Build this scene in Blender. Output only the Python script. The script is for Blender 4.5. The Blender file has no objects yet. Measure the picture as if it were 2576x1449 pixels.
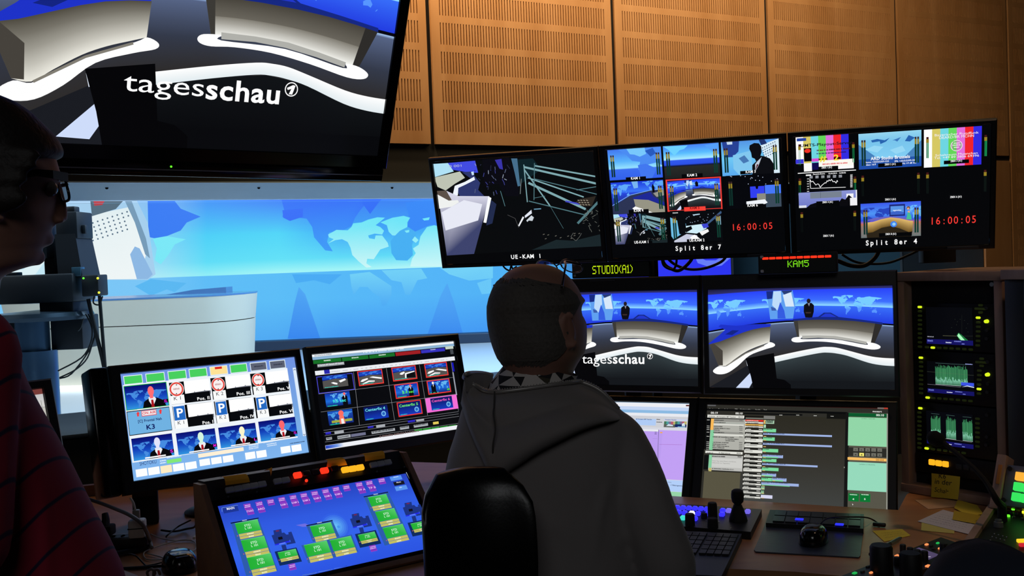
import bpy, bmesh, math, random
import numpy as np
from mathutils import Vector, Matrix
random.seed(7)
SC = bpy.context.scene
COL = SC.collection

# ------------------------------------------------------------------ camera, world, exposure, lights
IW, IH, FPX = 2576.0, 1449.0, 2536.1
PITCH, ROLL = 0.0293004, -0.0381708
CAM = Vector((0, 0, 1.5))
_cp, _sp, _cr, _sr = math.cos(PITCH), math.sin(PITCH), math.cos(ROLL), math.sin(ROLL)
C_F = Vector((0, _cp, -_sp))
_u0 = Vector((0, _sp, _cp))
C_R = Vector((1, 0, 0)) * _cr + _u0 * _sr
C_U = Vector((1, 0, 0)) * -_sr + _u0 * _cr
cam_d = bpy.data.cameras.new('camera')
cam = bpy.data.objects.new('camera', cam_d)
COL.objects.link(cam)
cam_d.sensor_fit = 'HORIZONTAL'
cam_d.sensor_width = 36.0
cam_d.lens = FPX * 36.0 / IW
cam_d.clip_start = 0.05
cam.matrix_world = Matrix(((C_R.x, C_U.x, -C_F.x, CAM.x), (C_R.y, C_U.y, -C_F.y, CAM.y), (C_R.z, C_U.z, -C_F.z, CAM.z), (0, 0, 0, 1)))
SC.camera = cam

world = bpy.data.worlds.new('world')
SC.world = world
world.use_nodes = True
world.node_tree.nodes['Background'].inputs[0].default_value = (0.5, 0.6, 0.8, 1)
world.node_tree.nodes['Background'].inputs[1].default_value = 0.003
SC.view_settings.view_transform = 'Standard'
SC.view_settings.look = 'None'
SC.view_settings.gamma = 1.0
SC.view_settings.exposure = 0.0
SC.view_settings.use_curve_mapping = False
SC.cycles.max_bounces = 6
SC.cycles.use_denoising = True
SC.cycles.sample_clamp_indirect = 4.0


def lamp(name, kind, loc, target, energy, color, size=0.3, spot=None, blend=0.6, size_y=None, spread=None):
    d = bpy.data.lights.new(name, kind)
    d.energy = energy
    d.color = color
    if kind == 'AREA':
        d.size = size
        if size_y:
            d.shape = 'RECTANGLE'
            d.size_y = size_y
        if spread:
            d.spread = spread
    else:
        d.shadow_soft_size = size
    if spot:
        d.spot_size = spot
        d.spot_blend = blend
    o = bpy.data.objects.new(name, d)
    COL.objects.link(o)
    o.location = loc
    o.rotation_euler = (Vector(target) - Vector(loc)).to_track_quat('-Z', 'Y').to_euler()
    return o


WARM = (1.0, 0.70, 0.37)
lamp('wall_spotlight', 'SPOT', (-0.66, 5.02, 3.85), (-0.47, 5.50, 2.95), 150, WARM, 0.05, math.radians(100), 0.7)
lamp('wall_wash_light', 'AREA', (1.35, 5.35, 3.82), (1.15, 6.34, 2.35), 50, WARM, 3.0, size_y=0.25)
lamp('desk_spotlight', 'SPOT', (1.9, 2.0, 3.7), (1.25, 2.75, 0.76), 36.0, (1.0, 0.66, 0.42), 0.08, math.radians(34), 0.8)
lamp('room_fill_light', 'AREA', (-0.2, -2.4, 3.6), (0.2, 2.0, 1.2), 20.0, (0.95, 0.97, 1.0), 1.6)  # unseen soft fill, added behind the camera for general brightness
lamp('studio_key_light', 'AREA', (-6.5, 8.0, 5.2), (-4.2, 12.5, 0.8), 330, (0.86, 0.94, 1.0), 2.5)
lamp('studio_floor_light', 'AREA', (-2.0, 7.6, 5.0), (-1.8, 7.4, 0.1), 300, (0.5, 0.75, 1.0), 2.0)
lamp('studio_back_light', 'AREA', (1.0, 12.0, 5.5), (-0.6, 15.0, 0.1), 1100, (0.6, 0.8, 1.0), 3.0)

# ------------------------------------------------------------------ helpers: pixels of the photograph -> points in the room
def ray(px, py):
    return C_R * ((px - IW / 2) / FPX) - C_U * ((py - IH / 2) / FPX) + C_F
def at(px, py, d):
    return CAM + ray(px, py) * d
def onplane(px, py, o, n):
    r = ray(px, py)
    return CAM + r * ((o - CAM).dot(n) / r.dot(n))
def onz(px, py, z):
    r = ray(px, py)
    return CAM + r * ((z - CAM.z) / r.z)
def onY(px, py, y):
    r = ray(px, py)
    return CAM + r * ((y - CAM.y) / r.y)


def lin(c):
    c = c / 255.0
    return c / 12.92 if c <= 0.04045 else ((c + 0.055) / 1.055) ** 2.4
def rgb(c):
    if isinstance(c, str):
        c = tuple(int(c[i:i + 2], 16) for i in (0, 2, 4))
    return (lin(c[0]), lin(c[1]), lin(c[2]), 1.0)

# ------------------------------------------------------------------ materials
MATS = {}
def mat(name, color, rough=0.6, metal=0.0, emit=None, strength=1.0, spec=0.5, bump=None, vary=0.0, scale=30.0, sheen=0.0):
    if name in MATS:
        return MATS[name]
    m = bpy.data.materials.new(name)
    m.use_nodes = True
    nt = m.node_tree
    b = nt.nodes['Principled BSDF']
    c = rgb(color)
    b.inputs['Base Color'].default_value = c
    b.inputs['Roughness'].default_value = rough
    b.inputs['Metallic'].default_value = metal
    b.inputs['Specular IOR Level'].default_value = spec
    if sheen:
        b.inputs['Sheen Weight'].default_value = sheen
    if emit is not None:
        b.inputs['Emission Color'].default_value = rgb(emit)
        b.inputs['Emission Strength'].default_value = strength
    if bump or vary:
        tc = nt.nodes.new('ShaderNodeTexCoord')
        nz = nt.nodes.new('ShaderNodeTexNoise')
        nz.inputs['Scale'].default_value = scale
        nz.inputs['Detail'].default_value = 4
        nt.links.new(tc.outputs['Object'], nz.inputs['Vector'])
        if vary:
            mx = nt.nodes.new('ShaderNodeMix')
            mx.data_type = 'RGBA'
            mx.inputs['A'].default_value = tuple(v * (1 - vary) for v in c[:3]) + (1,)
            mx.inputs['B'].default_value = tuple(min(1, v * (1 + vary)) for v in c[:3]) + (1,)
            nt.links.new(nz.outputs['Fac'], mx.inputs['Factor'])
            nt.links.new(mx.outputs['Result'], b.inputs['Base Color'])
        if bump:
            bp = nt.nodes.new('ShaderNodeBump')
            bp.inputs['Strength'].default_value = bump
            bp.inputs['Distance'].default_value = 0.002
            nt.links.new(nz.outputs['Fac'], bp.inputs['Height'])
            nt.links.new(bp.outputs['Normal'], b.inputs['Normal'])
    MATS[name] = m
    return m


def wood(name, c1, c2, rough=0.45, sc=(2, 30, 30)):
    m = bpy.data.materials.new(name)
    m.use_nodes = True
    nt = m.node_tree
    b = nt.nodes['Principled BSDF']
    b.inputs['Roughness'].default_value = rough
    tc = nt.nodes.new('ShaderNodeTexCoord')
    mp = nt.nodes.new('ShaderNodeMapping')
    mp.inputs['Scale'].default_value = sc
    nz = nt.nodes.new('ShaderNodeTexNoise')
    nz.inputs['Scale'].default_value = 2.0
    nz.inputs['Detail'].default_value = 6
    nz.inputs['Distortion'].default_value = 0.6
    cr = nt.nodes.new('ShaderNodeValToRGB')
    cr.color_ramp.elements[0].color = rgb(c1)
    cr.color_ramp.elements[1].color = rgb(c2)
    cr.color_ramp.elements[0].position = 0.3
    cr.color_ramp.elements[1].position = 0.7
    nt.links.new(tc.outputs['Object'], mp.inputs['Vector'])
    nt.links.new(mp.outputs['Vector'], nz.inputs['Vector'])
    nt.links.new(nz.outputs['Fac'], cr.inputs['Fac'])
    nt.links.new(cr.outputs['Color'], b.inputs['Base Color'])
    MATS[name] = m
    return m


BLACKP = mat('black_plastic', '0c0c0e', 0.45, bump=0.05, scale=400)
BLACKG = mat('black_gloss', '08080a', 0.15)
BLACKM = mat('black_matte', '0a0a0b', 0.8, bump=0.1, scale=200)
GREYP = mat('grey_plastic', '3a3c40', 0.5, vary=0.05)
DGREY = mat('dark_grey_paint', '1b1d20', 0.6, vary=0.1)
STEEL = mat('brushed_steel', '9aa0a6', 0.35, 0.9, vary=0.08)
WHITEP = mat('white_plastic', 'c8c8c4', 0.5, vary=0.04)
PAPERY = mat('yellow_paper', 'e8cf3c', 0.8, vary=0.06)
PAPERO = mat('orange_paper', 'ffb020', 0.8, vary=0.06)
PAPERW = mat('white_paper', 'd8d4d8', 0.8, vary=0.03)
INK = mat('dark_ink', '1a1826', 0.7)
WOODP = wood('panel_wood', 'b08052', 'c4966a', 0.55, (3, 3, 0.6))
WOODD = wood('desk_wood', 'a8744e', 'bc865a', 0.4, (2, 8, 8))
WOODR = wood('rack_wood', '967868', 'b29484', 0.5, (8, 8, 2))
WOODC = wood('console_wood', '6a4a36', '7e5a42', 0.5, (2, 8, 8))
WOODB = wood('board_wood', '70401c', '8a5228', 0.5, (2, 8, 8))


def screen_material():
    m = bpy.data.materials.new('lit_display')
    m.use_nodes = True
    nt = m.node_tree
    b = nt.nodes['Principled BSDF']
    b.inputs['Base Color'].default_value = (0.003, 0.003, 0.004, 1)
    b.inputs['Roughness'].default_value = 0.35
    b.inputs['Specular IOR Level'].default_value = 0.2
    a = nt.nodes.new('ShaderNodeVertexColor')
    a.layer_name = 'Picture'
    nt.links.new(a.outputs['Color'], b.inputs['Emission Color'])
    b.inputs['Emission Strength'].default_value = 1.0
    return m
SCREEN = screen_material()

def glow(name, col, s=1.0):
    return mat(name, '060606', 0.4, emit=col, strength=s)

# ------------------------------------------------------------------ object bookkeeping
PM = {}   # world matrix of every object, by name

def tag(o, label, cat=None, group=None, kind=None):
    if label: o['label'] = label
    if cat: o['category'] = cat
    if group: o['group'] = group
    if kind: o['kind'] = kind
    return o

def thing(name, label, cat, M, group=None):
    """an Empty at the thing's base that parents its parts; M a location or a matrix"""
    o = bpy.data.objects.new(name, None)
    COL.objects.link(o)
    o.empty_display_size = 0.05
    if not isinstance(M, Matrix):
        M = Matrix.Translation(Vector(M))
    o.matrix_world = M
    PM[o.name] = M.copy()
    return tag(o, label, cat, group)


class Frame:
    """right / back / up axes at a point; yaw turns about the vertical, tilt leans the top back"""
    def __init__(s, o, yaw=0.0, tilt=0.0):
        s.o = Vector(o)
        s.x = Vector((math.cos(yaw), math.sin(yaw), 0))
        n = Vector((math.sin(yaw), -math.cos(yaw), 0))
        s.z = Vector((0, 0, 1)) * math.cos(tilt) - n * math.sin(tilt)
        s.y = s.z.cross(s.x)
        s.M = Matrix(((s.x.x, s.y.x, s.z.x, s.o.x), (s.x.y, s.y.y, s.z.y, s.o.y), (s.x.z, s.y.z, s.z.z, s.o.z), (0, 0, 0, 1)))
    def p(s, x, y, z):
        return s.o + s.x * x + s.y * y + s.z * z
    def loc(s, P):
        d = P - s.o
        return Vector((d.dot(s.x), d.dot(s.y), d.dot(s.z)))
    def hit(s, px, py):
        return s.loc(onplane(px, py, s.o, s.y))


I4 = Matrix.Identity(4)
class MB:
    def __init__(s, M=None):
        s.b = bmesh.new()
        s.M = M.copy() if M is not None else I4.copy()
    def _v(s, p):
        return s.b.verts.new(s.M @ Vector(p))
    def _f(s, vs, mi=0):
        try:
            f = s.b.faces.new(vs)
            f.material_index = mi
            return f
        except ValueError:
            return None
    def box(s, c, size, bevel=0.0, seg=2, rot=None, mi=0):
        hx, hy, hz = [v / 2 for v in size]
        R = rot if rot is not None else Matrix.Identity(3)
        vs = []
        for dx in (-hx, hx):
            for dy in (-hy, hy):
                for dz in (-hz, hz):
                    vs.append(s._v(Vector(c) + R @ Vector((dx, dy, dz))))
        fs = [s._f([vs[i] for i in q], mi) for q in ((0, 1, 3, 2), (4, 6, 7, 5), (0, 4, 5, 1), (2, 3, 7, 6), (0, 2, 6, 4), (1, 5, 7, 3))]
        if bevel > 0:
            es = list({e for f in fs for e in f.edges})
            bmesh.ops.bevel(s.b, geom=es, offset=bevel, segments=seg, affect='EDGES', profile=0.5, material=-1)
        return s
    def hexa(s, pts, mi=0):
        """8 points: bottom quad then top quad"""
        vs = [s._v(p) for p in pts]
        for q in ((3, 2, 1, 0), (4, 5, 6, 7), (0, 1, 5, 4), (1, 2, 6, 5), (2, 3, 7, 6), (3, 0, 4, 7)):
            s._f([vs[i] for i in q], mi)
        return s
    def prism(s, poly, h0, h1, axis='z', mi=0):
        """extrude a 2-D polygon; axis z: poly is (x,y); axis y: poly is (x,z)"""
        def P(a, b, h):
            return (a, b, h) if axis == 'z' else ((a, h, b) if axis == 'y' else (h, a, b))
        lo = [s._v(P(a, b, h0)) for a, b in poly]
        hi = [s._v(P(a, b, h1)) for a, b in poly]
        n = len(poly)
        s._f(lo[::-1], mi)
        s._f(hi, mi)
        for i in range(n):
            s._f([lo[i], lo[(i + 1) % n], hi[(i + 1) % n], hi[i]], mi)
        return s
    def loft(s, rings, cap=True, closed=True, mi=0):
        R = [[s._v(p) for p in r] for r in rings]
        n = len(R[0])
        for a, b in zip(R[:-1], R[1:]):
            for i in range(n if closed else n - 1):
                s._f([a[i], a[(i + 1) % n], b[(i + 1) % n], b[i]], mi)
        if cap and closed:
            s._f(R[0][::-1], mi)
            s._f(R[-1], mi)
        return s
    def cyl(s, p0, p1, r0, r1=None, seg=16, mi=0):
        p0, p1 = Vector(p0), Vector(p1)
        r1 = r0 if r1 is None else r1
        d = (p1 - p0).normalized()
        a = d.orthogonal().normalized()
        b = d.cross(a)
        ring = lambda p, r: [p + (a * math.cos(t) + b * math.sin(t)) * r for t in [2 * math.pi * i / seg for i in range(seg)]]
        return s.loft([ring(p0, r0), ring(p1, r1)], mi=mi)
    def tube(s, pts, r, seg=8, smooth=4, mi=0):
        P = [Vector(p) for p in pts]
        rs = r if isinstance(r, (list, tuple)) else [r] * len(P)
        if smooth > 1 and len(P) > 2:
            Q, q = [], []
            for i in range(len(P) - 1):
                a, b, c, d = P[max(i - 1, 0)], P[i], P[i + 1], P[min(i + 2, len(P) - 1)]
                for k in range(smooth):
                    t = k / smooth
                    Q.append(0.5 * ((2 * b) + (c - a) * t + (2 * a - 5 * b + 4 * c - d) * t * t + (3 * b - a - 3 * c + d) * t ** 3))
                    q.append(rs[i] * (1 - t) + rs[i + 1] * t)
            Q.append(P[-1]); q.append(rs[-1])
            P, rs = Q, q
        rings, up = [], None
        for i, p in enumerate(P):
            d = (P[min(i + 1, len(P) - 1)] - P[max(i - 1, 0)])
            d = d.normalized() if d.length > 1e-9 else Vector((0, 0, 1))
            if up is None:
                up = d.orthogonal().normalized()
            up = (up - d * up.dot(d))
            up = up.normalized() if up.length > 1e-6 else d.orthogonal().normalized()
            v = d.cross(up)
            rings.append([p + (up * math.cos(t) + v * math.sin(t)) * rs[i] for t in [2 * math.pi * k / seg for k in range(seg)]])
        return s.loft(rings, mi=mi)
    def lathe(s, prof, c=(0, 0, 0), seg=24, mi=0):
        c = Vector(c)
        rings = [[c + Vector((r * math.cos(t), r * math.sin(t), z)) for t in [2 * math.pi * i / seg for i in range(seg)]] for r, z in prof]
        return s.loft(rings, mi=mi)
    def ball(s, c, r, seg=16, rings=10, mi=0, rot=None):
        c = Vector(c)
        rr = (r, r, r) if not isinstance(r, (tuple, list)) else r
        R = rot if rot is not None else Matrix.Identity(3)
        L = []
        for j in range(1, rings):
            th = math.pi * j / rings
            L.append([c + R @ Vector((rr[0] * math.sin(th) * math.cos(t), rr[1] * math.sin(th) * math.sin(t), -rr[2] * math.cos(th))) for t in [2 * math.pi * i / seg for i in range(seg)]])
        return s.loft(L, mi=mi)
    def quad(s, a, b, c, d, mi=0):
        s._f([s._v(p) for p in (a, b, c, d)], mi)
        return s
    def build(s, name, m, parent=None, smooth=True, recalc=True, origin=None, angle=0.6):
        if recalc:
            bmesh.ops.recalc_face_normals(s.b, faces=s.b.faces)
        me = bpy.data.meshes.new(name)
        s.b.to_mesh(me)
        s.b.free()
        return link_mesh(name, me, m, parent, smooth, origin, angle)


def link_mesh(name, me, m, parent=None, smooth=True, origin=None, angle=0.6):
    ms = m if isinstance(m, (list, tuple)) else [m]
    for x in ms:
        me.materials.append(x)
    o = bpy.data.objects.new(name, me)
    COL.objects.link(o)
    if parent is not None:
        me.transform(PM[parent.name].inverted())
        o.parent = parent
        PM[o.name] = PM[parent.name].copy()
    else:
        if origin is None:
            co = np.empty(len(me.vertices) * 3)
            me.vertices.foreach_get('co', co)
            co = co.reshape(-1, 3)
            lo, hi = co.min(0), co.max(0)
            origin = Vector(((lo[0] + hi[0]) / 2, (lo[1] + hi[1]) / 2, lo[2]))
        T = Matrix.Translation(Vector(origin))
        me.transform(T.inverted())
        o.matrix_world = T
        PM[o.name] = T
    if smooth:
        me.polygons.foreach_set('use_smooth', [True] * len(me.polygons))
        me.set_sharp_from_angle(angle=angle)
    me.update()
    return o


def copy_tree(o, M=None, parent=None):
    c = o.copy()
    COL.objects.link(c)
    if parent is not None:
        c.parent = parent
        PM[c.name] = PM[parent.name].copy()
    else:
        c.matrix_world = M
        PM[c.name] = M.copy()
    for ch in list(o.children):
        copy_tree(ch, None, c)
    return c

# ------------------------------------------------------------------ lettering: glyph triangles from the built-in font
GL = {}
def glyphs(chars, bold):
    off = 0.022 if bold else 0.0
    cu = bpy.data.curves.new('g', 'FONT')
    cu.size = 1.0
    cu.resolution_u = 3
    cu.offset = off
    ob = bpy.data.objects.new('g', cu)
    COL.objects.link(ob)
    def conv(t):
        cu.body = t
        bpy.context.view_layer.update()
        dg = bpy.context.evaluated_depsgraph_get()
        me = bpy.data.meshes.new_from_object(ob.evaluated_get(dg))
        V = [(v.co.x, v.co.y) for v in me.vertices]
        Fc = [tuple(p.vertices) for p in me.polygons]
        bpy.data.meshes.remove(me)
        return V, Fc
    def width(t):
        V, _ = conv(t)
        return max(v[0] for v in V) - min(v[0] for v in V)
    w0 = width('HH')
    for c in chars:
        a = width('H' + c + 'H') - w0
        V, Fc = conv(c) if c != ' ' else ([], [])
        GL[(c, bold)] = (V, Fc, a + (0.03 if bold else 0.0))
    bpy.data.objects.remove(ob)
    bpy.data.curves.remove(cu)
ALLCH = 'ABCDEFGHIJKLMNOPQRSTUVWXYZabcdefghijklmnopqrstuvwxyz0123456789 .:-/()[]+#_,'
glyphs(ALLCH, False)
glyphs(ALLCH, True)
CAPH = max(v[1] for v in GL[('H', False)][0])

def text_tris(t, bold=False, mono=None):
    x, polys = 0.0, []
    for c in t:
        V, Fc, a = GL.get((c, bold), GL[(' ', bold)])
        if mono:
            w = (max(v[0] for v in V) - min(v[0] for v in V)) if V else 0
            l = min((v[0] for v in V), default=0)
            dx = x + (mono - w) / 2 - l
            a = mono
        else:
            dx = x
        for f in Fc:
            polys.append([(V[i][0] + dx, V[i][1]) for i in f])
        x += a
    return polys, x

# ------------------------------------------------------------------ picture canvas: coloured flat shapes on a display, in layers
def lerp(a, b, t):
    return tuple(a[i] * (1 - t) + b[i] * t for i in range(3))

class Canvas:
    """W x H metres; u right, v down in 0..1. self.m maps authoring coordinates to (u,v)."""
    STEP = 2.2e-5
    def __init__(s, W, H, P):
        s.W, s.H, s.P = W, H, P       # P(u,v,depth) -> world point
        s.V, s.Fc, s.C = [], [], []
        s.lv = [0]
        s.clip = (0, 0, 1, 1)
        s.m = lambda x, y: (x, y)
        s.hold = False
    def child(s, m, clip):
        c = Canvas.__new__(Canvas)
        c.__dict__.update(s.__dict__)
        c.m = m
        c.clip = (max(clip[0], s.clip[0]), max(clip[1], s.clip[1]), min(clip[2], s.clip[2]), min(clip[3], s.clip[3]))
        return c
    def sub(s, p, q):
        """0..1 canvas inside the rectangle p (top-left) to q (bottom-right), in authoring coordinates"""
        a, b = s.m(*p), s.m(*q)
        return s.child(lambda x, y: (a[0] + (b[0] - a[0]) * x, a[1] + (b[1] - a[1]) * y), (a[0], a[1], b[0], b[1]))
    def up(s):
        s.lv[0] += 1
    def _emit(s, uv, cols):
        x0, y0, x1, y1 = s.clip
        P = [(u, v) + tuple(c) for (u, v), c in zip(uv, cols)]
        for ax, lim, sg in ((0, x0, 1), (0, x1, -1), (1, y0, 1), (1, y1, -1)):
            if not P: return
            Q = []
            for i in range(len(P)):
                a, b = P[i - 1], P[i]
                da, db = (a[ax] - lim) * sg, (b[ax] - lim) * sg
                if (da >= 0) != (db >= 0):
                    t = da / (da - db)
                    Q.append(tuple(a[k] + (b[k] - a[k]) * t for k in range(5)))
                if db >= 0: Q.append(b)
            P = Q
        if len(P) < 3: return
        i0 = len(s.V)
        d = s.lv[0] * s.STEP
        for p in P:
            s.V.append(s.P(p[0], p[1], d))
            s.C.append(p[2:])
        s.Fc.append(list(range(i0, i0 + len(P))))
    def _col(s, c, x, y):
        c = c(x, y) if callable(c) else c
        return rgb(c)[:3]
    def poly(s, pts, c, up=True):
        if up: s.up()
        s._emit([s.m(*p) for p in pts], [s._col(c, *p) for p in pts])
    def rect(s, p, q, c, up=True):
        """axis-aligned on the display; p top-left, q bottom-right (authoring coordinates)"""
        if up: s.up()
        a, b = s.m(*p), s.m(*q)
        k = s._col(c, *p)
        s._emit([(a[0], a[1]), (b[0], a[1]), (b[0], b[1]), (a[0], b[1])], [k] * 4)
    def frame(s, p, q, c, w):
        """rectangle outline, w in uv of width"""
        a, b = s.m(*p), s.m(*q)
        k = s._col(c, *p)
        wy = w * s.W / s.H
        s.up()
        for (x0, y0, x1, y1) in ((a[0], a[1], b[0], a[1] + wy), (a[0], b[1] - wy, b[0], b[1]), (a[0], a[1] + wy, a[0] + w, b[1] - wy), (b[0] - w, a[1] + wy, b[0], b[1] - wy)):
            s._emit([(x0, y0), (x1, y0), (x1, y1), (x0, y1)], [k] * 4)
    def grad(s, p, q, stops, n=16, horiz=False):
        """gradient rectangle; stops [(t, colour)]"""
        s.up()
        a, b = s.m(*p), s.m(*q)
        def at_(t):
            for (t0, c0), (t1, c1) in zip(stops[:-1], stops[1:]):
                if t <= t1:
                    return lerp(c0, c1, (t - t0) / max(t1 - t0, 1e-9))
            return stops[-1][1]
        ts = sorted(set([i / n for i in range(n + 1)] + [t for t, _ in stops if 0 <= t <= 1]))
        for t0, t1 in zip(ts[:-1], ts[1:]):
            c0, c1 = rgb(at_(t0))[:3], rgb(at_(t1))[:3]
            if horiz:
                x0, x1 = a[0] + (b[0] - a[0]) * t0, a[0] + (b[0] - a[0]) * t1
                s._emit([(x0, a[1]), (x1, a[1]), (x1, b[1]), (x0, b[1])], [c0, c1, c1, c0])
            else:
                y0, y1 = a[1] + (b[1] - a[1]) * t0, a[1] + (b[1] - a[1]) * t1
                s._emit([(a[0], y0), (b[0], y0), (b[0], y1), (a[0], y1)], [c0, c0, c1, c1])
    def ribbon(s, top, bot, ctop, cbot, n=1):
        """band between two polylines of equal length, colour fading from one to the other"""
        s.up()
        for k in range(n):
            f0, f1 = k / n, (k + 1) / n
            for i in range(len(top) - 1):
                q = []
                for (j, f) in ((i, f0), (i + 1, f0), (i + 1, f1), (i, f1)):
                    q.append((top[j][0] * (1 - f) + bot[j][0] * f, top[j][1] * (1 - f) + bot[j][1] * f))
                c0, c1 = rgb(lerp(ctop, cbot, f0))[:3], rgb(lerp(ctop, cbot, f1))[:3]
                s._emit([s.m(*p) for p in q], [c0, c0, c1, c1])
    def line(s, pts, w, c, up=True):
        """polyline, w in uv of width"""
        if up: s.up()
        k = s._col(c, *pts[0])
        P = [s.m(*p) for p in pts]
        ar = s.H / s.W
        for (a, b) in zip(P[:-1], P[1:]):
            dx, dy = b[0] - a[0], (b[1] - a[1]) * ar
            l = math.hypot(dx, dy) or 1
            nx, ny = -dy / l * w / 2, dx / l * w / 2 / ar
            s._emit([(a[0] + nx, a[1] + ny), (b[0] + nx, b[1] + ny), (b[0] - nx, b[1] - ny), (a[0] - nx, a[1] - ny)], [k] * 4)
    def ell(s, c, r, col, n=24, up=True, ry=None):
        """ellipse about c; r is radius in uv of width (ry likewise)"""
        if up: s.up()
        u, v = s.m(*c)
        k = s._col(col, *c)
        ry = r if ry is None else ry
        s._emit([(u + r * math.cos(2 * math.pi * i / n), v + ry * s.W / s.H * math.sin(2 * math.pi * i / n)) for i in range(n)], [k] * n)
    def text(s, t, p, q, h, c, bold=False, mono=None, up=True):
        """t fitted between baseline points p and q; cap height h in authoring units (vertical)"""
        if up: s.up()
        a, b = s.m(*p), s.m(*q)
        hv = abs(s.m(p[0], p[1] - h)[1] - a[1])
        polys, adv = text_tris(t, bold, mono)
        if adv <= 0: return
        sx, sy = (b[0] - a[0]) / adv, hv / CAPH
        k = s._col(c, *p)
        for f in polys:
            s._emit([(a[0] + x * sx, a[1] - y * sy) for x, y in f], [k] * len(f))
    def scribble(s, p, q, h, c, seed=0, n=None, fill=0.8):
        """unreadable small print: a run of short word bars"""
        s.up()
        rnd = random.Random(seed)
        a, b = s.m(*p), s.m(*q)
        hv = abs(s.m(p[0], p[1] - h)[1] - a[1])
        k = s._col(c, *p)
        x, L = a[0], b[0] - a[0]
        while x < b[0]:
            w = L * rnd.uniform(0.02, 0.05) * (1.0 if n is None else 12.0 / n)
            x1 = min(x + w * fill, b[0])
            y0 = a[1] - hv * rnd.uniform(0.75, 1.0)
            s._emit([(x, y0), (x1, y0), (x1, a[1]), (x, a[1])], [k] * 4)
            x += w + (L * 0.02 if rnd.random() < 0.2 else 0)
    def mesh(s, name, parent, m=None):
        me = bpy.data.meshes.new(name)
        me.from_pydata([tuple(v) for v in s.V], [], s.Fc)
        ca = me.color_attributes.new('Picture', 'FLOAT_COLOR', 'POINT')
        ca.data.foreach_set('color', [x for c in s.C for x in (c[0], c[1], c[2], 1.0)])
        return link_mesh(name, me, m or SCREEN, parent, smooth=False)


LAND = [
    [(-168, 66), (-156, 71), (-128, 70), (-110, 68), (-95, 70), (-82, 68), (-80, 63), (-93, 59), (-82, 55), (-78, 61), (-65, 60), (-56, 53), (-66, 48), (-70, 43), (-76, 36), (-81, 31), (-81, 26), (-85, 30), (-97, 28), (-97, 20), (-90, 21), (-87, 15), (-82, 9), (-78, 8), (-86, 12), (-95, 16), (-105, 20), (-112, 29), (-117, 33), (-124, 41), (-124, 48), (-135, 58), (-150, 60), (-163, 55), (-165, 62)],
    [(-62, 82), (-20, 81), (-20, 72), (-40, 65), (-45, 60), (-53, 66), (-58, 75), (-72, 78)],
    [(-95, 78), (-75, 82), (-65, 78), (-78, 73), (-62, 67), (-72, 64), (-85, 70), (-110, 73)],
    [(-78, 8), (-70, 12), (-60, 9), (-50, 1), (-35, -6), (-39, -15), (-48, -26), (-57, -36), (-65, -42), (-68, -54), (-74, -50), (-72, -30), (-70, -18), (-80, -5)],
    [(-16, 28), (-6, 36), (10, 37), (20, 32), (32, 31), (38, 20), (43, 12), (51, 12), (41, -2), (40, -15), (32, -27), (20, -35), (14, -22), (12, -8), (9, 4), (-5, 5), (-15, 11), (-17, 20)],
    [(-9, 37), (-9, 43), (-1, 46), (-4, 48), (4, 52), (9, 57), (6, 62), (15, 69), (28, 71), (40, 67), (60, 69), (72, 73), (100, 77), (115, 74), (140, 73), (170, 70), (190, 67), (180, 62), (163, 60), (156, 52), (155, 60), (140, 59), (140, 52), (130, 43), (127, 36), (122, 39), (121, 30), (110, 20), (106, 10), (100, 13), (103, 2), (98, 15), (90, 22), (80, 14), (77, 8), (72, 20), (66, 25), (56, 27), (50, 30), (59, 23), (45, 13), (35, 29), (36, 36), (27, 37), (22, 38), (18, 42), (13, 45), (16, 40), (8, 44), (0, 40)],
    [(114, -22), (130, -12), (142, -11), (153, -26), (147, -38), (135, -33), (116, -35)],
    [(-6, 50), (1, 52), (-2, 58), (-6, 57)], [(131, 32), (140, 36), (143, 44), (138, 38)], [(44, -24), (50, -15), (47, -25)],
    [(-24, 65), (-14, 66), (-18, 63)], [(96, 5), (105, -5), (115, -8), (104, -1)], [(110, 1), (117, 6), (117, -3), (111, -2)], [(132, -1), (147, -6), (150, -10), (138, -7)], [(168, -46), (175, -38), (177, -40), (170, -47)],
]
def worldmap(cv, x0, y0, x1, y1, c, shear=0.0):
    """land outlines fitted into the given box"""
    cv.up()
    for L in LAND:
        pts = [(x0 + (x1 - x0) * (lo + 170) / 360, y0 + (y1 - y0) * (83 - la) / 138 + shear * (lo + 170) / 360) for lo, la in L]
        cv.poly(pts, c, up=False)
# ------------------------------------------------------------------ pictures shown on the displays
def lerpc(stops):
    def f(t):
        for (t0, c0), (t1, c1) in zip(stops[:-1], stops[1:]):
            if t <= t1: return lerp(c0, c1, max(0, (t - t0) / (t1 - t0)))
        return stops[-1][1]
    return f

def homog(src):
    """unit square (TL,TR,BR,BL) <- four points; returns map from src coordinates to (u,v)"""
    dst = [(0, 0), (1, 0), (1, 1), (0, 1)]
    A, b = [], []
    for (x, y), (u, v) in zip(src, dst):
        A.append([x, y, 1, 0, 0, 0, -u * x, -u * y]); b.append(u)
        A.append([0, 0, 0, x, y, 1, -v * x, -v * y]); b.append(v)
    h = np.linalg.solve(np.array(A, float), np.array(b, float))
    def f(x, y):
        w = h[6] * x + h[7] * y + 1
        return ((h[0] * x + h[1] * y + h[2]) / w, (h[3] * x + h[4] * y + h[5]) / w)
    return f

GMAP = homog([(1113, 308), (2480, 290), (2482, 1050), (1130, 1045)])

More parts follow.
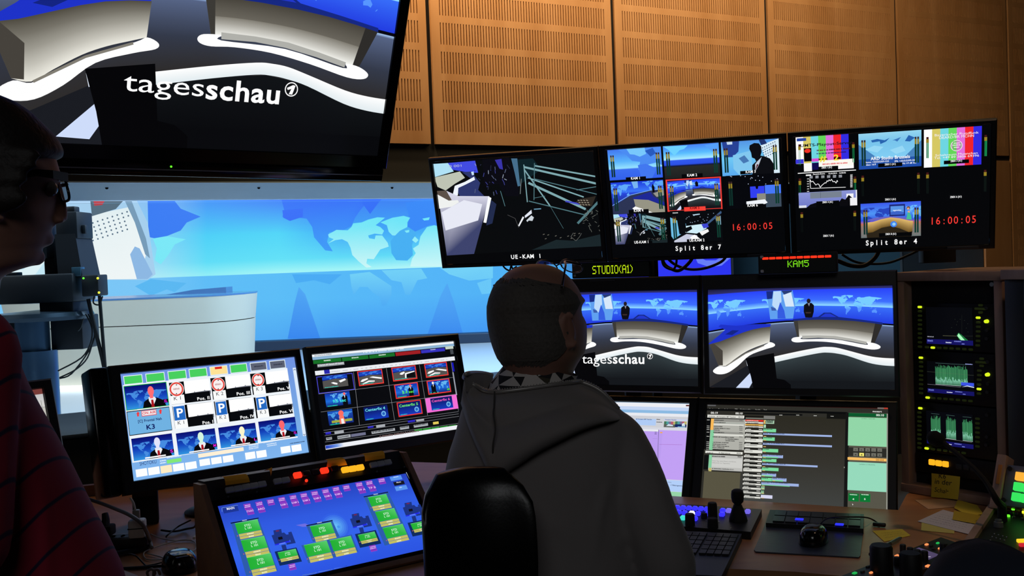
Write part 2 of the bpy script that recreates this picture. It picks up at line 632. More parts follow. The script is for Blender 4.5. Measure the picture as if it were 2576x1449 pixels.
def smooth_line(P, n=4, closed=False):
    """rounded course through the given points"""
    N, Q = len(P), []
    for i in range(N if closed else N - 1):
        a, b, c, d = (P[(i - 1) % N], P[i], P[(i + 1) % N], P[(i + 2) % N]) if closed else (P[max(i - 1, 0)], P[i], P[i + 1], P[min(i + 2, N - 1)])
        for k in range(n):
            t = k / n
            Q.append(tuple(0.5 * ((2 * b[j]) + (c[j] - a[j]) * t + (2 * a[j] - 5 * b[j] + 4 * c[j] - d[j]) * t * t + (3 * b[j] - a[j] - 3 * c[j] + d[j]) * t ** 3) for j in range(2)))
    if not closed: Q.append(P[-1])
    return Q

def studio_pic(cv, simple=False, gm=None, dark=((52, 62, 66), (20, 23, 27))):
    """wide shot of the news studio: two curved desks, lit floor edges, world map wall"""
    c = cv.child(gm or (lambda x, y, m=cv.m: m(*GMAP(x, y))), cv.clip)
    sm = smooth_line
    c.rect((1100, 250), (2600, 1120), (26, 28, 34))
    # floor, greyer towards the wall
    c.ribbon([(1100, 600), (1500, 550), (1800, 530), (2500, 560)], [(1100, 760), (1500, 700), (1800, 680), (2500, 720)], (96, 112, 150), (52, 58, 74), 3)
    c.ribbon([(1100, 760), (1500, 700), (1800, 680), (2500, 720)], [(1100, 1060), (1500, 830), (1800, 780), (2500, 830)], (52, 58, 74), (46, 44, 44), 2)
    c.ribbon([(1610, 858), (1800, 815), (1990, 783), (2150, 800), (2350, 868), (2500, 880)], [(1610, 1000), (1800, 1000), (1990, 1000), (2150, 1000), (2350, 1010), (2500, 1010)], dark[0], dark[1], 4)
    c.rect((1560, 990), (2600, 1120), dark[1])
    # wall of light
    top = [(1100, 348), (1300, 334), (1500, 322), (1700, 316), (1900, 312), (2200, 309), (2500, 308)]
    hor = [(1100, 497), (1300, 472), (1500, 452), (1700, 439), (1900, 434), (2200, 440), (2500, 456)]
    bot = [(1100, 625), (1300, 590), (1500, 562), (1700, 545), (1900, 540), (2200, 552), (2500, 575)]
    c.ribbon([(x, y - 60) for x, y in top], top, (14, 14, 30), (48, 48, 110), 2)
    c.ribbon(top, hor, (40, 66, 250), (70, 130, 255), 3)
    mid = [(x, y - 40) for x, y in hor]
    c.ribbon(mid, hor, (66, 122, 255), (150, 225, 255), 3)
    c.ribbon(hor, bot, (56, 110, 250), (34, 60, 225), 3)
    c.ribbon(bot, [(x, y + 12) for x, y in bot], (6, 6, 16), (10, 10, 22))
    c.ribbon([(x, y + 12) for x, y in bot], [(x, y + 22) for x, y in bot], (165, 200, 245), (96, 112, 150))
    lm = lambda x, y: (120, 205, 255) if y < 450 else (88, 150, 255)
    worldmap(c, 1105, 388, 1400, 545, lm, -14)
    worldmap(c, 1520, 372, 1840, 505, lm, -6)
    worldmap(c, 2045, 352, 2405, 500, lm, 14)
    # tall pale picture strip on the wall
    c.poly([(1556, 324), (1752, 318), (1772, 420), (1755, 530), (1585, 535), (1572, 430)], (96, 160, 240))
    c.poly([(1610, 325), (1665, 322), (1670, 400), (1640, 470), (1600, 430)], (190, 220, 250))
    c.poly([(1680, 352), (1742, 332), (1764, 440), (1700, 440)], (215, 232, 250))
    c.poly([(1556, 324), (1608, 322), (1600, 380), (1562, 384)], (24, 44, 130))
    c.poly([(1668, 320), (1750, 318), (1744, 330), (1690, 350)], (40, 60, 120))
    c.poly([(1640, 470), (1660, 405), (1690, 470), (1700, 530), (1640, 530)], (52, 92, 225))
    c.poly([(1590, 440), (1625, 452), (1630, 470), (1596, 470)], (60, 92, 170))
    if not simple:
        c.poly([(1836, 430), (1858, 415), (1892, 414), (1910, 432), (1908, 480), (1896, 524), (1846, 524), (1834, 478)], (14, 13, 20))
        c.poly([(1864, 416), (1880, 416), (1874, 440)], (150, 150, 165))
        c.ell((1871, 399), 0.0105, (36, 28, 34), ry=0.013)
        c.poly([(1846, 482), (1888, 482), (1886, 492), (1850, 492)], (60, 44, 44))
    # desk on the right
    front_t = [(1757, 545), (1850, 540), (1950, 538), (2080, 541), (2200, 549), (2310, 562), (2404, 577)]
    front_b = [(1786, 672), (1860, 668), (1950, 668), (2060, 674), (2180, 690), (2270, 706), (2344, 716)]
    front_t, front_b = sm(front_t), sm(front_b)
    c.ribbon(front_t, front_b, (70, 66, 58), (140, 136, 126), 2)
    mid = [((a[0] + b[0]) / 2, (a[1] + b[1]) / 2) for a, b in zip(front_t, front_b)]
    c.ribbon(mid, front_b, (128, 124, 114), (250, 250, 244), 3)
    c.poly([(2404, 577), (2344, 716), (2318, 710), (2352, 568)], (46, 44, 42))
    c.poly([(1757, 545), (1786, 672), (1800, 670), (1790, 543)], (60, 58, 54))
    c.poly([(1752, 535), (1850, 526), (1940, 518), (1982, 487), (2032, 487), (2090, 520), (2250, 540), (2404, 562), (2406, 577), (2310, 563), (2200, 550), (2080, 542), (1950, 539), (1850, 541), (1758, 547)], (22, 40, 130))
    c.poly([(1955, 519), (1992, 494), (2026, 494), (2074, 520)], (34, 56, 205))
    c.poly(sm([(1742, 686), (1762, 671), (1822, 667), (1822, 684), (2050, 684), (2280, 725), (2290, 708), (2346, 714), (2386, 736), (2370, 756), (2300, 757), (2150, 726), (2000, 704), (1870, 701), (1790, 708), (1752, 702)], 4, True), (255, 255, 255))
    c.poly([(1820, 657), (1940, 655), (2060, 660), (2180, 680), (2290, 703), (2286, 722), (2170, 698), (2050, 680), (1940, 674), (1822, 680)], (176, 176, 170))
    # desk on the left
    ft = [(1128, 722), (1210, 700), (1300, 665), (1380, 634), (1450, 612), (1520, 598), (1588, 590)]
    fb = [(1195, 880), (1250, 884), (1310, 840), (1390, 785), (1460, 750), (1530, 724), (1580, 706)]
    ft, fb = sm(ft), sm(fb)
    c.ribbon(ft, fb, (78, 74, 64), (236, 234, 224), 4)
    c.poly([(1128, 722), (1195, 880), (1230, 880), (1228, 770), (1160, 716)], (70, 66, 60))
    c.poly([(1119, 718), (1200, 655), (1246, 612), (1195, 588), (1212, 573), (1330, 583), (1450, 572), (1590, 569), (1586, 590), (1520, 598), (1450, 612), (1380, 634), (1300, 665), (1210, 700), (1128, 722)], (30, 50, 200))
    c.poly([(1246, 648), (1300, 616), (1352, 618), (1300, 652)], (20, 36, 130))
    c.poly(sm([(1155, 922), (1200, 886), (1250, 888), (1310, 848), (1400, 790), (1545, 726), (1582, 706), (1618, 720), (1610, 740), (1540, 762), (1430, 806), (1340, 886), (1260, 938), (1190, 946)], 4, True), (255, 255, 255))
    c.line([(1255, 884), (1400, 790), (1540, 730)], 0.006, (130, 126, 116))
    # lit edge of the stage
    c.ribbon(sm([(1610, 814), (1800, 772), (1950, 744), (2010, 741), (2070, 746), (2150, 766), (2300, 806), (2400, 820), (2500, 824)]), sm([(1610, 858), (1800, 815), (1950, 786), (2010, 783), (2070, 789), (2150, 806), (2300, 856), (2400, 874), (2500, 880)]), (255, 255, 255), (226, 236, 240), 2)
    # teleprompter in front, dark
    c.poly([(1325, 1050), (1435, 935), (1452, 1004), (1424, 1052)], (206, 220, 250))
    c.poly([(1404, 842), (1412, 840), (1426, 880), (1414, 884)], (230, 240, 255))
    c.poly([(1400, 828), (1612, 787), (1632, 975), (1690, 985), (1735, 1020), (1738, 1100), (1470, 1100), (1440, 960)], (5, 5, 7))

def suit_pic(cv, head, tagtext=None, tagcol=(230, 30, 220)):
    cv.grad((0, 0), (1, 1), [(0, (8, 12, 110)), (0.55, (20, 70, 190)), (1, (50, 150, 225))], 6)
    worldmap(cv, 0.02, 0.22, 1.0, 1.0, (70, 140, 225))
    cv.poly([(0.38, 1.0), (0.42, 0.74), (0.55, 0.60), (0.75, 0.62), (0.9, 0.76), (0.94, 1.0)], (8, 8, 12))
    cv.poly([(0.54, 0.56), (0.68, 0.56), (0.72, 0.66), (0.62, 1.0), (0.54, 0.72)], (238, 240, 245))
    cv.poly([(0.595, 0.68), (0.645, 0.68), (0.66, 1.0), (0.585, 1.0)], (170, 22, 30))
    L = [(0.612 + 0.075 * math.cos(a), 0.30 + 0.21 * math.sin(a)) for a in [i * math.pi / 10 for i in range(20)]]
    cv.poly(L, head)
    cv.poly([(0.565, 0.42), (0.66, 0.42), (0.65, 0.62), (0.575, 0.62)], head)
    if tagtext:
        cv.rect((0.88, 0.72), (1.0, 0.88), (10, 8, 30))
        cv.text(tagtext, (0.90, 0.86), (0.98, 0.86), 0.12, tagcol, True)

def globe_pic(cv, title, tcol):
    cv.grad((0, 0), (1, 1), [(0, (10, 20, 90)), (1, (20, 60, 190))], 5)
    cv.ell((0.8, 0.66), 0.10 * (cv.m(1, 0)[0] - cv.m(0, 0)[0]), (120, 190, 240))
    cv.ell((0.8, 0.66), 0.06 * (cv.m(1, 0)[0] - cv.m(0, 0)[0]), (40, 100, 190))
    cv.text(title, (0.05, 0.33), (0.9, 0.33), 0.2, tcol, True)
    cv.scribble((0.05, 0.96), (0.35, 0.96), 0.06, (60, 220, 200), 3)

def mini_studio(cv, k=0):
    """thumbnail of the studio"""
    cv.grad((0, 0), (1, 1), [(0, (10, 26, 120)), (0.22, (30, 80, 210)), (0.36, (12, 30, 120)), (0.42, (60, 60, 62)), (1, (96, 92, 88))], 8)
    worldmap(cv, 0.05, 0.02, 0.95, 0.34, (60, 130, 230))
    cv.poly([(0, 0.4), (0.5, 0.3), (1, 0.4), (1, 1), (0, 1)], (84, 82, 80))
    S = [[(0.04, 0.75), (0.12, 0.6), (0.36, 0.52), (0.38, 0.62), (0.14, 0.78)], [(0.45, 0.48), (0.6, 0.44), (0.98, 0.6), (0.96, 0.72), (0.6, 0.56)], [(0.1, 0.92), (0.4, 0.72), (0.66, 0.78), (0.64, 0.86), (0.4, 0.84), (0.14, 1.0)]]
    if k == 1:
        S = [[(0.32, 0.6), (0.42, 0.56), (0.58, 0.68), (0.56, 0.8), (0.44, 0.74)], [(0.64, 0.5), (0.9, 0.36), (0.93, 0.5), (0.7, 0.66)]]
    if k == 2:
        S = [[(0.28, 0.52), (0.36, 0.42), (0.5, 0.36), (0.52, 0.46), (0.42, 0.6), (0.34, 0.6)], [(0.5, 0.9), (0.52, 0.5), (0.95, 0.38), (0.96, 0.46), (0.58, 0.6), (0.56, 0.92)]]
        cv.poly([(0.56, 0.9), (0.6, 0.6), (0.97, 0.46), (0.97, 0.95)], (12, 12, 14))
    for p in S: cv.poly(p, (250, 250, 250))
    cv.scribble((0.06, 0.97), (0.6, 0.97), 0.07, (40, 210, 190), k)

def meters(cv, on=True):
    for x in (0.045, 0.085):
        cv.rect((x, 0.18), (x + 0.028, 0.9), (14, 50, 44))
        cv.rect((x, 0.24), (x + 0.028, 0.38), (150, 130, 40))
        cv.rect((x, 0.18), (x + 0.028, 0.24), (60, 40, 40))
    for x in (0.895, 0.935):
        cv.rect((x, 0.18), (x + 0.028, 0.9), (14, 60, 48))
        cv.rect((x, 0.24), (x + 0.028, 0.38), (150, 130, 40))
        cv.rect((x, 0.18), (x + 0.028, 0.24), (60, 40, 40))

def bars_pic(cv, cols):
    n = len(cols)
    cv.up()
    for i, c in enumerate(cols):
        cv.rect((i / n, 0), ((i + 1) / n, 1), c, up=False)

# ------------------------------------------------------------------ displays
def display(fr, W, H, ox, oy, sc):
    """canvas on plane of frame fr (origin = top-left of the lit area, z up); author in crop pixels of a zoom at (ox,oy) by sc"""
    cv = Canvas(W, H, lambda u, v, d: fr.p(u * W, -d - 0.0006, -v * H))
    def m(x, y):
        q = fr.hit(ox + x / sc, oy + y / sc)
        return (q.x / W, -q.z / H)
    cv.m = m
    cv.rect_uv = None
    return cv
def base_fill(cv, c=(5, 6, 8)):
    m = cv.m
    cv.m = lambda x, y: (x, y)
    cv.rect((0, 0), (1, 1), c)
    cv.m = m

def monitor(name, label, fr, W, H, bez, group=None, depth=0.045, cat='monitor', standz=None, body=None, tw=None):
    """bez = (left, right, top, bottom). Returns the thing; parts housing, bezel, rear cover, optional stand"""
    l, r, t, b = bez
    base = fr.p(W / 2, 0.02, -H - b)
    M = fr.M.copy()
    M.translation = base
    th = thing(name, label, cat, M, group)
    body = body or BLACKP
    g = MB(fr.M)
    # bezel ring, chamfered inward
    ox0, ox1, oz0, oz1 = -l, W + r, t, -H - b
    e = 0.004
    outer = [(ox0, oz0), (ox1, oz0), (ox1, oz1), (ox0, oz1)]
    inner = [(0, 0), (W, 0), (W, -H), (0, -H)]
    def ring(q, y): return [Vector((x, y, z)) for x, z in q]
    g.loft([ring([(ox0, oz0), (ox1, oz0), (ox1, oz1), (ox0, oz1)], 0.02), ring([(ox0, oz0), (ox1, oz0), (ox1, oz1), (ox0, oz1)], -0.002),
            ring([(ox0 + e, oz0 - e), (ox1 - e, oz0 - e), (ox1 - e, oz1 + e), (ox0 + e, oz1 + e)], -0.006),
            ring([(-e * .5, e * .5), (W + e * .5, e * .5), (W + e * .5, -H - e * .5), (-e * .5, -H - e * .5)], -0.006), ring(inner, 0.0005), ring(inner, 0.018)], cap=False)
    g.build('bezel', body, th)
    h = MB(fr.M)
    h.box(((ox0 + ox1) / 2, 0.02 + depth / 2, (oz0 + oz1) / 2), (ox1 - ox0 - 0.05, depth, oz0 - oz1 - 0.04), 0.008)
    h.box(((ox0 + ox1) / 2, 0.02 + depth + 0.012, (oz0 + oz1) / 2), ((ox1 - ox0) * 0.6, 0.03, (oz0 - oz1) * 0.6), 0.01)
    h.build('rear_housing', body, th)
    if standz is not None:
        c = fr.p(W / 2, 0.02 + depth + 0.03, -H * 0.6)
        s = MB()
        foot = Vector((c.x + fr.y.x * 0.03, c.y + fr.y.y * 0.03, standz))
        s.tube([c, c + Vector((fr.y.x, fr.y.y, 0)) * 0.03 - Vector((0, 0, 0.04)), foot + Vector((0, 0, 0.015))], 0.022, 10, 5)
        s.build('stand_neck', body, th)
        s = MB(Matrix.Translation(foot))
        s.lathe([(0.07, 0), (0.07, 0.006), (0.06, 0.012), (0.03, 0.018)])
        s.build('stand_foot', body, th)
    return th

WO = CAM + Vector((-0.339074, 5.550441, 1.461969))     # wall plane: first slot, top row
WYAW = 0.482599
WF = Frame(WO, WYAW, 0)
# ------------------------------------------------------------------ the control room shell
DARKW = mat('dark_wall_paint', '16171a', 0.8, vary=0.1, scale=4)
CARPET = mat('dark_carpet', '1c1c20', 0.95, bump=0.4, scale=300)
def struct(o):
    o['kind'] = 'structure'
    return o

SLOTW, PITCHX, SLOTH, PITCHY, PANW = 0.0055, 1.0654 / 61, 0.1192, 0.15826, 1.2
GAPM = 0.014
V_BOT = 0.822                       # lower edge of the slotted panels, below the first row
U0, U1 = -0.0673, 1.1327            # panel 0 in u: left slot at 0

def slot_panel(mb, k, r0, r1, vtop, vbot, depth=0.012):
    """one acoustic panel: front face with real slots cut in rows r0..r1"""
    ua, ub = k * PANW + U0 + GAPM, k * PANW + U1 - GAPM
    F_ = lambda u, v, y: (u, y, -v)
    cols = [k * PANW + i * PITCHX for i in range(62)]
    xs = [ua]
    for c in cols:
        xs += [c, c + SLOTW]
    xs.append(ub)
    vprev = vtop
    for r in range(r0, r1 + 1):
        va, vb = r * PITCHY, r * PITCHY + SLOTH
        mb.quad(F_(ua, vprev, 0), F_(ub, vprev, 0), F_(ub, va, 0), F_(ua, va, 0))
        for i in range(0, len(xs) - 1, 2):
            mb.quad(F_(xs[i], va, 0), F_(xs[i + 1], va, 0), F_(xs[i + 1], vb, 0), F_(xs[i], vb, 0))
        for c in cols:
            a, b = c, c + SLOTW
            mb.quad(F_(a, va, 0), F_(a, va, depth), F_(a, vb, depth), F_(a, vb, 0))
            mb.quad(F_(b, va, 0), F_(b, vb, 0), F_(b, vb, depth), F_(b, va, depth))
            mb.quad(F_(a, va, 0), F_(b, va, 0), F_(b, va, depth), F_(a, va, depth))
            mb.quad(F_(a, vb, 0), F_(a, vb, depth), F_(b, vb, depth), F_(b, vb, 0))
            mb.quad(F_(a, va, depth), F_(b, va, depth), F_(b, vb, depth), F_(a, vb, depth), mi=1)
        vprev = vb
    mb.quad(F_(ua, vprev, 0), F_(ub, vprev, 0), F_(ub, vbot, 0), F_(ua, vbot, 0))
    d2 = 0.018
    mb.quad(F_(ua, vtop, 0), F_(ua, vbot, 0), F_(ua, vbot, d2), F_(ua, vtop, d2))
    mb.quad(F_(ub, vtop, 0), F_(ub, vtop, d2), F_(ub, vbot, d2), F_(ub, vbot, 0))
    mb.quad(F_(ua, vbot, 0), F_(ub, vbot, 0), F_(ub, vbot, d2), F_(ua, vbot, d2))
    mb.quad(F_(ua, vtop, 0), F_(ua, vtop, d2), F_(ub, vtop, d2), F_(ub, vtop, 0))

def wz(u, v, y=0.0):
    return WF.p(u, y, -v)

SLOTDARK = mat('slot_backing', '0a0705', 0.9)
V_TOP = -(3.9 - WO.z)                # ceiling height
V_HEAD, V_SILL, V_FLOOR = 1.034, 2.215, WO.z
WTH = 0.80                          # depth of the double studio wall
U_L, U_R, U_WIN = -4.2, 6.0, 4.42    # wall ends; right jamb of the window
g = MB(WF.M)
def wbox(u0, u1, v0, v1, y0, y1):
    g.box(((u0 + u1) / 2, (y0 + y1) / 2, -(v0 + v1) / 2), (u1 - u0, y1 - y0, v1 - v0))
wbox(U_L, U_R, V_TOP, V_HEAD, 0.018, WTH)
wbox(U_WIN, U_R, V_HEAD, V_FLOOR, 0.018, WTH)
wbox(U_L, U_WIN, V_SILL, V_FLOOR, 0.018, WTH)
wall_back = struct(g.build('wall_back', DARKW, smooth=False))
for k in range(-3, 5):
    g = MB(WF.M)
    low = k >= 4
    slot_panel(g, k, -6 if k < 4 else -5, 4 if k < 4 else 15, V_TOP + 0.02, V_BOT if k < 4 else V_FLOOR - 0.1)
    o = g.build('acoustic_panel', [WOODP, SLOTDARK], wall_back, smooth=False)
# plain board below the seam, right of the window
g = MB(WF.M)
g.box(((U_WIN + 4 * PANW + U0) / 2 + 0.0, 0.009, -(0.86 + V_FLOOR) / 2), (4 * PANW + U0 - GAPM - U_WIN, 0.018, V_FLOOR - 0.86))
g.build('plain_panel', WOODP, wall_back, smooth=False)
# window: slanted metal head, jambs, sill and the glass
FRAMEM = mat('window_frame_metal', 'b8d2e6', 0.5, 0.1, vary=0.05, scale=6)
g = MB(WF.M)
yb = WTH
zb = WF.hit(600, 503).z
zb = WF.loc(onplane(600, 503, WF.p(0, WTH, 0), WF.y)).z
g.hexa([(U_L, 0.0, -V_HEAD), (U_WIN, 0.0, -V_HEAD), (U_WIN, yb, zb), (U_L, yb, zb), (U_L, 0.0, -V_HEAD + 0.006), (U_WIN, 0.0, -V_HEAD + 0.006), (U_WIN, yb, zb + 0.03), (U_L, yb, zb + 0.03)])
win = struct(g.build('window_1', FRAMEM, smooth=False))
g = MB(WF.M)
for u in (-1.72, -0.98, -0.24, 0.5, 1.24):
    g.ball((u, yb * 0.25, -V_HEAD + (zb + V_HEAD) * 0.25 - 0.001), (0.008, 0.008, 0.008), 10, 6)
g.build('frame_screws', BLACKM, win)
g = MB(WF.M)
g.box(((U_L + U_WIN) / 2, WTH / 2 - 0.01, -V_SILL + 0.008), (U_WIN - U_L, WTH, 0.02), 0.004)
g.build('window_sill', mat('sill_paint', '2c3a48', 0.5), win)
GLASS = bpy.data.materials.new('window_glass')
GLASS.use_nodes = True
nt = GLASS.node_tree
nt.nodes.clear()
out = nt.nodes.new('ShaderNodeOutputMaterial')
mx = nt.nodes.new('ShaderNodeMixShader')
tr = nt.nodes.new('ShaderNodeBsdfTransparent')
tr.inputs[0].default_value = (0.93, 0.96, 0.96, 1)
gl = nt.nodes.new('ShaderNodeBsdfGlossy')
gl.inputs['Roughness'].default_value = 0.01
fr_ = nt.nodes.new('ShaderNodeFresnel')
fr_.inputs['IOR'].default_value = 1.12
nt.links.new(fr_.outputs[0], mx.inputs[0])
nt.links.new(tr.outputs[0], mx.inputs[1])
nt.links.new(gl.outputs[0], mx.inputs[2])
nt.links.new(mx.outputs[0], out.inputs[0])
g = MB(WF.M)
g.box(((U_L + U_WIN) / 2, yb - 0.03, (zb - V_SILL) / 2), (U_WIN - U_L, 0.012, V_SILL + zb - 0.03))
g.build('glass_pane', GLASS, win, smooth=False)

# floor, ceiling, other walls of the room
floor_pts = [wz(U_L, V_FLOOR), wz(U_R, V_FLOOR)]
ra, rb = wz(U_L, V_FLOOR), wz(U_R, V_FLOOR)
nd = -WF.y
depth_room = 9.0
rc, rd = rb + nd * depth_room, ra + nd * depth_room
def slab(name, z0, z1, m):
    g = MB()
    q = [ra, rb, rc, rd]
    g.hexa([(p.x, p.y, z0) for p in q] + [(p.x, p.y, z1) for p in q])
    return struct(g.build(name, m, smooth=False))
slab('floor', -0.1, 0.0, CARPET)
slab('ceiling', 3.9, 4.0, DARKW)
def sidewall(name, a, b):
    d = (b - a).normalized()
    n = Vector((-d.y, d.x, 0))
    g = MB()
    q = [a, b, b - n * 0.15, a - n * 0.15]
    g.hexa([(p.x, p.y, 0.0) for p in q] + [(p.x, p.y, 3.9) for p in q])
    return struct(g.build(name, DARKW, smooth=False))
sidewall('wall_right', rc, rb)
sidewall('wall_front', rd, rc)
sidewall('wall_left', ra, rd)

# ------------------------------------------------------------------ the studio behind the glass
SZ = 0.12
SFLOOR = mat('studio_floor', 'b4bac2', 0.28, vary=0.04, scale=3)
g = MB()
g.prism([(-13, 6.75), (-4.2, 4.05), (-3.4, 4.55), (4.6, 8.75), (13, 9.2), (13, 20), (-13, 20)], SZ - 0.1, SZ)
struct(g.build('floor_studio', SFLOOR, smooth=False))
g = MB()
g.box((0, 19.2, 3.0), (26, 0.15, 6.0)); g.box((-13, 12.6, 3.0), (0.15, 13.0, 6.0)); g.box((13, 13.0, 3.0), (0.15, 12.2, 6.0))
struct(g.build('wall_studio', mat('studio_wall', '24424f', 0.8), smooth=False))
g = MB()
g.box((0, 12.9, 6.05), (26, 13.6, 0.1))
struct(g.build('ceiling_studio', DARKW, smooth=False))

# wall of light with the map picture
LY = 17.0
lf = Frame((-9.2, LY, 4.2), 0, 0)
LWW, LWH = 12.9, 3.92
led = thing('video_wall', 'long bright blue video wall with a world map behind the studio window', 'video wall', (-2.75, LY, SZ))
cv = Canvas(LWW, LWH, lambda u, v, d: lf.p(u * LWW, -d * 20, -v * LWH))
def photo_on(fr, W, H):
    def m(x, y):
        q = fr.hit(x, y)
        return (q.x / W, -q.z / H)
    return m
base_fill(cv, (40, 100, 240))
cv.m = photo_on(lf, LWW, LWH)
X0, X1 = -400, 1840
def hl(x): return 703.6 - (x - 269) * 0.0375          # line of the bright horizon
# sky part
cols = [(-400, 0), (360, 0), (520, 1), (700, 2), (860, 3), (1120, 4), (1400, 5), (1600, 6), (1840, 6)]
TOPC = [(150, 200, 250), (70, 150, 255), (66, 130, 255), (62, 130, 252), (56, 130, 250), (56, 128, 250), (40, 60, 250)]
MIDC = [(150, 215, 255), (80, 215, 255), (84, 220, 255), (66, 172, 255), (64, 168, 255), (64, 165, 255), (44, 70, 252)]
HORC = [(190, 240, 255), (150, 245, 255), (170, 252, 255), (170, 252, 255), (190, 252, 255), (180, 250, 255), (60, 110, 255)]
BEL0 = [(130, 205, 255), (100, 195, 255), (96, 195, 255), (90, 190, 255), (86, 185, 255), (80, 180, 250), (36, 60, 250)]
BEL1 = [(110, 180, 245), (86, 175, 250), (80, 170, 250), (64, 150, 250), (66, 152, 252), (60, 140, 248), (30, 46, 235)]
cv.up()
def band(yf0, yf1, A, B, n=6):
    for (xa, ia), (xb, ib) in zip(cols[:-1], cols[1:]):
        for k in range(n):
            t0, t1 = k / n, (k + 1) / n
            q, c = [], []
            for x, i, t in ((xa, ia, t0), (xb, ib, t0), (xb, ib, t1), (xa, ia, t1)):
                q.append(cv.m(x, yf0(x) * (1 - t) + yf1(x) * t))
                c.append(rgb(lerp(A[i], B[i], t))[:3])
            cv._emit(q, c)
band(lambda x: 330, lambda x: 500, TOPC, TOPC, 1)
band(lambda x: 500, lambda x: hl(x) - 100, TOPC, MIDC)
M2C = [(170, 228, 255), (100, 228, 255), (104, 232, 255), (100, 225, 255), (100, 225, 255), (92, 220, 255), (50, 84, 254)]
band(lambda x: hl(x) - 100, lambda x: hl(x) - 35, MIDC, M2C)
band(lambda x: hl(x) - 35, lambda x: hl(x) - 4, M2C, HORC)
band(lambda x: hl(x) - 4, hl, HORC, HORC, 1)
band(hl, lambda x: hl(x) + 70, BEL0, BEL0, 1)
band(lambda x: hl(x) + 70, lambda x: 870, BEL0, BEL1, 4)
# dark far continents in the sky part (crop of the photo at (640,360), scale 4.262)
def c5(*P): return [(640 + x / 4.262, 360 + y / 4.262) for x, y in P]
DK = lambda x, y: lerp((52, 110, 255), (64, 160, 255), min(1, max(0, (y - 500) / 110)))
cv.poly(c5((280, 560), (1150, 560), (1200, 640), (1120, 740), (1080, 800), (1040, 890), (960, 930), (800, 960), (780, 1060), (840, 1160), (760, 1150), (640, 1010), (620, 900), (560, 810), (470, 800), (380, 835), (300, 790), (320, 720)), DK)
cv.poly(c5((300, 720), (520, 700), (520, 790), (380, 835), (310, 800)), (54, 112, 255))
cv.poly(c5((1160, 560), (1400, 560), (1330, 640), (1240, 760), (1160, 650)), (50, 112, 255))
cv.poly(c5((1620, 640), (1900, 600), (1960, 880), (1880, 880), (1720, 950), (1640, 900), (1660, 800)), (56, 140, 255))
cv.poly(c5((1460, 1050), (1560, 930), (1650, 900), (1740, 960), (1690, 1090), (1700, 1200), (1640, 1260), (1520, 1255), (1470, 1180)), (72, 180, 250))
LT = lambda x, y: lerp((116, 236, 255), (216, 255, 255), min(1, max(0, (y - 560) / 110)))
cv.poly(c5((790, 980), (880, 930), (1000, 935), (1040, 900), (1060, 860), (1150, 850), (1220, 820), (1320, 795), (1400, 800), (1340, 850), (1300, 880), (1350, 900), (1390, 940), (1370, 980), (1290, 970), (1220, 990), (1230, 1020), (1290, 1030), (1300, 990), (1370, 990), (1430, 1070), (1440, 1110), (1350, 1140), (1310, 1200), (1280, 1245), (1210, 1240), (1200, 1290), (1260, 1330), (1200, 1335), (1120, 1270), (1050, 1200), (1030, 1120), (1000, 1060), (940, 1030), (870, 1040), (790, 1075), (850, 1030), (800, 1010)), LT)
cv.poly(c5((1350, 850), (1480, 800), (1600, 780), (1670, 800), (1640, 850), (1640, 900), (1560, 940), (1510, 990), (1480, 990), (1440, 950), (1420, 880)), LT)
cv.poly(c5((1800, 810), (1880, 795), (1870, 825), (1820, 830)), LT)
cv.poly(c5((1610, 940), (1660, 930), (1660, 955), (1630, 962)), LT)
cv.poly(c5((1690, 1040), (1720, 1000), (1760, 1040), (1730, 1070)), LT)
cv.poly(c5((1700, 1130), (1760, 1090), (1780, 1000), (1850, 900), (1930, 880), (1990, 900), (2200, 900), (2300, 1320), (1670, 1325), (1690, 1240), (1730, 1180)), LT)
# pale world map further right (seen in the gaps) and the mirrored map below the horizon
MR = lambda x, y: lerp((120, 215, 255), (76, 170, 252), min(1, max(0, (y - 690) / 90)))
cv.poly([(880, 690), (930, 684), (955, 700), (985, 720), (985, 742), (972, 768), (960, 770), (956, 748), (938, 736), (925, 722), (905, 722), (890, 742), (884, 720)], MR)
cv.poly([(960, 680), (1060, 676), (1075, 700), (1050, 705), (1032, 742), (1020, 742), (1010, 710), (985, 705)], MR)
cv.poly([(1105, 672), (1240, 668), (1240, 700), (1180, 706), (1130, 690)], MR)
cv.poly([(1200, 712), (1236, 700), (1236, 738), (1212, 740)], (110, 205, 255))
cv.poly([(735, 690), (860, 690), (830, 715), (790, 705), (745, 712)], (76, 176, 252))
FADE = lambda x, y: lerp((84, 172, 252), (56, 138, 246), min(1, max(0, (y - 740) / 110)))
cv.poly([(724, 852), (742, 760), (752, 722), (768, 740), (806, 852)], FADE)
cv.poly([(1072, 852), (1108, 745), (1125, 712), (1142, 760), (1168, 852)], FADE)
cv.poly([(340, 720), (380, 702), (470, 712), (440, 735), (420, 728), (380, 744)], (96, 190, 250))
# dark clouds left, coastline
cv.poly([(372, 506), (440, 506), (455, 525), (505, 545), (470, 560), (455, 580), (430, 590), (400, 602), (374, 596)], (60, 128, 252))
cv.poly([(385, 600), (420, 594), (468, 602), (440, 615), (425, 640), (405, 665), (390, 655), (395, 625)], (130, 240, 255))
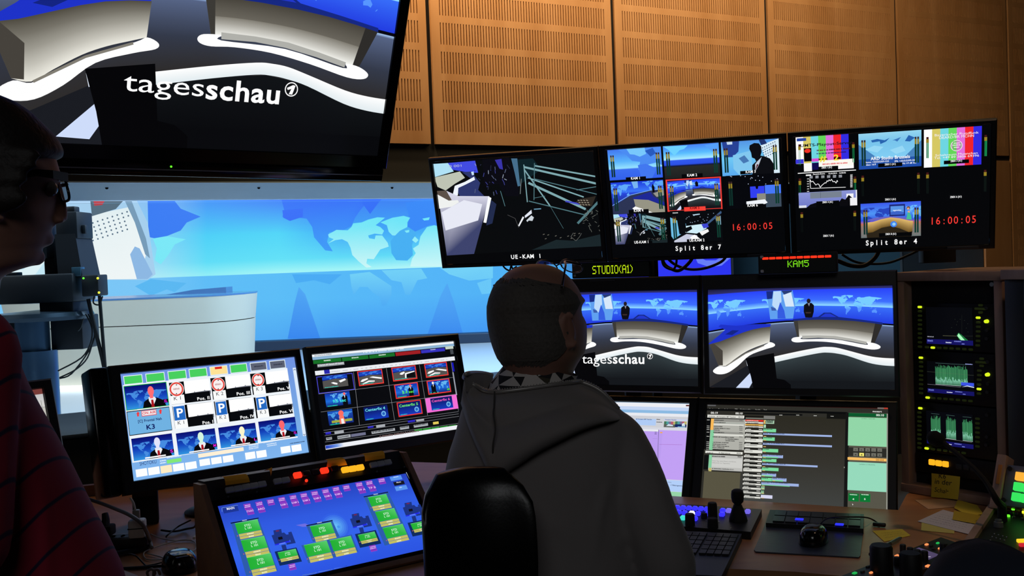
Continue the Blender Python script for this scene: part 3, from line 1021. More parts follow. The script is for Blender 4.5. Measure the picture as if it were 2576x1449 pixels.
# leaning white picture of a robot arm with a dotted plate
WHT = lambda x, y: lerp((236, 246, 250), (255, 255, 255), min(1, max(0, (y - 520) / 60)))
cv.poly([(-400, 500), (180, 500), (180, 700), (-400, 720)], (206, 238, 252))
cv.poly([(160, 505), (345, 505), (372, 560), (392, 690), (372, 704), (160, 704)], (176, 214, 246))
cv.poly([(150, 530), (212, 545), (330, 520), (348, 560), (368, 640), (352, 702), (150, 704)], WHT)
cv.poly([(228, 506), (310, 506), (292, 526), (232, 544)], (90, 112, 130))
cv.poly([(236, 506), (264, 506), (258, 516), (238, 518)], (190, 70, 80))
cv.poly([(315, 506), (332, 506), (368, 600), (378, 650), (366, 640), (340, 560)], (126, 160, 190))
cv.poly([(328, 640), (340, 620), (352, 625), (385, 690), (372, 702), (345, 702)], (150, 190, 235))
cv.up()
for r in range(5):
    for k in range(9):
        x = 222 + k * 12.3 + r * 3.2
        y = 570 + r * 10 - k * 4.0 - 5
        if x < 330 - (4 - r) * 2:
            cv.ell((x, y), 2.3 * LY / FPX / LWW, (96, 118, 140), 8, up=False)
cv.poly([(2, 680), (60, 678), (100, 640), (105, 600), (140, 600), (120, 650), (90, 690), (20, 706)], (236, 250, 255))
cv.poly([(-200, 700), (30, 680), (10, 760), (-200, 800)], (70, 110, 240))
# right end: saturated blue with a paler arc
cv.poly([(1560, 560), (1840, 560), (1840, 860), (1560, 860)], lambda x, y: (44, 50, 250))
cv.poly([(1745, 640), (1775, 655), (1800, 655), (1830, 636), (1838, 648), (1815, 668), (1785, 672), (1755, 662)], (110, 130, 255))
cv.mesh('display_surface', led)
g = MB()
g.box((-2.75, LY + 0.12, (4.2 + 0.28) / 2), (LWW + 0.1, 0.2, LWH + 0.06))
g.build('wall_body', BLACKM, led, smooth=False)
g = MB()
g.box((-2.75, LY - 0.05, SZ + 0.08), (LWW + 0.1, 0.5, 0.16), 0.01)
g.build('plinth', mat('plinth_blue', '142a44', 0.5), led, smooth=False)

# presenter's desk: drop-shaped, lit from its own foot
DESKW = mat('studio_desk_white', 'c2beb0', 0.5)
y0 = 12.0
def dpt(px, y, z): 
    p = onY(px, 760, y)
    return (p.x, y, z)
def desk_ring(inset, z, back):
    xs = [onY(p, 760, y0).x for p in (60, 200, 360, 512)]
    xr = onY(642, 760, y0 + 0.9).x
    pts = [(xs[0] - 0.4, y0 + 0.25), (xs[0], y0), (xs[1], y0 - 0.06), (xs[2], y0 - 0.04), (xs[3], y0 + 0.02), (xs[3] + (xr - xs[3]) * 0.55, y0 + 0.22), (xs[3] + (xr - xs[3]) * 0.88, y0 + 0.55), (xr, y0 + 0.95), (xr - 0.08, y0 + 1.35), (xs[3], y0 + 1.5), (xs[1], y0 + 1.3), (xs[0] - 0.4, y0 + 1.2)]
    cx, cy = -4.4, y0 + 0.75
    out = []
    for x, y in pts:
        f = inset
        out.append((cx + (x - cx) * (1 - f * 0.30), cy + (y - cy) * (1 - f), z))
    return out
zt = onY(400, 747, y0).z
sd = thing('presenter_desk', 'curved white presenter desk in the studio beyond the glass', 'desk', (-4.4, y0 + 0.75, SZ))
g = MB()
g.loft([desk_ring(0.22, SZ + 0.05, 0), desk_ring(0.16, SZ + 0.25, 0), desk_ring(0.08, zt - 0.34, 0)])
g.build('lower_body', DESKW, sd, angle=0.9)
g = MB()
g.loft([desk_ring(0.08, zt - 0.33, 0), desk_ring(0.0, zt - 0.02, 0)])
g.build('upper_body', DESKW, sd, angle=0.9)
g = MB()
g.loft([desk_ring(-0.005, zt - 0.02, 0), desk_ring(-0.005, zt, 0)])
p = onY(520, 733, y0 + 1.1)
g.loft([[(p.x - 0.5, y0 + 1.0, zt), (p.x + 0.28, y0 + 1.0, zt), (p.x + 0.28, y0 + 1.3, zt), (p.x - 0.3, y0 + 1.3, zt)], [(p.x - 0.15, y0 + 1.0, zt + 0.05), (p.x + 0.28, y0 + 1.0, zt + 0.07), (p.x + 0.28, y0 + 1.3, zt + 0.07), (p.x - 0.1, y0 + 1.3, zt + 0.05)]])
g.build('desk_top', mat('desk_top_blue', '4f78a8', 0.25), sd, angle=0.9)
g = MB()
g.loft([desk_ring(0.03, SZ, 0), desk_ring(0.03, SZ + 0.05, 0)])
g.build('light_base', glow('studio_base_glow', 'f4faff', 2.2), sd, angle=0.9)

# robot camera on a column
NAVYM = mat('camera_black', '0a0f16', 0.55)
CY = 8.0
def cp(px, py, y=CY): return onY(px, py, y)
rbt = thing('studio_camera', 'robotic studio camera with teleprompter on a steel column', 'camera', (cp(80, 900).x, CY, SZ))
def cbox(x0, y0_, x1, y1, d0, d1, bev=0.01):
    a, b = cp(x0, y0_), cp(x1, y1)
    g = MB()
    g.box(((a.x + b.x) / 2, CY + (d0 + d1) / 2, (a.z + b.z) / 2), (abs(b.x - a.x), d1 - d0, abs(a.z - b.z)), bev)
    return g
g = cbox(152, 535, 209, 600, -0.1, 0.2)
a, b = cp(158, 590), cp(224, 696)
g.hexa([(a.x, CY - 0.12, b.z), (b.x, CY - 0.12, b.z), (b.x, CY + 0.22, b.z), (a.x, CY + 0.22, b.z), (a.x - 0.02, CY - 0.1, a.z), (b.x - 0.05, CY - 0.1, a.z), (b.x - 0.05, CY + 0.2, a.z), (a.x - 0.02, CY + 0.2, a.z)])
a = cp(183, 523); g.box((a.x, CY, a.z - 0.02), (0.07, 0.1, 0.06), 0.01)
a = cp(213, 577); g.box((a.x, CY, a.z), (0.03, 0.05, 0.07), 0.006)
g.build('camera_tower', NAVYM, rbt)
g = cbox(60, 560, 126, 650, -0.05, 0.35)
a, b = cp(96, 600), cp(158, 700)
g.box(((a.x + b.x) / 2, CY + 0.2, (a.z + b.z) / 2), (abs(b.x - a.x), 0.25, abs(a.z - b.z)), 0.01)
g.build('lens_block', NAVYM, rbt)
g = cbox(14, 694, 210, 757, -0.18, 0.25, 0.015)
a = cp(35, 690); g.box((a.x, CY, a.z), (0.09, 0.1, 0.03), 0.006)
a = cp(10, 716); g.box((a.x, CY, a.z), (0.05, 0.08, 0.05), 0.006)
g.build('pan_head', NAVYM, rbt)
g = cbox(222, 692, 267, 743, -0.14, 0.05)
cb = g.build('control_box', NAVYM, rbt)
LEDY = glow('yellow_led', 'e8f020', 3.0)
LEDG = glow('green_led', '50f020', 2.5)
for px, py in ((246, 700), (249, 736)):
    g = MB()
    g.ball(cp(px, py, CY - 0.145), 0.009, 10, 6)
    g.build('indicator_light', LEDY, cb)
g = MB(); g.ball(cp(210, 700, CY - 0.19), 0.008, 10, 6); g.build('status_light', LEDG, rbt)
g = cbox(197, 672, 221, 694, -0.13, -0.05, 0.004)
g.build('clear_cover', mat('clear_cover_plastic', '35505e', 0.2), rbt)
a = cp(110, 795)
g = MB(Matrix.Translation((a.x, CY, a.z)))
g.lathe([(0.05, -0.03), (0.36, -0.03), (0.375, 0.0), (0.36, 0.03), (0.05, 0.05)], seg=40)
g.build('ring_tray', mat('tray_metal', '2c3a46', 0.3, 0.6), rbt)
g = cbox(120, 757, 206, 800, -0.15, 0.15); g.build('mount_plate', NAVYM, rbt)
g = cbox(122, 798, 207, 879, 0.02, 0.35); g.build('counterweight', NAVYM, rbt)
g = cbox(-60, 806, 42, 878, 0.05, 0.35); g.build('counterweight', NAVYM, rbt)
COLM = mat('column_steel', '5c7a98', 0.32, 0.75)
a, b = cp(40, 808), cp(125, 880)
g = MB(Matrix.Translation(((a.x + b.x) / 2, CY, 0)))
r1 = abs(b.x - a.x) / 2
g.lathe([(r1, b.z), (r1, a.z)], seg=32)
col_o = g.build('upper_column', COLM, rbt)
g = MB(Matrix.Translation(((a.x + b.x) / 2 + 0.01, CY, 0)))
r2 = abs(cp(141, 900).x - cp(35, 900).x) / 2
g.lathe([(r2 * 1.9, SZ), (r2 * 1.9, SZ + 0.05), (r2 * 1.3, SZ + 0.12), (r2, SZ + 0.2), (r2, b.z)], seg=32)
g.build('lower_column', COLM, rbt)
CABLEM = mat('black_cable', '08090b', 0.5)
g = MB()
yy = CY - 0.08
g.tube([cp(222, 752, yy), cp(236, 815, yy), cp(262, 925, yy), cp(268, 1000, yy)], 0.016)
g.tube([cp(250, 742, yy), cp(254, 790, yy), cp(264, 920, yy), cp(270, 1000, yy)], 0.014)
g.tube([cp(238, 742, yy), cp(235, 762, yy), cp(250, 766, yy), cp(258, 745, yy)], 0.006)
for pts in ([(216, 790), (231, 825), (228, 862), (205, 900), (146, 933)], [(222, 790), (238, 840), (222, 885), (180, 940), (150, 952)], [(212, 790), (204, 822), (196, 832)], [(236, 850), (220, 900), (190, 930), (150, 950)]):
    g.tube([cp(x, y, yy) for x, y in pts], 0.006)
g.build('cables', CABLEM, rbt)
# ------------------------------------------------------------------ big television hanging at upper left
TVF = Frame(CAM + Vector((-1.251, 2.5261, 0.9975)), 0.6812, -0.3425)
TW, TH = 1.22, 0.667
tv = monitor('television', 'large wall television showing the tagesschau title over the studio desks', TVF, TW, TH, (0.035, 0.042, 0.03, 0.045), depth=0.06, cat='television', body=BLACKG)
CHH = 0.299; CWW = 0.531
FF = Frame(CAM + Vector((0.091, 3.3505, -0.1193)), -0.428, 0.0852)
fcv = display(FF, CWW, CHH, 1400, 620, 2.927)
def logo(cv):
    """title line and ring with a numeral, authored in pixels of the program monitor's crop"""
    um = lambda x, y: fcv.m(x, y)
    c = cv.child(lambda x, y: um(x, y), cv.clip)
    W_ = (255, 255, 255)
    c.text('tages', (190, 861), (414, 860), 67, W_)
    c.text('schau', (414, 861), (655, 860), 67, W_, True)
    c.ell((689, 808), 0.0175, W_, 32)
    c.ell((689, 808), 0.0145, (20, 22, 24), 32)
    c.poly([(681, 800), (698, 793), (702, 795), (690, 824), (682, 824), (690, 804), (680, 806)], W_)
cv = Canvas(TW, TH, lambda u, v, d: TVF.p(u * TW, -d - 0.0006, -v * TH))
cv.m = lambda x, y: (x, y)
base_fill(cv)
HM = (1415.99689, -34.10238, -1620.70524, 198.59576, 1275.92649, -1063.82034, 0.32376, 0.13604)
def tv_uv(x, y):
    q = TVF.hit(x, y)
    return (q.x / TW, -q.z / TH)
def tv_map(x, y):
    x, y = x / 1000, y / 1000
    w = HM[6] * x + HM[7] * y + 1
    return tv_uv((HM[0] * x + HM[1] * y + HM[2]) / w, (HM[3] * x + HM[4] * y + HM[5]) / w)
studio_pic(cv, gm=tv_map, dark=((16, 19, 22), (8, 9, 12)))
t = cv.child(lambda x, y: tv_uv(x / 2.337, y / 2.337), cv.clip)
W_ = (255, 255, 255)
t.text('tages', (724, 532), (1203, 572), 112, W_)
t.text('schau', (1203, 578), (1650, 615), 118, W_, True)
t.ell((1712, 525), 0.0185, W_, 36); t.ell((1712, 525), 0.0158, (20, 22, 24), 36)
t.poly([(1686, 516), (1722, 500), (1736, 504), (1716, 556), (1696, 553), (1712, 522), (1690, 528)], W_)
cv.mesh('screen', tv)
g = MB(TVF.M)
g.box((TW / 2, 0.004, -TH - 0.064), (TW + 0.05, 0.04, 0.045), 0.006)
g.build('speaker_bar', BLACKG, tv)
g = MB(TVF.M); g.box((TW / 2, -0.017, -TH - 0.064), (TW + 0.04, 0.004, 0.003)); g.build('trim_line', STEEL, tv)
g = MB(); g.ball(TVF.p(TVF.hit(425, 418).x, -0.018, -TH - 0.054), 0.0032, 8, 6); g.build('power_light', LEDG, tv)
c = TVF.p(TW / 2, 0.1, -TH * 0.4)
g = MB()
g.tube([c, c + Vector((0.1, 0.12, 0.15)), Vector((c.x + 0.12, c.y + 0.15, 3.9))], 0.03, 12, 4)
g.build('ceiling_pole', BLACKM, tv)

# ------------------------------------------------------------------ desk monitors, left pair
AF = Frame(CAM + Vector((-1.106262, 2.818726, -0.28239)), 0.667846, 0.239676)
BF = Frame(CAM + Vector((-0.636306, 3.157371, -0.278124)), 0.636651, 0.22017)
mA = monitor('monitor', 'desk monitor with grid of presenter tiles and blue parking signs', AF, CWW, CHH, (0.03, 0.022, 0.026, 0.036), standz=0.765, depth=0.05)
cv = display(AF, CWW, CHH, 200, 840, 3.45)
m0 = cv.m
cv.m = lambda x, y: (x, y)
cv.grad((0, 0), (1, 1), [(0, (112, 146, 226)), (0.6, (120, 170, 228)), (1, (128, 182, 240))], 8)
cv.m = m0
GRN = (72, 208, 96)
for (p, q, c) in (((378, 366), (552, 428), GRN), ((570, 346), (745, 408), GRN), ((762, 325), (932, 387), GRN), ((945, 306), (1112, 368), GRN), ((1125, 286), (1290, 348), (255, 226, 150)), ((1300, 268), (1460, 330), GRN), ((1475, 252), (1630, 312), (92, 98, 116)), ((1643, 236), (1792, 296), (92, 98, 116))):
    cv.rect(p, q, (226, 240, 246))
    cv.rect((p[0] + 7, p[1] + 6), (q[0] - 7, q[1] - 6), c)
cv.rect((1172, 288), (1236, 302), (220, 40, 30))
cv.scribble((1515, 290), (1595, 282), 12, (50, 54, 70), 1, 4)
cv.scribble((1685, 274), (1760, 266), 12, (50, 54, 70), 2, 4)
cv.rect((374, 446), (1893, 900), (238, 244, 250))
def tile(p, q): return cv.sub(p, q)
cv.rect((380, 455), (779, 622), (20, 170, 60))
suit_pic(tile((386, 460), (773, 618)), (255, 110, 116), 'XL')
cv.rect((500, 655), (688, 640), (255, 255, 255))
def sign(col, cx, cy, r, lab, lp, lq, wp_, wq, pos, pa, pb, park):
    """camera position tile: traffic sign, number plate, white preview"""
    cv.rect((wp_[0] - 128, wp_[1] + 14), (wq[0] + 2, wq[1] + 54), (6, 8, 10))
    cv.rect(wp_, wq, (255, 255, 255))
    n = wq[0] - wp_[0]
    cv.poly([(wp_[0] + 14, wq[1] + 2), (wq[0] - n * .62, wq[1] - 12), (wq[0] - n * .6, wq[1] - 22), (wq[0] - n * .57, wq[1] - 14), (wq[0] - n * .25, wq[1] - 26), (wq[0] - n * .23, wq[1] - 36), (wq[0] - n * .2, wq[1] - 28), (wq[0], wq[1] - 30), (wq[0], wq[1]), ], (120, 124, 136))
    cv.rect((wp_[0] + 14, wq[1] - 0), (wq[0], wq[1] + 46), (8, 10, 14))
    cv.text(pos, pa, pb, 26, (250, 250, 250), True)
    cv.rect(lp, lq, (250, 252, 252))
    cv.text(lab, (lp[0] + 28, lq[1] - 22), (lq[0] - 25, lq[1] - 30), 30, (40, 44, 52))
    if park:
        cv.rect((cx - r, cy - r), (cx + r, cy + r), (250, 252, 255))
        cv.rect((cx - r + 4, cy - r + 6), (cx + r - 4, cy + r - 6), (36, 106, 196))
        cv.text('P', (cx - 24, cy + 38), (cx + 38, cy + 34), 74, (255, 255, 255), True)
    else:
        rr = r / 1530.0
        cv.ell((cx, cy), rr, (252, 250, 250), 32)
        cv.ell((cx, cy), rr * 0.94, (226, 70, 60), 32)
        cv.ell((cx, cy), rr * 0.72, (250, 240, 240), 32)
        cv.scribble((cx - 26, cy + 8), (cx + 26, cy + 4), 16, (200, 160, 160), int(cx), 3)
        cv.poly([(cx - 8, cy - 40), (cx + 8, cy - 42), (cx, cy - 30)], (30, 30, 30))
        cv.poly([(cx - 8, cy + 44), (cx + 8, cy + 42), (cx, cy + 32)], (30, 30, 30))
sign(1, 840, 480, 62, 'K 1', (788, 540), (915, 600), (902, 412), (1138, 520), 'Pos. II', (1020, 578), (1132, 566), False)
sign(2, 1202, 440, 60, 'K 2', (1155, 500), (1275, 560), (1260, 372), (1488, 478), 'Pos. III', (1362, 535), (1482, 522), False)
sign(3, 1548, 400, 58, 'K 3', (1503, 460), (1617, 518), (1605, 334), (1818, 438), 'Pos. V', (1718, 492), (1822, 480), False)
cv.rect((406, 676), (803, 836), (10, 14, 20))
cv.rect((412, 682), (799, 830), (112, 178, 226))
cv.rect((533, 670), (668, 702), (235, 60, 70)); cv.rect((538, 674), (663, 697), (240, 240, 244)); 
cv.text('ON AIR', (545, 702), (660, 690), 22, (230, 50, 60), True)
for ax, ay in ((505, 698), (700, 675)):
    cv.poly([(ax - 16, ay), (ax, ay - 24), (ax + 16, ay - 3), (ax + 8, ay - 3), (ax + 9, ay + 18), (ax - 7, ay + 20), (ax - 8, ay)], (236, 60, 64))
cv.text('[C] Frontal Nah', (505, 772), (715, 750), 22, (20, 36, 100), True)
cv.text('K3', (578, 832), (660, 824), 40, (10, 20, 90), True)
sign(1, 866, 688, 60, 'K 1', (820, 752), (942, 812), (930, 616), (1165, 724), 'Pos. I', (1065, 786), (1162, 774), True)
sign(2, 1228, 646, 57, 'K 2', (1183, 706), (1298, 764), (1290, 574), (1512, 680), 'Pos. IV', (1393, 740), (1516, 726), True)
sign(3, 1577, 604, 54, 'K 3', (1535, 662), (1645, 720), (1635, 540), (1848, 636), 'Pos. VI', (1735, 694), (1854, 680), True)
for p, q, hc, tg in (((445, 912), (822, 1052), (226, 228, 252), 'S'), ((832, 866), (1195, 1002), (214, 246, 224), 'M'), ((1199, 816), (1545, 946), (250, 246, 206), 'L'), ((1546, 764), (1890, 888), (255, 104, 110), 'XL')):
    suit_pic(tile(p, q), hc, tg)
    cv.rect((p[0] + (q[0] - p[0]) * 0.32, q[1] + 22), (p[0] + (q[0] - p[0]) * 0.8, q[1] + 6), (255, 255, 255))
cv.rect((1845, 297), (1963, 884), (222, 236, 252))
cv.line([(1853, 318), (1862, 308), (1873, 316)], 0.003, (60, 80, 120)); cv.line([(1936, 872), (1947, 880), (1957, 870)], 0.003, (60, 80, 120))
cv.text('SHOTOKU', (519, 1146), (668, 1130), 32, (36, 52, 110))
cv.scribble((695, 1110), (748, 1104), 12, (225, 240, 255), 3, 3); cv.scribble((695, 1130), (748, 1124), 12, (225, 240, 255), 4, 3)
cv.rect((752, 1096), (882, 1108), (130, 232, 120))
cv.scribble((755, 1082), (880, 1064), 14, (225, 240, 255), 5, 8)
for k in range(5):
    cv.rect((482 + k * 107, 1180 - k * 15), (588 + k * 107, 1230 - k * 16), (254, 236, 196) if k == 2 else (252, 254, 255))
cv.rect((1024, 1044), (1422, 1016), (254, 240, 214))
for k in range(3): cv.rect((1034 + k * 101, 1094 - k * 15), (1132 + k * 101, 1136 - k * 15), (252, 254, 255))
for k in range(2): cv.rect((1430 + k * 97, 1034 - k * 14), (1525 + k * 97, 1080 - k * 14), (252, 254, 255))
for k in range(2): cv.rect((1738 + k * 94, 984 - k * 14), (1830 + k * 94, 1028 - k * 14), (252, 254, 255))
for k, (x, y) in enumerate(((1465, 975), (1465, 990), (1465, 1005), (1590, 950), (1620, 965), (1625, 980))):
    cv.scribble((x, y), (x + 85, y - 11), 10, (220, 235, 250), k + 9, 6)
cv.scribble((1822, 958), (1950, 940), 10, (60, 90, 130), 30, 10)
cv.mesh('screen', mA)
g = MB(AF.M); g.box((-0.056, 0.05, -CHH / 2 - 0.004), (0.05, 0.09, CHH + 0.06), 0.008); g.build('side_casing', BLACKG, mA)

mB = monitor('monitor', 'desk monitor with black page of red-framed thumbnails reading Centerfix', BF, CWW, CHH, (0.02, 0.024, 0.026, 0.036), standz=0.765, depth=0.05)
cv = display(BF, CWW, CHH, 740, 820, 4.026)
base_fill(cv, (8, 9, 12))
W8 = (240, 244, 248)
cv.rect((176, 293), (1618, 178), W8)
cv.scribble((205, 308), (380, 292), 12, (150, 160, 170), 1, 8)
cv.rect((181, 318), (1620, 205), (140, 180, 214))
cv.scribble((700, 276), (1110, 240), 12, (220, 235, 245), 2, 20)
for p, q, c in (((190, 350), (478, 358), (24, 112, 40)), ((481, 322), (753, 332), (24, 112, 40)), ((757, 296), (1020, 306), (24, 112, 40)), ((1023, 270), (1280, 280), (160, 30, 34)), ((1282, 246), (1527, 254), (54, 50, 190)), ((1528, 210), (1612, 230), (200, 214, 200))):
    cv.rect(p, q, c)
for k, x in enumerate((300, 582, 856)): cv.scribble((x, 358 - k * 28), (x + 70, 351 - k * 28), 12, (220, 235, 220), k, 4)
cv.scribble((1380, 246), (1430, 240), 10, (210, 210, 240), 8, 3)
cv.rect((232, 390), (508, 392), (150, 154, 160)); cv.text('K Kamera S/P Kamera S/P Kamera', (240, 408), (500, 382), 16, (240, 242, 245), True)
cv.rect((1576, 240), (1614, 284), (70, 74, 80))
cv.rect((208, 458), (1628, 348), (236, 238, 242)); cv.rect((300, 448), (362, 482), (40, 40, 170)); cv.scribble((370, 470), (1560, 350), 10, (190, 192, 200), 4, 60)
cv.rect((1592, 372), (1624, 460), (26, 24, 190)); cv.rect((1600, 470), (1650, 700), (150, 156, 170))
LN = (150, 152, 158)
for a, b in (((600, 470), (660, 1005)), ((932, 430), (1015, 955)), ((1266, 394), (1350, 905)), ((1586, 356), (1662, 860))): cv.line([a, b], 0.002, LN)
for a, b in (((246, 690), (1620, 520)), ((268, 872), (1640, 690)), ((296, 1058), (1664, 868)), ((300, 1080), (1664, 890)), ((308, 1112), (1668, 915)), ((312, 1176), (1672, 985))): cv.line([a, b], 0.0016, LN)
cv.frame((222, 516), (612, 644), (80, 76, 220), 0.004)
RED = (236, 56, 48)
def th(p, q, red=False):
    if red: cv.rect((p[0] - 10, p[1] - 8), (q[0] + 10, q[1] + 9), RED)
    return cv.sub(p, q)
mini_studio(th((278, 512), (548, 606)), 1)
mini_studio(th((645, 470), (898, 572), True), 0)
mini_studio(th((990, 432), (1236, 526), True), 2)
mini_studio(th((1322, 394), (1552, 490), True), 0)
def anchor(t, txt, tc, x=0.72, hc=(255, 110, 100), mapx=0.1):
    t.grad((0, 0), (1, 1), [(0, (16, 50, 170)), (0.6, (30, 110, 220)), (1, (16, 40, 120))], 6)
    worldmap(t, mapx, 0.05, mapx + 0.7, 0.8, (100, 180, 240))
    t.poly([(x - 0.1, 1), (x - 0.11, 0.4), (x - 0.05, 0.28), (x + 0.07, 0.28), (x + 0.11, 0.4), (x + 0.1, 1)], (8, 10, 16))
    t.poly([(x - 0.02, 0.28), (x + 0.03, 0.28), (x, 0.5)], (230, 236, 240))
    t.ell((x, 0.15), 0.05 * (t.m(1, 0)[0] - t.m(0, 0)[0]), hc)
    if txt: t.text(txt, (0.28, 0.74), (0.82, 0.74), 0.22, tc, True)
    t.scribble((0.05, 0.98), (0.45, 0.98), 0.07, (40, 220, 170), 2)
anchor(th((305, 690), (574, 792)), '9.5 sec', (60, 240, 220), 0.78, mapx=0.2)
anchor(th((1017, 606), (1258, 700), True), '8.4 sec', (90, 230, 70), 0.68)
t = th((1346, 566), (1578, 660), True)
anchor(t, None, None, 0.24, (250, 240, 230), 0.3); t.poly([(0.12, 1), (0.2, 0.6), (0.28, 0.6), (0.38, 1), (0.3, 1), (0.24, 0.75), (0.18, 1)], (8, 10, 16)); t.rect((0.86, 0.75), (0.98, 0.9), (80, 200, 60))
t = th((332, 872), (602, 975))
t.grad((0, 0), (1, 1), [(0, (30, 90, 200)), (1, (14, 30, 110))], 4); worldmap(t, 0, 0.1, 1, 1, (80, 160, 230))
t.rect((0.12, 0.68), (0.95, 0.86), (160, 170, 60)); t.poly([(0.45, 0.4), (0.62, 0.4), (0.66, 1), (0.42, 1)], (250, 120, 100)); t.poly([(0.5, 0.62), (0.6, 0.62), (0.62, 1), (0.5, 1)], (240, 240, 240)); t.ell((0.53, 0.22), 0.017, (255, 110, 100)); t.scribble((0.05, 0.99), (0.45, 0.99), 0.07, (40, 220, 170), 2)
globe_pic(th((697, 828), (956, 926)), 'Centerfix 4', (110, 230, 240))
globe_pic(th((1043, 786), (1288, 880), True), 'Centerfix 5', (120, 240, 110))
cv.rect((1322, 736), (1660, 836), (244, 110, 214))
globe_pic(cv.sub((1372, 738), (1608, 826)), 'Centerfix 6', (240, 90, 190))
GB = (168, 172, 178)
for p, q, c in (((403, 1070), (500, 1084), GB), ((825, 1008), (918, 1020), GB), ((1230, 950), (1312, 960), GB), ((312, 1080), (370, 1094), (44, 40, 190)), ((740, 1020), (800, 1030), (44, 40, 190)), ((1145, 960), (1222, 970), (44, 40, 190)), ((318, 1132), (380, 1150), GB), ((432, 1116), (568, 1128), GB), ((570, 1098), (722, 1104), (110, 112, 140)), ((778, 1070), (1018, 1060), GB), ((1065, 1024), (1160, 1040), GB), ((1205, 1004), (1352, 1010), GB), ((1400, 975), (1460, 992), (226, 200, 90))):
    cv.rect(p, q, c)
for k, (x, y, L) in enumerate(((326, 1146, 48), (440, 1136, 110), (790, 1082, 210), (1072, 1036, 80), (1212, 1014, 130))): cv.scribble((x, y), (x + L, y - L * 0.09), 12, (60, 62, 66), k, 8)
for k in range(5): cv.rect((1212 + k * 86, 1052 - k * 10), (1294 + k * 86, 1058 - k * 10), (40, 150, 50))
cv.rect((310, 1212), (1750, 1040), (238, 240, 246)); cv.grad((312, 1214), (500, 1218), [(0, (30, 60, 190)), (0.6, (110, 150, 230)), (1, (238, 240, 246))], 6, True); cv.scribble((860, 1132), (1260, 1090), 20, (110, 90, 90), 3, 16)
cv.mesh('screen', mB)

# ------------------------------------------------------------------ hanging row of three monitors
RWO = CAM + Vector((-0.257582, 3.297148, 0.337548))
RYAW, RTILT, RH, RW = -0.29265, -0.247936, 0.373632, 0.565
def row_frame(k, dx, dz):
    f = Frame(RWO, RYAW, RTILT)
    return Frame(f.p(k * RW + dx, 0, -dz), RYAW, RTILT)
def rowmon(k, label):
    f = row_frame(k, 0.0165, 0.014)
    W, H = RW - 0.034, RH - 0.028
    m_ = monitor('monitor', label, f, W, H, (0.0155, 0.0155, 0.013, 0.013), 'hanging row of three monitors', depth=0.05)
    g = MB(f.M)
    g.box((W - 0.07, -0.007, -H - 0.006), (0.085, 0.005, 0.009), 0.002)
    g.build('name_plate', mat('plate_grey', '34353a', 0.4), m_)
    return f, W, H, m_
f, W, H, mC = rowmon(0, 'leftmost of three hanging monitors, dark studio view captioned UE-KAM 1')
cv = display(f, W, H, 1060, 350, 3.916)
base_fill(cv)
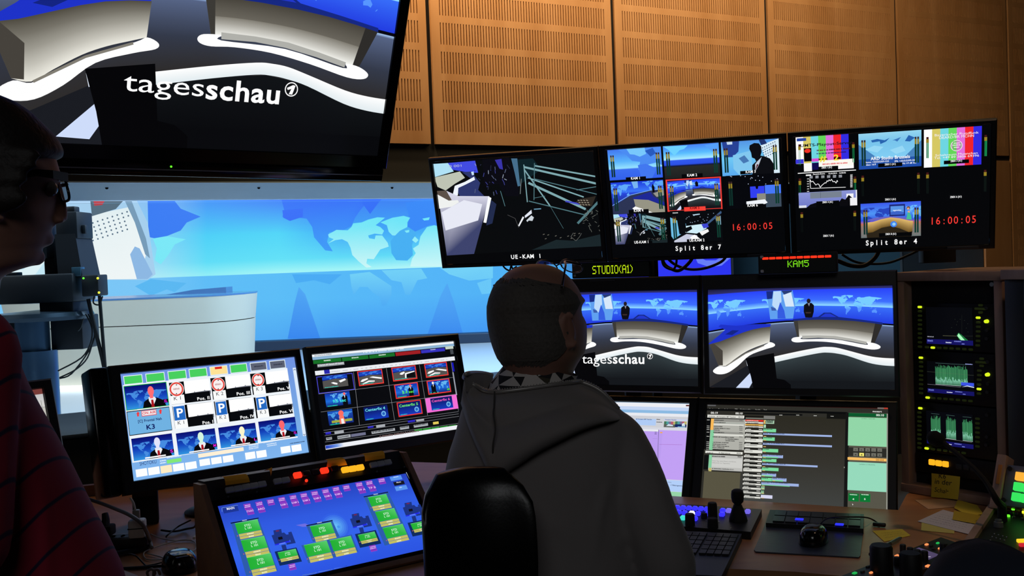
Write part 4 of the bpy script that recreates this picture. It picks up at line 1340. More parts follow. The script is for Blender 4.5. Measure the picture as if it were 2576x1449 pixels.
def pic_uek(c, P):
    """overview camera: bright floor at left, dark lighting grid at right; P maps crop pixels"""
    L = lambda pts: [P(x, y) for x, y in pts]
    c.poly(L([(108, 245), (1730, 115), (1796, 1052), (252, 1146)]), (8, 10, 12))
    c.poly(L([(600, 200), (860, 180), (960, 430), (960, 560), (830, 560), (760, 440), (620, 460)]), (10, 10, 18))
    c.poly(L([(260, 235), (530, 212), (560, 330), (480, 330), (300, 300)]), (66, 76, 226))
    c.poly(L([(108, 245), (262, 235), (320, 318), (130, 375)]), (176, 226, 246))
    c.poly(L([(128, 378), (380, 318), (430, 380), (330, 440), (240, 505), (160, 470)]), (190, 196, 180))
    c.poly(L([(400, 325), (490, 318), (580, 430), (560, 500), (620, 560), (380, 560), (330, 470), (520, 410)]), (46, 56, 110))
    c.poly(L([(330, 460), (430, 420), (520, 370), (530, 400), (420, 455), (365, 480), (360, 555), (310, 550)]), (240, 246, 255))
    c.poly(L([(490, 322), (515, 318), (520, 350), (500, 356)]), (200, 226, 250))
    c.poly(L([(165, 540), (240, 505), (360, 560), (670, 562), (600, 830), (520, 1130), (252, 1146)]), lambda x, y: (214, 214, 232) if y < P(0, 760)[1] else (62, 68, 110))
    c.poly(L([(200, 720), (420, 600), (600, 640), (560, 800), (240, 900)]), (232, 234, 246))
    c.poly(L([(155, 510), (245, 505), (300, 600), (260, 610), (160, 545)]), (92, 80, 72))
    c.poly(L([(160, 545), (270, 605), (360, 600), (372, 622), (300, 665), (178, 685)]), (240, 242, 240))
    c.poly(L([(660, 562), (690, 580), (640, 825), (612, 820)]), (250, 252, 255))
    c.poly(L([(690, 600), (740, 640), (700, 830), (640, 850)]), (34, 44, 78))
    c.poly(L([(725, 205), (790, 195), (805, 300), (770, 290)]), (56, 52, 170))
    c.poly(L([(885, 190), (945, 190), (975, 460), (950, 465), (920, 330)]), (70, 110, 140))
    c.poly(L([(948, 200), (1100, 190), (1180, 300), (980, 440)]), (14, 34, 40))
    S1, S2 = (128, 170, 176), (80, 120, 128)
    for a, b, w, k in (((1015, 275), (1735, 440), 0.012, S1), ((1120, 262), (1730, 370), 0.009, S1), ((1050, 380), (1600, 570), 0.008, S1), ((1055, 430), (1620, 690), 0.014, S1), ((1110, 390), (1740, 545), 0.005, S2), ((1015, 300), (1270, 660), 0.008, S1), ((1060, 610), (1610, 745), 0.006, S2), ((1270, 660), (1400, 880), 0.002, S2), ((1010, 250), (1045, 620), 0.006, S1), ((1115, 235), (1110, 600), 0.005, S2), ((1540, 830), (1760, 600), 0.014, S2), ((1530, 500), (1740, 465), 0.005, S2), ((1110, 690), (1180, 685), 0.006, (110, 160, 190)), ((985, 390), (975, 540), 0.004, (120, 130, 130)), ((780, 510), (825, 660), 0.004, S2), ((1220, 560), (1110, 580), 0.003, S2)):
        c.line([P(*a), P(*b)], w, k)
    c.line([P(1420, 610), P(1560, 640)], 0.01, (70, 76, 200))
    c.poly(L([(1520, 620), (1560, 590), (1720, 560), (1680, 660), (1600, 660)]), (46, 40, 34))
    for i in range(4):
        for j in range(3):
            c.line([P(1540 + 28 * i + 10 * j, 600 + 22 * j), P(1558 + 28 * i + 10 * j, 604 + 22 * j)], 0.004, (170, 160, 140))
    c.poly(L([(955, 850), (1000, 760), (1015, 770), (965, 860)]), (236, 238, 244))
    c.poly(L([(1018, 755), (1085, 695), (1090, 730), (1025, 775)]), (228, 232, 244))
    c.poly(L([(1035, 800), (1085, 750), (1110, 770), (1095, 805), (1060, 800), (1045, 815)]), (206, 214, 222))
    c.line([P(850, 745), P(925, 780), P(960, 870)], 0.002, (90, 90, 90))
    c.poly(L([(1090, 1090), (1330, 990), (1500, 1000), (1790, 930), (1792, 1052)]), (26, 38, 42))
    rnd = random.Random(4)
    for i in range(26):
        x, y = rnd.uniform(1600, 1770), rnd.uniform(700, 900)
        c.line([P(x, y), P(x + rnd.uniform(-40, 40), y + rnd.uniform(-40, 40))], 0.002, (120, 124, 116))
    for i in range(26):
        x, y = rnd.uniform(520, 860), rnd.uniform(230, 520)
        c.line([P(x, y), P(x + rnd.uniform(-12, 30), y + rnd.uniform(5, 40))], 0.004, rnd.choice([(90, 100, 130), (40, 46, 70), (150, 160, 180), (60, 64, 140)]))
    for i in range(10):
        x, y = rnd.uniform(1150, 1560), rnd.uniform(930, 1010)
        c.line([P(x, y), P(x + 16, y - 6)], 0.004, (110, 108, 100))
    c.line([P(1500, 920 + 0), P(1475, 960), P(1525, 1000), P(1560, 960), P(1580, 925)], 0.003, (90, 92, 90))
pic_uek(cv, lambda x, y: (x, y))
cv.text('0 001', (275, 278), (410, 262), 22, (190, 196, 214))
cv.text('UE-KAM 1', (885, 1178), (1190, 1158), 38, (255, 255, 255), True, mono=0.75)
cv.mesh('screen', mC)

f, W, H, mD = rowmon(1, 'middle hanging monitor with nine camera tiles captioned Split 8er 7')
cv = display(f, W, H, 1500, 320, 4.14)
base_fill(cv)
SKY = [(0, (66, 120, 240)), (0.4, (90, 180, 252)), (0.62, (150, 225, 255)), (0.66, (60, 110, 240)), (1, (50, 96, 236))]
def label(t, p, q, pl, ql, c=(250, 250, 250), bg=(5, 6, 8), h=26):
    if pl: cv.rect(pl, ql, bg)
    cv.text(t, p, q, h, c, True)
t = cv.sub((115, 240), (694, 522)); t.grad((0, 0), (1, 1), SKY, 10)
t.poly([(0.2, 0), (1, 0), (1, 0.6), (0.9, 0.5), (0.75, 0.55), (0.7, 0.75), (0.55, 0.7), (0.6, 0.45), (0.45, 0.4), (0.35, 0.2)], (76, 140, 242)); t.poly([(0.36, 0), (0.7, 0), (0.72, 0.2), (0.6, 0.28), (0.5, 0.2), (0.42, 0.18)], (120, 200, 252)); t.poly([(0.7, 0.1), (0.85, 0.02), (0.9, 0.2), (0.8, 0.3)], (40, 90, 190)); t.poly([(0.55, 0.55), (0.7, 0.52), (0.9, 0.7), (0.8, 1), (0.6, 1)], (66, 120, 240)); meters(t)
t = cv.sub((693, 200), (1292, 505)); t.grad((0, 0), (1, 1), [(0, (70, 130, 246)), (0.25, (90, 190, 255)), (0.42, (170, 235, 255)), (0.45, (50, 90, 240)), (0.58, (44, 80, 230)), (0.62, (14, 20, 60)), (0.66, (40, 42, 40)), (1, (30, 32, 32))], 12)
t.poly([(0.0, 0), (0.45, 0.02), (0.38, 0.12), (0.3, 0.15), (0.2, 0.3), (0.1, 0.12)], (110, 210, 255)); t.poly([(0.75, 0.05), (1, 0), (1, 0.35), (0.88, 0.25)], (86, 160, 250)); meters(t)
t = cv.sub((1297, 158), (1912, 475)); t.grad((0, 0), (1, 1), [(0, (84, 150, 230)), (0.5, (110, 200, 245)), (1, (90, 170, 240))], 6)
t.poly([(0.02, 0), (0.32, 0), (0.3, 0.3), (0.2, 0.45), (0.05, 0.45)], (40, 66, 150)); t.poly([(0.1, 0), (0.2, 0), (0.2, 0.08), (0.11, 0.08)], (200, 220, 240)); t.poly([(0.2, 0.4), (0.5, 0.3), (0.55, 0.9), (0.3, 1), (0.2, 0.8)], (130, 200, 240)); t.poly([(0.3, 0.5), (0.4, 0.42), (0.48, 0.6), (0.38, 0.66)], (70, 120, 180))
t.poly([(0.68, 0.16), (1, 0.0), (1, 1), (0.85, 1), (0.75, 0.5)], (216, 236, 248)); t.poly([(0.66, 0), (0.76, 0), (0.8, 0.12), (0.7, 0.16)], (30, 50, 110))
for i in range(7):
    for j in range(5): t.ell((0.72 + 0.036 * i + 0.006 * j, 0.24 + 0.07 * j - 0.025 * i), 0.0032, (40, 60, 100), 6)
meters(t)
t = t.child(t.m, t.clip)
t.poly([(0.49, 0.24), (0.5, 0.14), (0.58, 0.08), (0.66, 0.1), (0.7, 0.2), (0.7, 0.36), (0.68, 0.46), (0.74, 0.48), (0.84, 0.56), (0.9, 0.72), (0.9, 1.1), (0.52, 1.1), (0.53, 0.72), (0.6, 0.62), (0.58, 0.54), (0.53, 0.5), (0.52, 0.36)], (12, 13, 18)); t.poly([(0.62, 0.62), (0.7, 0.5), (0.64, 0.74), (0.58, 0.9), (0.58, 0.7)], (190, 200, 214)); t.poly([(0.61, 0.7), (0.64, 0.72), (0.58, 0.88)], (90, 40, 50))
t = cv.sub((150, 578), (718, 880)); t.grad((0, 0), (1, 1), [(0, (30, 60, 220)), (0.3, (60, 120, 250)), (0.36, (40, 70, 220)), (1, (30, 34, 60))], 8); worldmap(t, -0.1, 0.05, 0.4, 0.5, (96, 170, 250)); worldmap(t, 0.6, 0.0, 1.1, 0.36, (96, 170, 250))
t.poly([(0, 0.75), (0.4, 0.4), (0.75, 0.3), (1, 0.3), (1, 1), (0, 1)], (44, 52, 84)); t.line([(0, 0.72), (0.35, 0.42), (0.75, 0.3), (1, 0.28)], 0.004, (120, 170, 240)); t.poly([(0.4, 0.5), (0.75, 0.35), (0.8, 0.5), (1.0, 0.7), (1, 0.8), (0.7, 0.6), (0.42, 0.55)], (30, 40, 150)); t.poly([(0.42, 0.55), (0.7, 0.6), (1, 0.82), (1, 1), (0.7, 1), (0.45, 0.85)], (150, 148, 132)); t.poly([(0.38, 0.84), (0.44, 0.78), (0.7, 0.95), (0.76, 1), (0.5, 1)], (250, 250, 250)); t.poly([(0.8, 0.4), (1, 0.3), (1, 0.48), (0.86, 0.52)], (150, 150, 140)); t.poly([(0.78, 0.2), (0.8, 0.1), (0.83, 0.2), (0.83, 0.36), (0.79, 0.38)], (8, 8, 14)); t.poly([(0.4, 0), (0.52, 0), (0.52, 0.2), (0.44, 0.22)], (120, 180, 240)); meters(t)
cv.rect((722, 545), (1316, 850), (240, 60, 52))
t = cv.sub((738, 556), (1302, 838)); studio_pic(t, True); t.poly([(0.53, 0.12), (0.56, 0.06), (0.59, 0.12), (0.59, 0.24), (0.54, 0.24)], (12, 12, 18)); meters(t)
t = cv.sub((1348, 505), (1930, 822)); t.rect((0, 0), (1, 1), (6, 7, 12))
rnd = random.Random(2)
for i in range(16): t.rect((lambda a, b: (a, b))(*(q := (rnd.uniform(0.05, 0.98), rnd.uniform(0, 0.3)))), (q[0] + 0.014, q[1] + 0.02), (200, 214, 240))
t.rect((0.44, 0.36), (0.7, 0.7), (50, 64, 240)); t.rect((0.71, 0.34), (1, 0.6), (70, 120, 250)); t.rect((0.56, 0.58), (0.72, 0.8), (140, 140, 130)); t.rect((0.72, 0.6), (1, 1), (60, 76, 92)); t.poly([(0.36, 0.8), (0.7, 0.76), (0.75, 0.86), (0.7, 0.9), (0.36, 0.88)], (240, 244, 250)); t.poly([(0.53, 0.3), (0.6, 0.3), (0.58, 0.44), (0.55, 0.44)], (6, 6, 10)); meters(t)
t = cv.sub((180, 906), (746, 1196))
GU = homog([(108, 245), (1730, 115), (1796, 1052), (252, 1146)])
pic_uek(t, lambda x, y: GU(x, y)); meters(t)
t = cv.sub((768, 868), (1322, 1172)); t.rect((0, 0), (1, 1), (8, 10, 14)); t.poly([(0, 0.2), (0.12, 0.3), (0.3, 0.42), (0.3, 0.65), (0.04, 0.9), (0, 0.8)], (110, 190, 230)); t.poly([(0.28, 0.5), (0.65, 0.45), (0.7, 0.6), (0.5, 0.75), (0.28, 0.7)], (210, 240, 250)); t.poly([(0.05, 0.95), (0.3, 0.75), (0.5, 0.8), (0.55, 1), (0.05, 1)], (200, 204, 224)); t.poly([(0.6, 0.46), (0.72, 0.44), (0.74, 0.56), (0.64, 0.6)], (60, 70, 210)); t.poly([(0.12, 0.1), (0.28, 0.1), (0.3, 0.6), (0.26, 0.78), (0.16, 0.74)], (8, 10, 14)); t.poly([(0.2, 0.6), (0.4, 0.5), (0.42, 0.6), (0.3, 0.7)], (10, 12, 16)); t.poly([(0.36, 0.86), (0.46, 0.78), (0.56, 0.92), (0.4, 0.92)], (252, 252, 252)); t.poly([(0.55, 0.7), (0.72, 0.62), (0.74, 0.7), (0.6, 0.82)], (244, 244, 244)); t.line([(0.72, 0.45), (1, 0.1)], 0.012, (60, 90, 130)); t.line([(0.45, 0.16), (0.58, 0.14)], 0.006, (190, 220, 240)); t.poly([(0.88, 0.3), (0.98, 0.22), (0.98, 0.5), (0.9, 0.5)], (120, 160, 180)); meters(t)
rnd = random.Random(9)
for i in range(18): q = (rnd.uniform(0.3, 0.9), rnd.uniform(0.1, 0.42)); t.rect(q, (q[0] + 0.016, q[1] + 0.02), (150, 170, 190))
for s_, p, q, pl, ql in (('KAM 1', (365, 541), (467, 537), (312, 518), (524, 548)), ('KAM 2', (948, 509), (1055, 503), (892, 486), (1112, 516)), ('KAM 3', (1556, 474), (1665, 470), (1500, 452), (1620, 480)), ('KAM 4', (396, 877), (497, 873), (342, 856), (552, 884)), ('KAM 6', (1575, 823), (1685, 818), (1520, 800), (1742, 828)), ('UE-KAM 1', (400, 1205), (554, 1200), (350, 1186), (590, 1214)), ('UE-KAM 2', (972, 1186), (1132, 1180), (946, 1160), (1170, 1196))):
    label(s_, p, q, pl, ql)
cv.rect((917, 828), (1142, 860), (244, 66, 56)); cv.text('KAM 5', (978, 848), (1080, 844), 24, (120, 10, 16), True)
cv.scribble((800, 892), (855, 888), 10, (230, 230, 230), 2, 3)
cv.text('16:00:05', (1405, 1070), (1846, 1056), 66, (255, 62, 54), False, mono=0.62)
cv.text('Split 8er 7', (822, 1280), (1310, 1252), 46, (255, 255, 255), True, mono=0.72)
cv.mesh('screen', mD)

f, W, H, mE = rowmon(2, 'rightmost hanging monitor with colour bars captioned Split 8er 4')
cv = display(f, W, H, 1980, 290, 3.813)
base_fill(cv)
BARS = [(255, 255, 255), (214, 200, 100), (110, 214, 226), (100, 214, 90), (226, 110, 220), (240, 36, 44), (50, 44, 226)]
t = cv.sub((82, 213), (594, 436)); bars_pic(t, BARS); t.rect((0.02, 0.04), (0.2, 0.15), (36, 66, 160))
t = cv.sub((82, 425), (640, 512)); t.rect((0, 0), (0.14, 0.34), (60, 56, 220)); t.rect((0.14, 0.34), (0.28, 1.0), (250, 250, 250)); t.rect((0.28, 0.34), (0.4, 0.9), (16, 10, 80)); t.rect((0.28, 0), (0.4, 0.25), (220, 80, 210)); t.rect((0.4, 0.2), (1, 0.75), (252, 250, 240)); t.rect((0.72, 0.7), (1, 0.95), (252, 250, 250)); t.rect((0.4, 0.02), (0.55, 0.18), (30, 30, 20)); t.rect((0.66, 0.0), (0.78, 0.16), (40, 10, 14))
cv.scribble((340, 476), (580, 462), 14, (230, 80, 90), 5, 14)
cv.rect((160, 318), (236, 440), (6, 6, 8)); cv.ell((196, 341), 0.0165, (240, 50, 36), 20, ry=0.0115)

cv.scribble((284, 344), (604, 324), 14, (90, 20, 30), 1, 16); cv.scribble((284, 374), (566, 358), 12, (40, 20, 90), 2, 14)
cv.text('#', (312, 442), (380, 436), 52, (240, 220, 60), True); cv.text('2', (446, 432), (500, 426), 52, (250, 226, 50), True)
t = cv.sub((684, 180), (1288, 486)); t.grad((0, 0), (1, 1), [(0, (150, 214, 240)), (0.25, (120, 196, 236)), (0.7, (130, 206, 244)), (0.72, (36, 86, 170)), (1, (30, 76, 170))], 10)
t.poly([(0, 0.3), (0.3, 0.7), (0, 0.72)], (70, 130, 190)); t.poly([(1, 0.28), (0.74, 0.7), (1, 0.72)], (70, 130, 190)); t.poly([(0.2, 0.2), (0.3, 0.17), (0.42, 0.22), (0.5, 0.16), (0.44, 0.26), (0.35, 0.32), (0.34, 0.24), (0.22, 0.26)], (40, 100, 176)); t.poly([(0.54, 0.24), (0.68, 0.16), (0.62, 0.28), (0.58, 0.24)], (60, 120, 190)); t.poly([(0.74, 0.28), (0.8, 0.12), (0.9, 0.2), (0.82, 0.3)], (40, 100, 176)); t.poly([(0.1, 0.45), (0.25, 0.35), (0.4, 0.4), (0.3, 0.55)], (150, 216, 246)); t.poly([(0.5, 0.5), (0.7, 0.4), (0.75, 0.55), (0.6, 0.62)], (150, 216, 246))
cv.text('ARD Studio Brussels', (803, 431), (1180, 416), 30, (250, 252, 255), True)
cv.text('Phone: +32/2/2359-223', (742, 460), (978, 448), 15, (240, 246, 255), True); cv.text('IFB: +32/2/2399-201', (1030, 448), (1238, 438), 15, (240, 246, 255), True); cv.text('Video: 16:9', (742, 484), (852, 479), 15, (240, 246, 255), True); cv.text('Hz /-9 dB left', (1105, 468), (1240, 460), 15, (240, 246, 255), True)
meters(cv.sub((684, 180), (1288, 486)))
t = cv.sub((1312, 139), (1862, 470)); bars_pic(t, BARS)
cv.text('Bayerischer Rundfunk', (1412, 202), (1836, 180), 22, (246, 240, 244)); cv.text('DEARD/BR MCHN', (1455, 228), (1795, 214), 24, (246, 240, 244))
cv.text('Schaltraum Muenchen', (1420, 394), (1830, 374), 20, (246, 240, 244)); cv.text('Tel. +49 89 3806 69396', (1410, 420), (1842, 402), 20, (246, 240, 244))
cv.ell((1625, 290), 0.0295, (250, 220, 240), 28); cv.ell((1625, 290), 0.026, (160, 160, 150), 28); cv.rect((1590, 250), (1622, 330), (100, 205, 90)); cv.rect((1626, 250), (1658, 328), (216, 110, 206))
cv.scribble((1598, 272), (1656, 268), 10, (250, 240, 246), 1, 4); cv.scribble((1585, 292), (1668, 288), 10, (250, 240, 246), 2, 5); cv.scribble((1600, 312), (1648, 308), 10, (250, 240, 246), 3, 3)
def mini_meter(x, y, h, lit=True):
    cv.rect((x - 10, y), (x - 1, y + h), (20, 110, 66) if lit else (12, 20, 18)); cv.rect((x + 2, y), (x + 12, y + h), (24, 140, 80) if lit else (12, 20, 18))
    cv.rect((x - 12, y - 2), (x + 14, y + h * 0.18), (150, 128, 36)); cv.rect((x - 10, y - h * 0.12), (x + 12, y - 2), (70, 26, 24))
for x, y, h, l in ((1345, 230, 180, True), (1903, 210, 180, True), (634, 280, 170, True), (118, 300, 176, True), (724, 600, 175, False), (1258, 572, 180, False), (1345, 570, 180, False), (1898, 545, 185, False), (140, 950, 170, False), (648, 935, 170, False), (122, 630, 200, True), (650, 610, 190, True)):
    mini_meter(x, y, h, l)
cv.text('UMTS-Playout-Server', (126, 304), (626, 280), 26, (20, 20, 30), True)
t = cv.sub((103, 552), (664, 736)); t.rect((0, 0.0), (1, 0.035), (250, 250, 250)); t.rect((0, 0.96), (1, 1.0), (250, 250, 250))
cv.line([(218, 612), (226, 700), (562, 688)], 0.0028, (250, 250, 250))
Z = [(218, 612), (232, 638), (246, 630), (262, 650), (276, 668), (292, 656), (304, 660), (318, 690), (336, 668), (352, 655), (364, 644), (372, 650), (384, 625), (392, 634), (404, 616), (414, 628), (426, 612), (440, 636), (456, 632), (470, 650), (480, 622), (486, 636)]
cv.line(Z, 0.0032, (250, 250, 250))
cv.text('Deutsche Boerse', (248, 570), (364, 566), 13, (250, 250, 250), True); cv.text('15.04.2014', (394, 564), (480, 560), 13, (250, 250, 250), True); cv.text('16:00:02', (496, 558), (564, 554), 12, (250, 250, 250), True)
cv.rect((180, 568), (230, 578), (250, 250, 250))
for i in range(6):
    for j in range(3): cv.scribble((216 + 56 * i, 586 + 9 * j - 2 * i), (246 + 56 * i, 584 + 9 * j - 2 * i), 6, (210, 214, 224), i * 3 + j, 3)
for j in range(6): cv.scribble((192, 612 + 24 * j), (212, 611 + 24 * j), 8, (230, 230, 230), j, 2)
for j in range(14): cv.scribble((606, 572 + 9 * j), (628, 571 + 9 * j), 6, (230, 230, 230), j, 2)
t = cv.sub((110, 742), (672, 860)); t.grad((0, 0), (1, 1), [(0, (140, 150, 214)), (1, (110, 120, 200))], 3); t.rect((0.2, 0.02), (0.74, 0.42), (120, 130, 146)); t.line([(0.38, 0.02), (0.38, 0.42)], 0.002, (90, 100, 116)); t.rect((0.82, 0.22), (0.94, 0.6), (246, 246, 250)); t.poly([(0.68, 0.8), (0.74, 0.5), (0.8, 0.6), (0.86, 0.3), (0.92, 0.5), (0.9, 1), (0.68, 1)], (10, 10, 14)); t.rect((0.88, 0.5), (1, 1), (240, 240, 244)); t.rect((0.3, 0.72), (0.7, 1), (5, 6, 8)); t.rect((0, 0.84), (0.13, 1), (220, 224, 236)); t.poly([(0.13, 1), (0.2, 0.8), (0.3, 0.7), (0.3, 1)], (10, 10, 16)); t.rect((0.98, 0), (1, 1), (246, 246, 250))
t = cv.sub((704, 848), (1282, 1152)); t.grad((0, 0), (1, 1), [(0, (60, 90, 236)), (0.3, (80, 150, 246)), (0.5, (50, 80, 226)), (0.6, (190, 110, 90)), (0.66, (150, 120, 110)), (1, (110, 120, 120))], 10)
worldmap(t, -0.1, 0.12, 0.7, 0.6, (40, 70, 190)); worldmap(t, 0.75, 0.1, 1.2, 0.5, (110, 190, 250)); t.rect((0.48, 0.06), (0.74, 0.4), (30, 40, 120)); t.rect((0.5, 0.11), (0.72, 0.36), (90, 150, 230)); t.poly([(0.5, 0.28), (0.6, 0.24), (0.72, 0.3), (0.72, 0.36), (0.5, 0.36)], (60, 100, 200)); t.text('tagesschau', (0.54, 0.25), (0.68, 0.25), 0.04, (240, 246, 255), True)
t.poly([(0.05, 0.5), (0.25, 0.42), (0.5, 0.4), (0.8, 0.46), (0.85, 0.54), (0.5, 0.5)], (110, 100, 190))
t.ribbon([(0.08, 0.55), (0.2, 0.54), (0.35, 0.47), (0.5, 0.43), (0.65, 0.47), (0.8, 0.54), (0.87, 0.56)], [(0.09, 0.86), (0.2, 0.84), (0.35, 0.72), (0.5, 0.68), (0.65, 0.76), (0.8, 0.88), (0.86, 0.86)], (226, 186, 110), (110, 84, 40), 4)
t.poly([(0.09, 0.86), (0.2, 0.84), (0.35, 0.72), (0.5, 0.68), (0.65, 0.76), (0.8, 0.88), (0.86, 0.86), (0.84, 1), (0.1, 1)], (44, 36, 24)); t.ell((0.55, 0.63), 0.017, (60, 130, 240), 20); t.ell((0.555, 0.63), 0.009, (150, 210, 250), 14)
t.poly([(0.76, 0.5), (0.78, 0.34), (0.8, 0.28), (0.84, 0.4), (0.85, 0.52)], (70, 190, 150)); t.poly([(0.78, 0.3), (0.79, 0.26), (0.82, 0.26), (0.82, 0.32)], (230, 170, 130)); t.ell((0.795, 0.18), 0.0095, (120, 80, 60), 14); t.ell((0.792, 0.2), 0.006, (230, 170, 140), 12); meters(t)
for s_, p, q, pl, ql in (('ZBEX 1 (A1)', (330, 509), (432, 505), (300, 492), (490, 514)), ('ZBEX 2 (A1)', (935, 478), (1042, 474), (872, 462), (1104, 484)), ('ZBEX 3 (A1)', (1565, 446), (1678, 442), (1502, 434), (1742, 454)), ('ZBEX 4 (A1)', (338, 840), (440, 836), (280, 824), (500, 846)), ('ZBEX 5 (A1)', (938, 814), (1044, 811), None, None), ('ZBEX 6 (A1)', (1562, 790), (1674, 787), None, None), ('ZBEX 7 (A1)', (346, 1162), (450, 1158), None, None), ('ZBEX 8 (A1)', (942, 1145), (1047, 1141), (880, 1128), (1196, 1152))):
    label(s_, p, q, pl, ql, h=17)
cv.text('16:00:05', (1362, 1046), (1818, 1032), 68, (255, 62, 54), False, mono=0.62)
cv.text('Split 8er 4', (746, 1245), (1252, 1234), 46, (255, 255, 255), True, mono=0.72)
cv.mesh('screen', mE)

# ------------------------------------------------------------------ program and preview monitors
mF = monitor('monitor', 'preview monitor left of its pair, studio with tagesschau title, behind the seated man', FF, CWW, CHH, (0.012, 0.012, 0.045, 0.022), depth=0.06)
base_fill(fcv)
studio_pic(fcv.child(lambda x, y: (x, y), fcv.clip))
logo(fcv)
fcv.mesh('screen', mF)
GF = Frame(CAM + Vector((0.602614, 3.10036, -0.119641)), -0.389091, 0.080002)
mG = monitor('monitor', 'preview monitor showing studio without any title, left of the scope rack', GF, CWW, CHH, (0.018, 0.014, 0.045, 0.022), depth=0.06)
cv = Canvas(CWW, CHH, lambda u, v, d: GF.p(u * CWW, -d - 0.0006, -v * CHH))
cv.m = lambda x, y: (x, y)
base_fill(cv)
studio_pic(cv)
cv.mesh('screen', mG)
for fr_m, mm in ((FF, mF), (GF, mG)):
    g = MB(fr_m.M); g.box((CWW * 0.42, -0.0075, 0.036), (0.085, 0.003, 0.0035)); g.build('vent_slit', mat('plate_grey', '34353a', 0.4), mm)

# ------------------------------------------------------------------ lower monitors
IF = Frame(CAM + Vector((0.598291, 3.145724, -0.479298)), -0.417433, 0.467495)
mI = monitor('monitor', 'lower right monitor with olive rundown timeline and green fields', IF, CWW, CHH, (0.028, 0.026, 0.021, 0.03), depth=0.03)
cv = display(IF, CWW, CHH, 1500, 980, 3.09)
base_fill(cv, (46, 45, 40))
def c2(x, y): return ((270 + x / 10.304) * 3.09, (30 + y / 10.304) * 3.09)      # crop at (1770,1010) scale 10.304
def c3(x, y): return ((270 + x / 9.056) * 3.09, (150 + y / 9.056) * 3.09)       # crop at (1770,1130) scale 9.056
def c4(x, y): return ((580 + x / 5.178) * 3.09, (30 + y / 5.178) * 3.09)        # crop at (2080,1010) scale 5.178
cv.grad((866, 118), (2272, 132), [(0, (20, 16, 16)), (0.6, (26, 12, 12)), (1, (80, 30, 26))], 6, True)
cv.rect((866, 118), (930, 130), (90, 90, 92))
cv.rect((866, 132), (2268, 168), (40, 38, 32))
for s_, a, b in (('Rundown', (150, 208), (308, 212)), ('Show', (380, 212), (468, 214)), ('Studio setups', (540, 218), (768, 222)), ('ZSM', (805, 220), (878, 222)), ('Graphics profiles', (945, 224), (1226, 230)), ('Standby', (1340, 232), (1476, 236)), ('Tools', (1555, 236), (1642, 238))):
    cv.text(s_, c2(*a), c2(*b), 10, (210, 208, 200))
cv.rect(c2(90, 236), c4(782, 152), (10, 11, 12))
cv.text('00:19', c2(186, 320), c2(370, 324), 15, (246, 246, 240), True); cv.text('00:10', c2(826, 334), c2(1012, 338), 15, (246, 246, 240), True)
# olive work area
cv.rect(c3(20, 500), c3(872, 1420), (88, 84, 66))
cv.grad(c2(1050, 350), c4(272, 1400), [(0, (44, 42, 34)), (0.5, (52, 50, 44)), (1, (64, 66, 64))], 6)
cv.rect(c2(1045, 290), c2(2560, 372), (14, 15, 15)); cv.rect(c4(0, 160), c4(272, 232), (18, 18, 16))
for x in (1962, 2402): cv.scribble(c2(x, 362), c2(x + 80, 364), 5, (220, 220, 214), x, 3)
for x, y in ((1690, 206), (1822, 210)): cv.scribble((x, y), (x + 24, y), 5, (220, 220, 214), x, 3)
# left list
cv.rect(c2(60, 350), c2(1050, 1280), (12, 13, 14))
LG, MG, WG = (176, 176, 168), (146, 146, 140), (222, 222, 214)
cv.rect(c2(104, 342), c2(1052, 446), WG)
cv.text('15:59:54', c2(122, 404), c2(292, 406), 9, (60, 60, 60), True); cv.text('00 Vorspann MIT Faecher', c2(342, 410), c2(840, 418), 9, (50, 50, 50), True); cv.text('00:19', c2(902, 420), c2(1014, 422), 9, (50, 50, 50), True)
cv.rect(c2(198, 446), c2(1046, 1268), LG)
for a, b, k in (((255, 460), (1046, 540), MG), ((255, 542), (1044, 580), (166, 178, 170)), ((255, 578), (1042, 636), WG), ((240, 780), (1036, 852), MG), ((240, 840), (1034, 910), WG)): cv.rect(c2(*a), c2(*b), k)
cv.rect(c2(196, 446), c2(252, 740), (250, 186, 90)); cv.rect(c2(184, 742), c2(238, 1262), (132, 206, 158))
for k, (a, b, n, bo) in enumerate((((275, 496), (525, 500), 6, 1), ((265, 556), (570, 566), 8, 0), ((262, 660), (490, 664), 6, 1), ((255, 708), (690, 718), 10, 0), ((255, 752), (420, 756), 4, 1), ((250, 812), (540, 820), 7, 1), ((240, 930), (790, 944), 12, 1), ((565, 985), (910, 995), 8, 0), ((565, 1030), (810, 1036), 6, 0), ((235, 1070), (655, 1084), 10, 0), ((230, 1118), (590, 1128), 9, 1), ((230, 1164), (660, 1176), 10, 1), ((228, 1208), (540, 1218), 8, 1), ((226, 1254), (480, 1262), 7, 1))):
    cv.scribble(c2(*a), c2(*b), 8, (54, 54, 52), k, n * 1.6)
for k, y in enumerate((490, 646, 692, 738, 806, 916, 1060, 1106, 1152, 1200, 1246)): cv.scribble(c2(90 - k * 2, y), c2(160 - k * 2, y + 2), 6, (190, 190, 184), k, 3); cv.scribble(c2(930 - k, y + 16), c2(1015 - k, y + 18), 7, (90, 90, 88), k, 3)
cv.rect(c3(46, 36), c3(890, 128), (226, 226, 218)); cv.text('16:00:13', c3(66, 94), c3(218, 96), 9, (60, 60, 60), True); cv.text('01 Begruessung', c3(350, 100), c3(608, 106), 9, (50, 50, 50), True); cv.text('00:04', c3(756, 108), c3(852, 110), 9, (40, 40, 40), True)
cv.rect(c3(20, 134), c3(880, 506), (14, 15, 16)); cv.rect(c3(132, 128), c3(882, 514), (188, 188, 184)); cv.rect(c3(190, 200), c3(878, 440), (206, 206, 202)); cv.rect(c3(130, 128), c3(180, 430), (134, 206, 160)); cv.rect(c3(120, 430), c3(180, 508), (196, 186, 110))
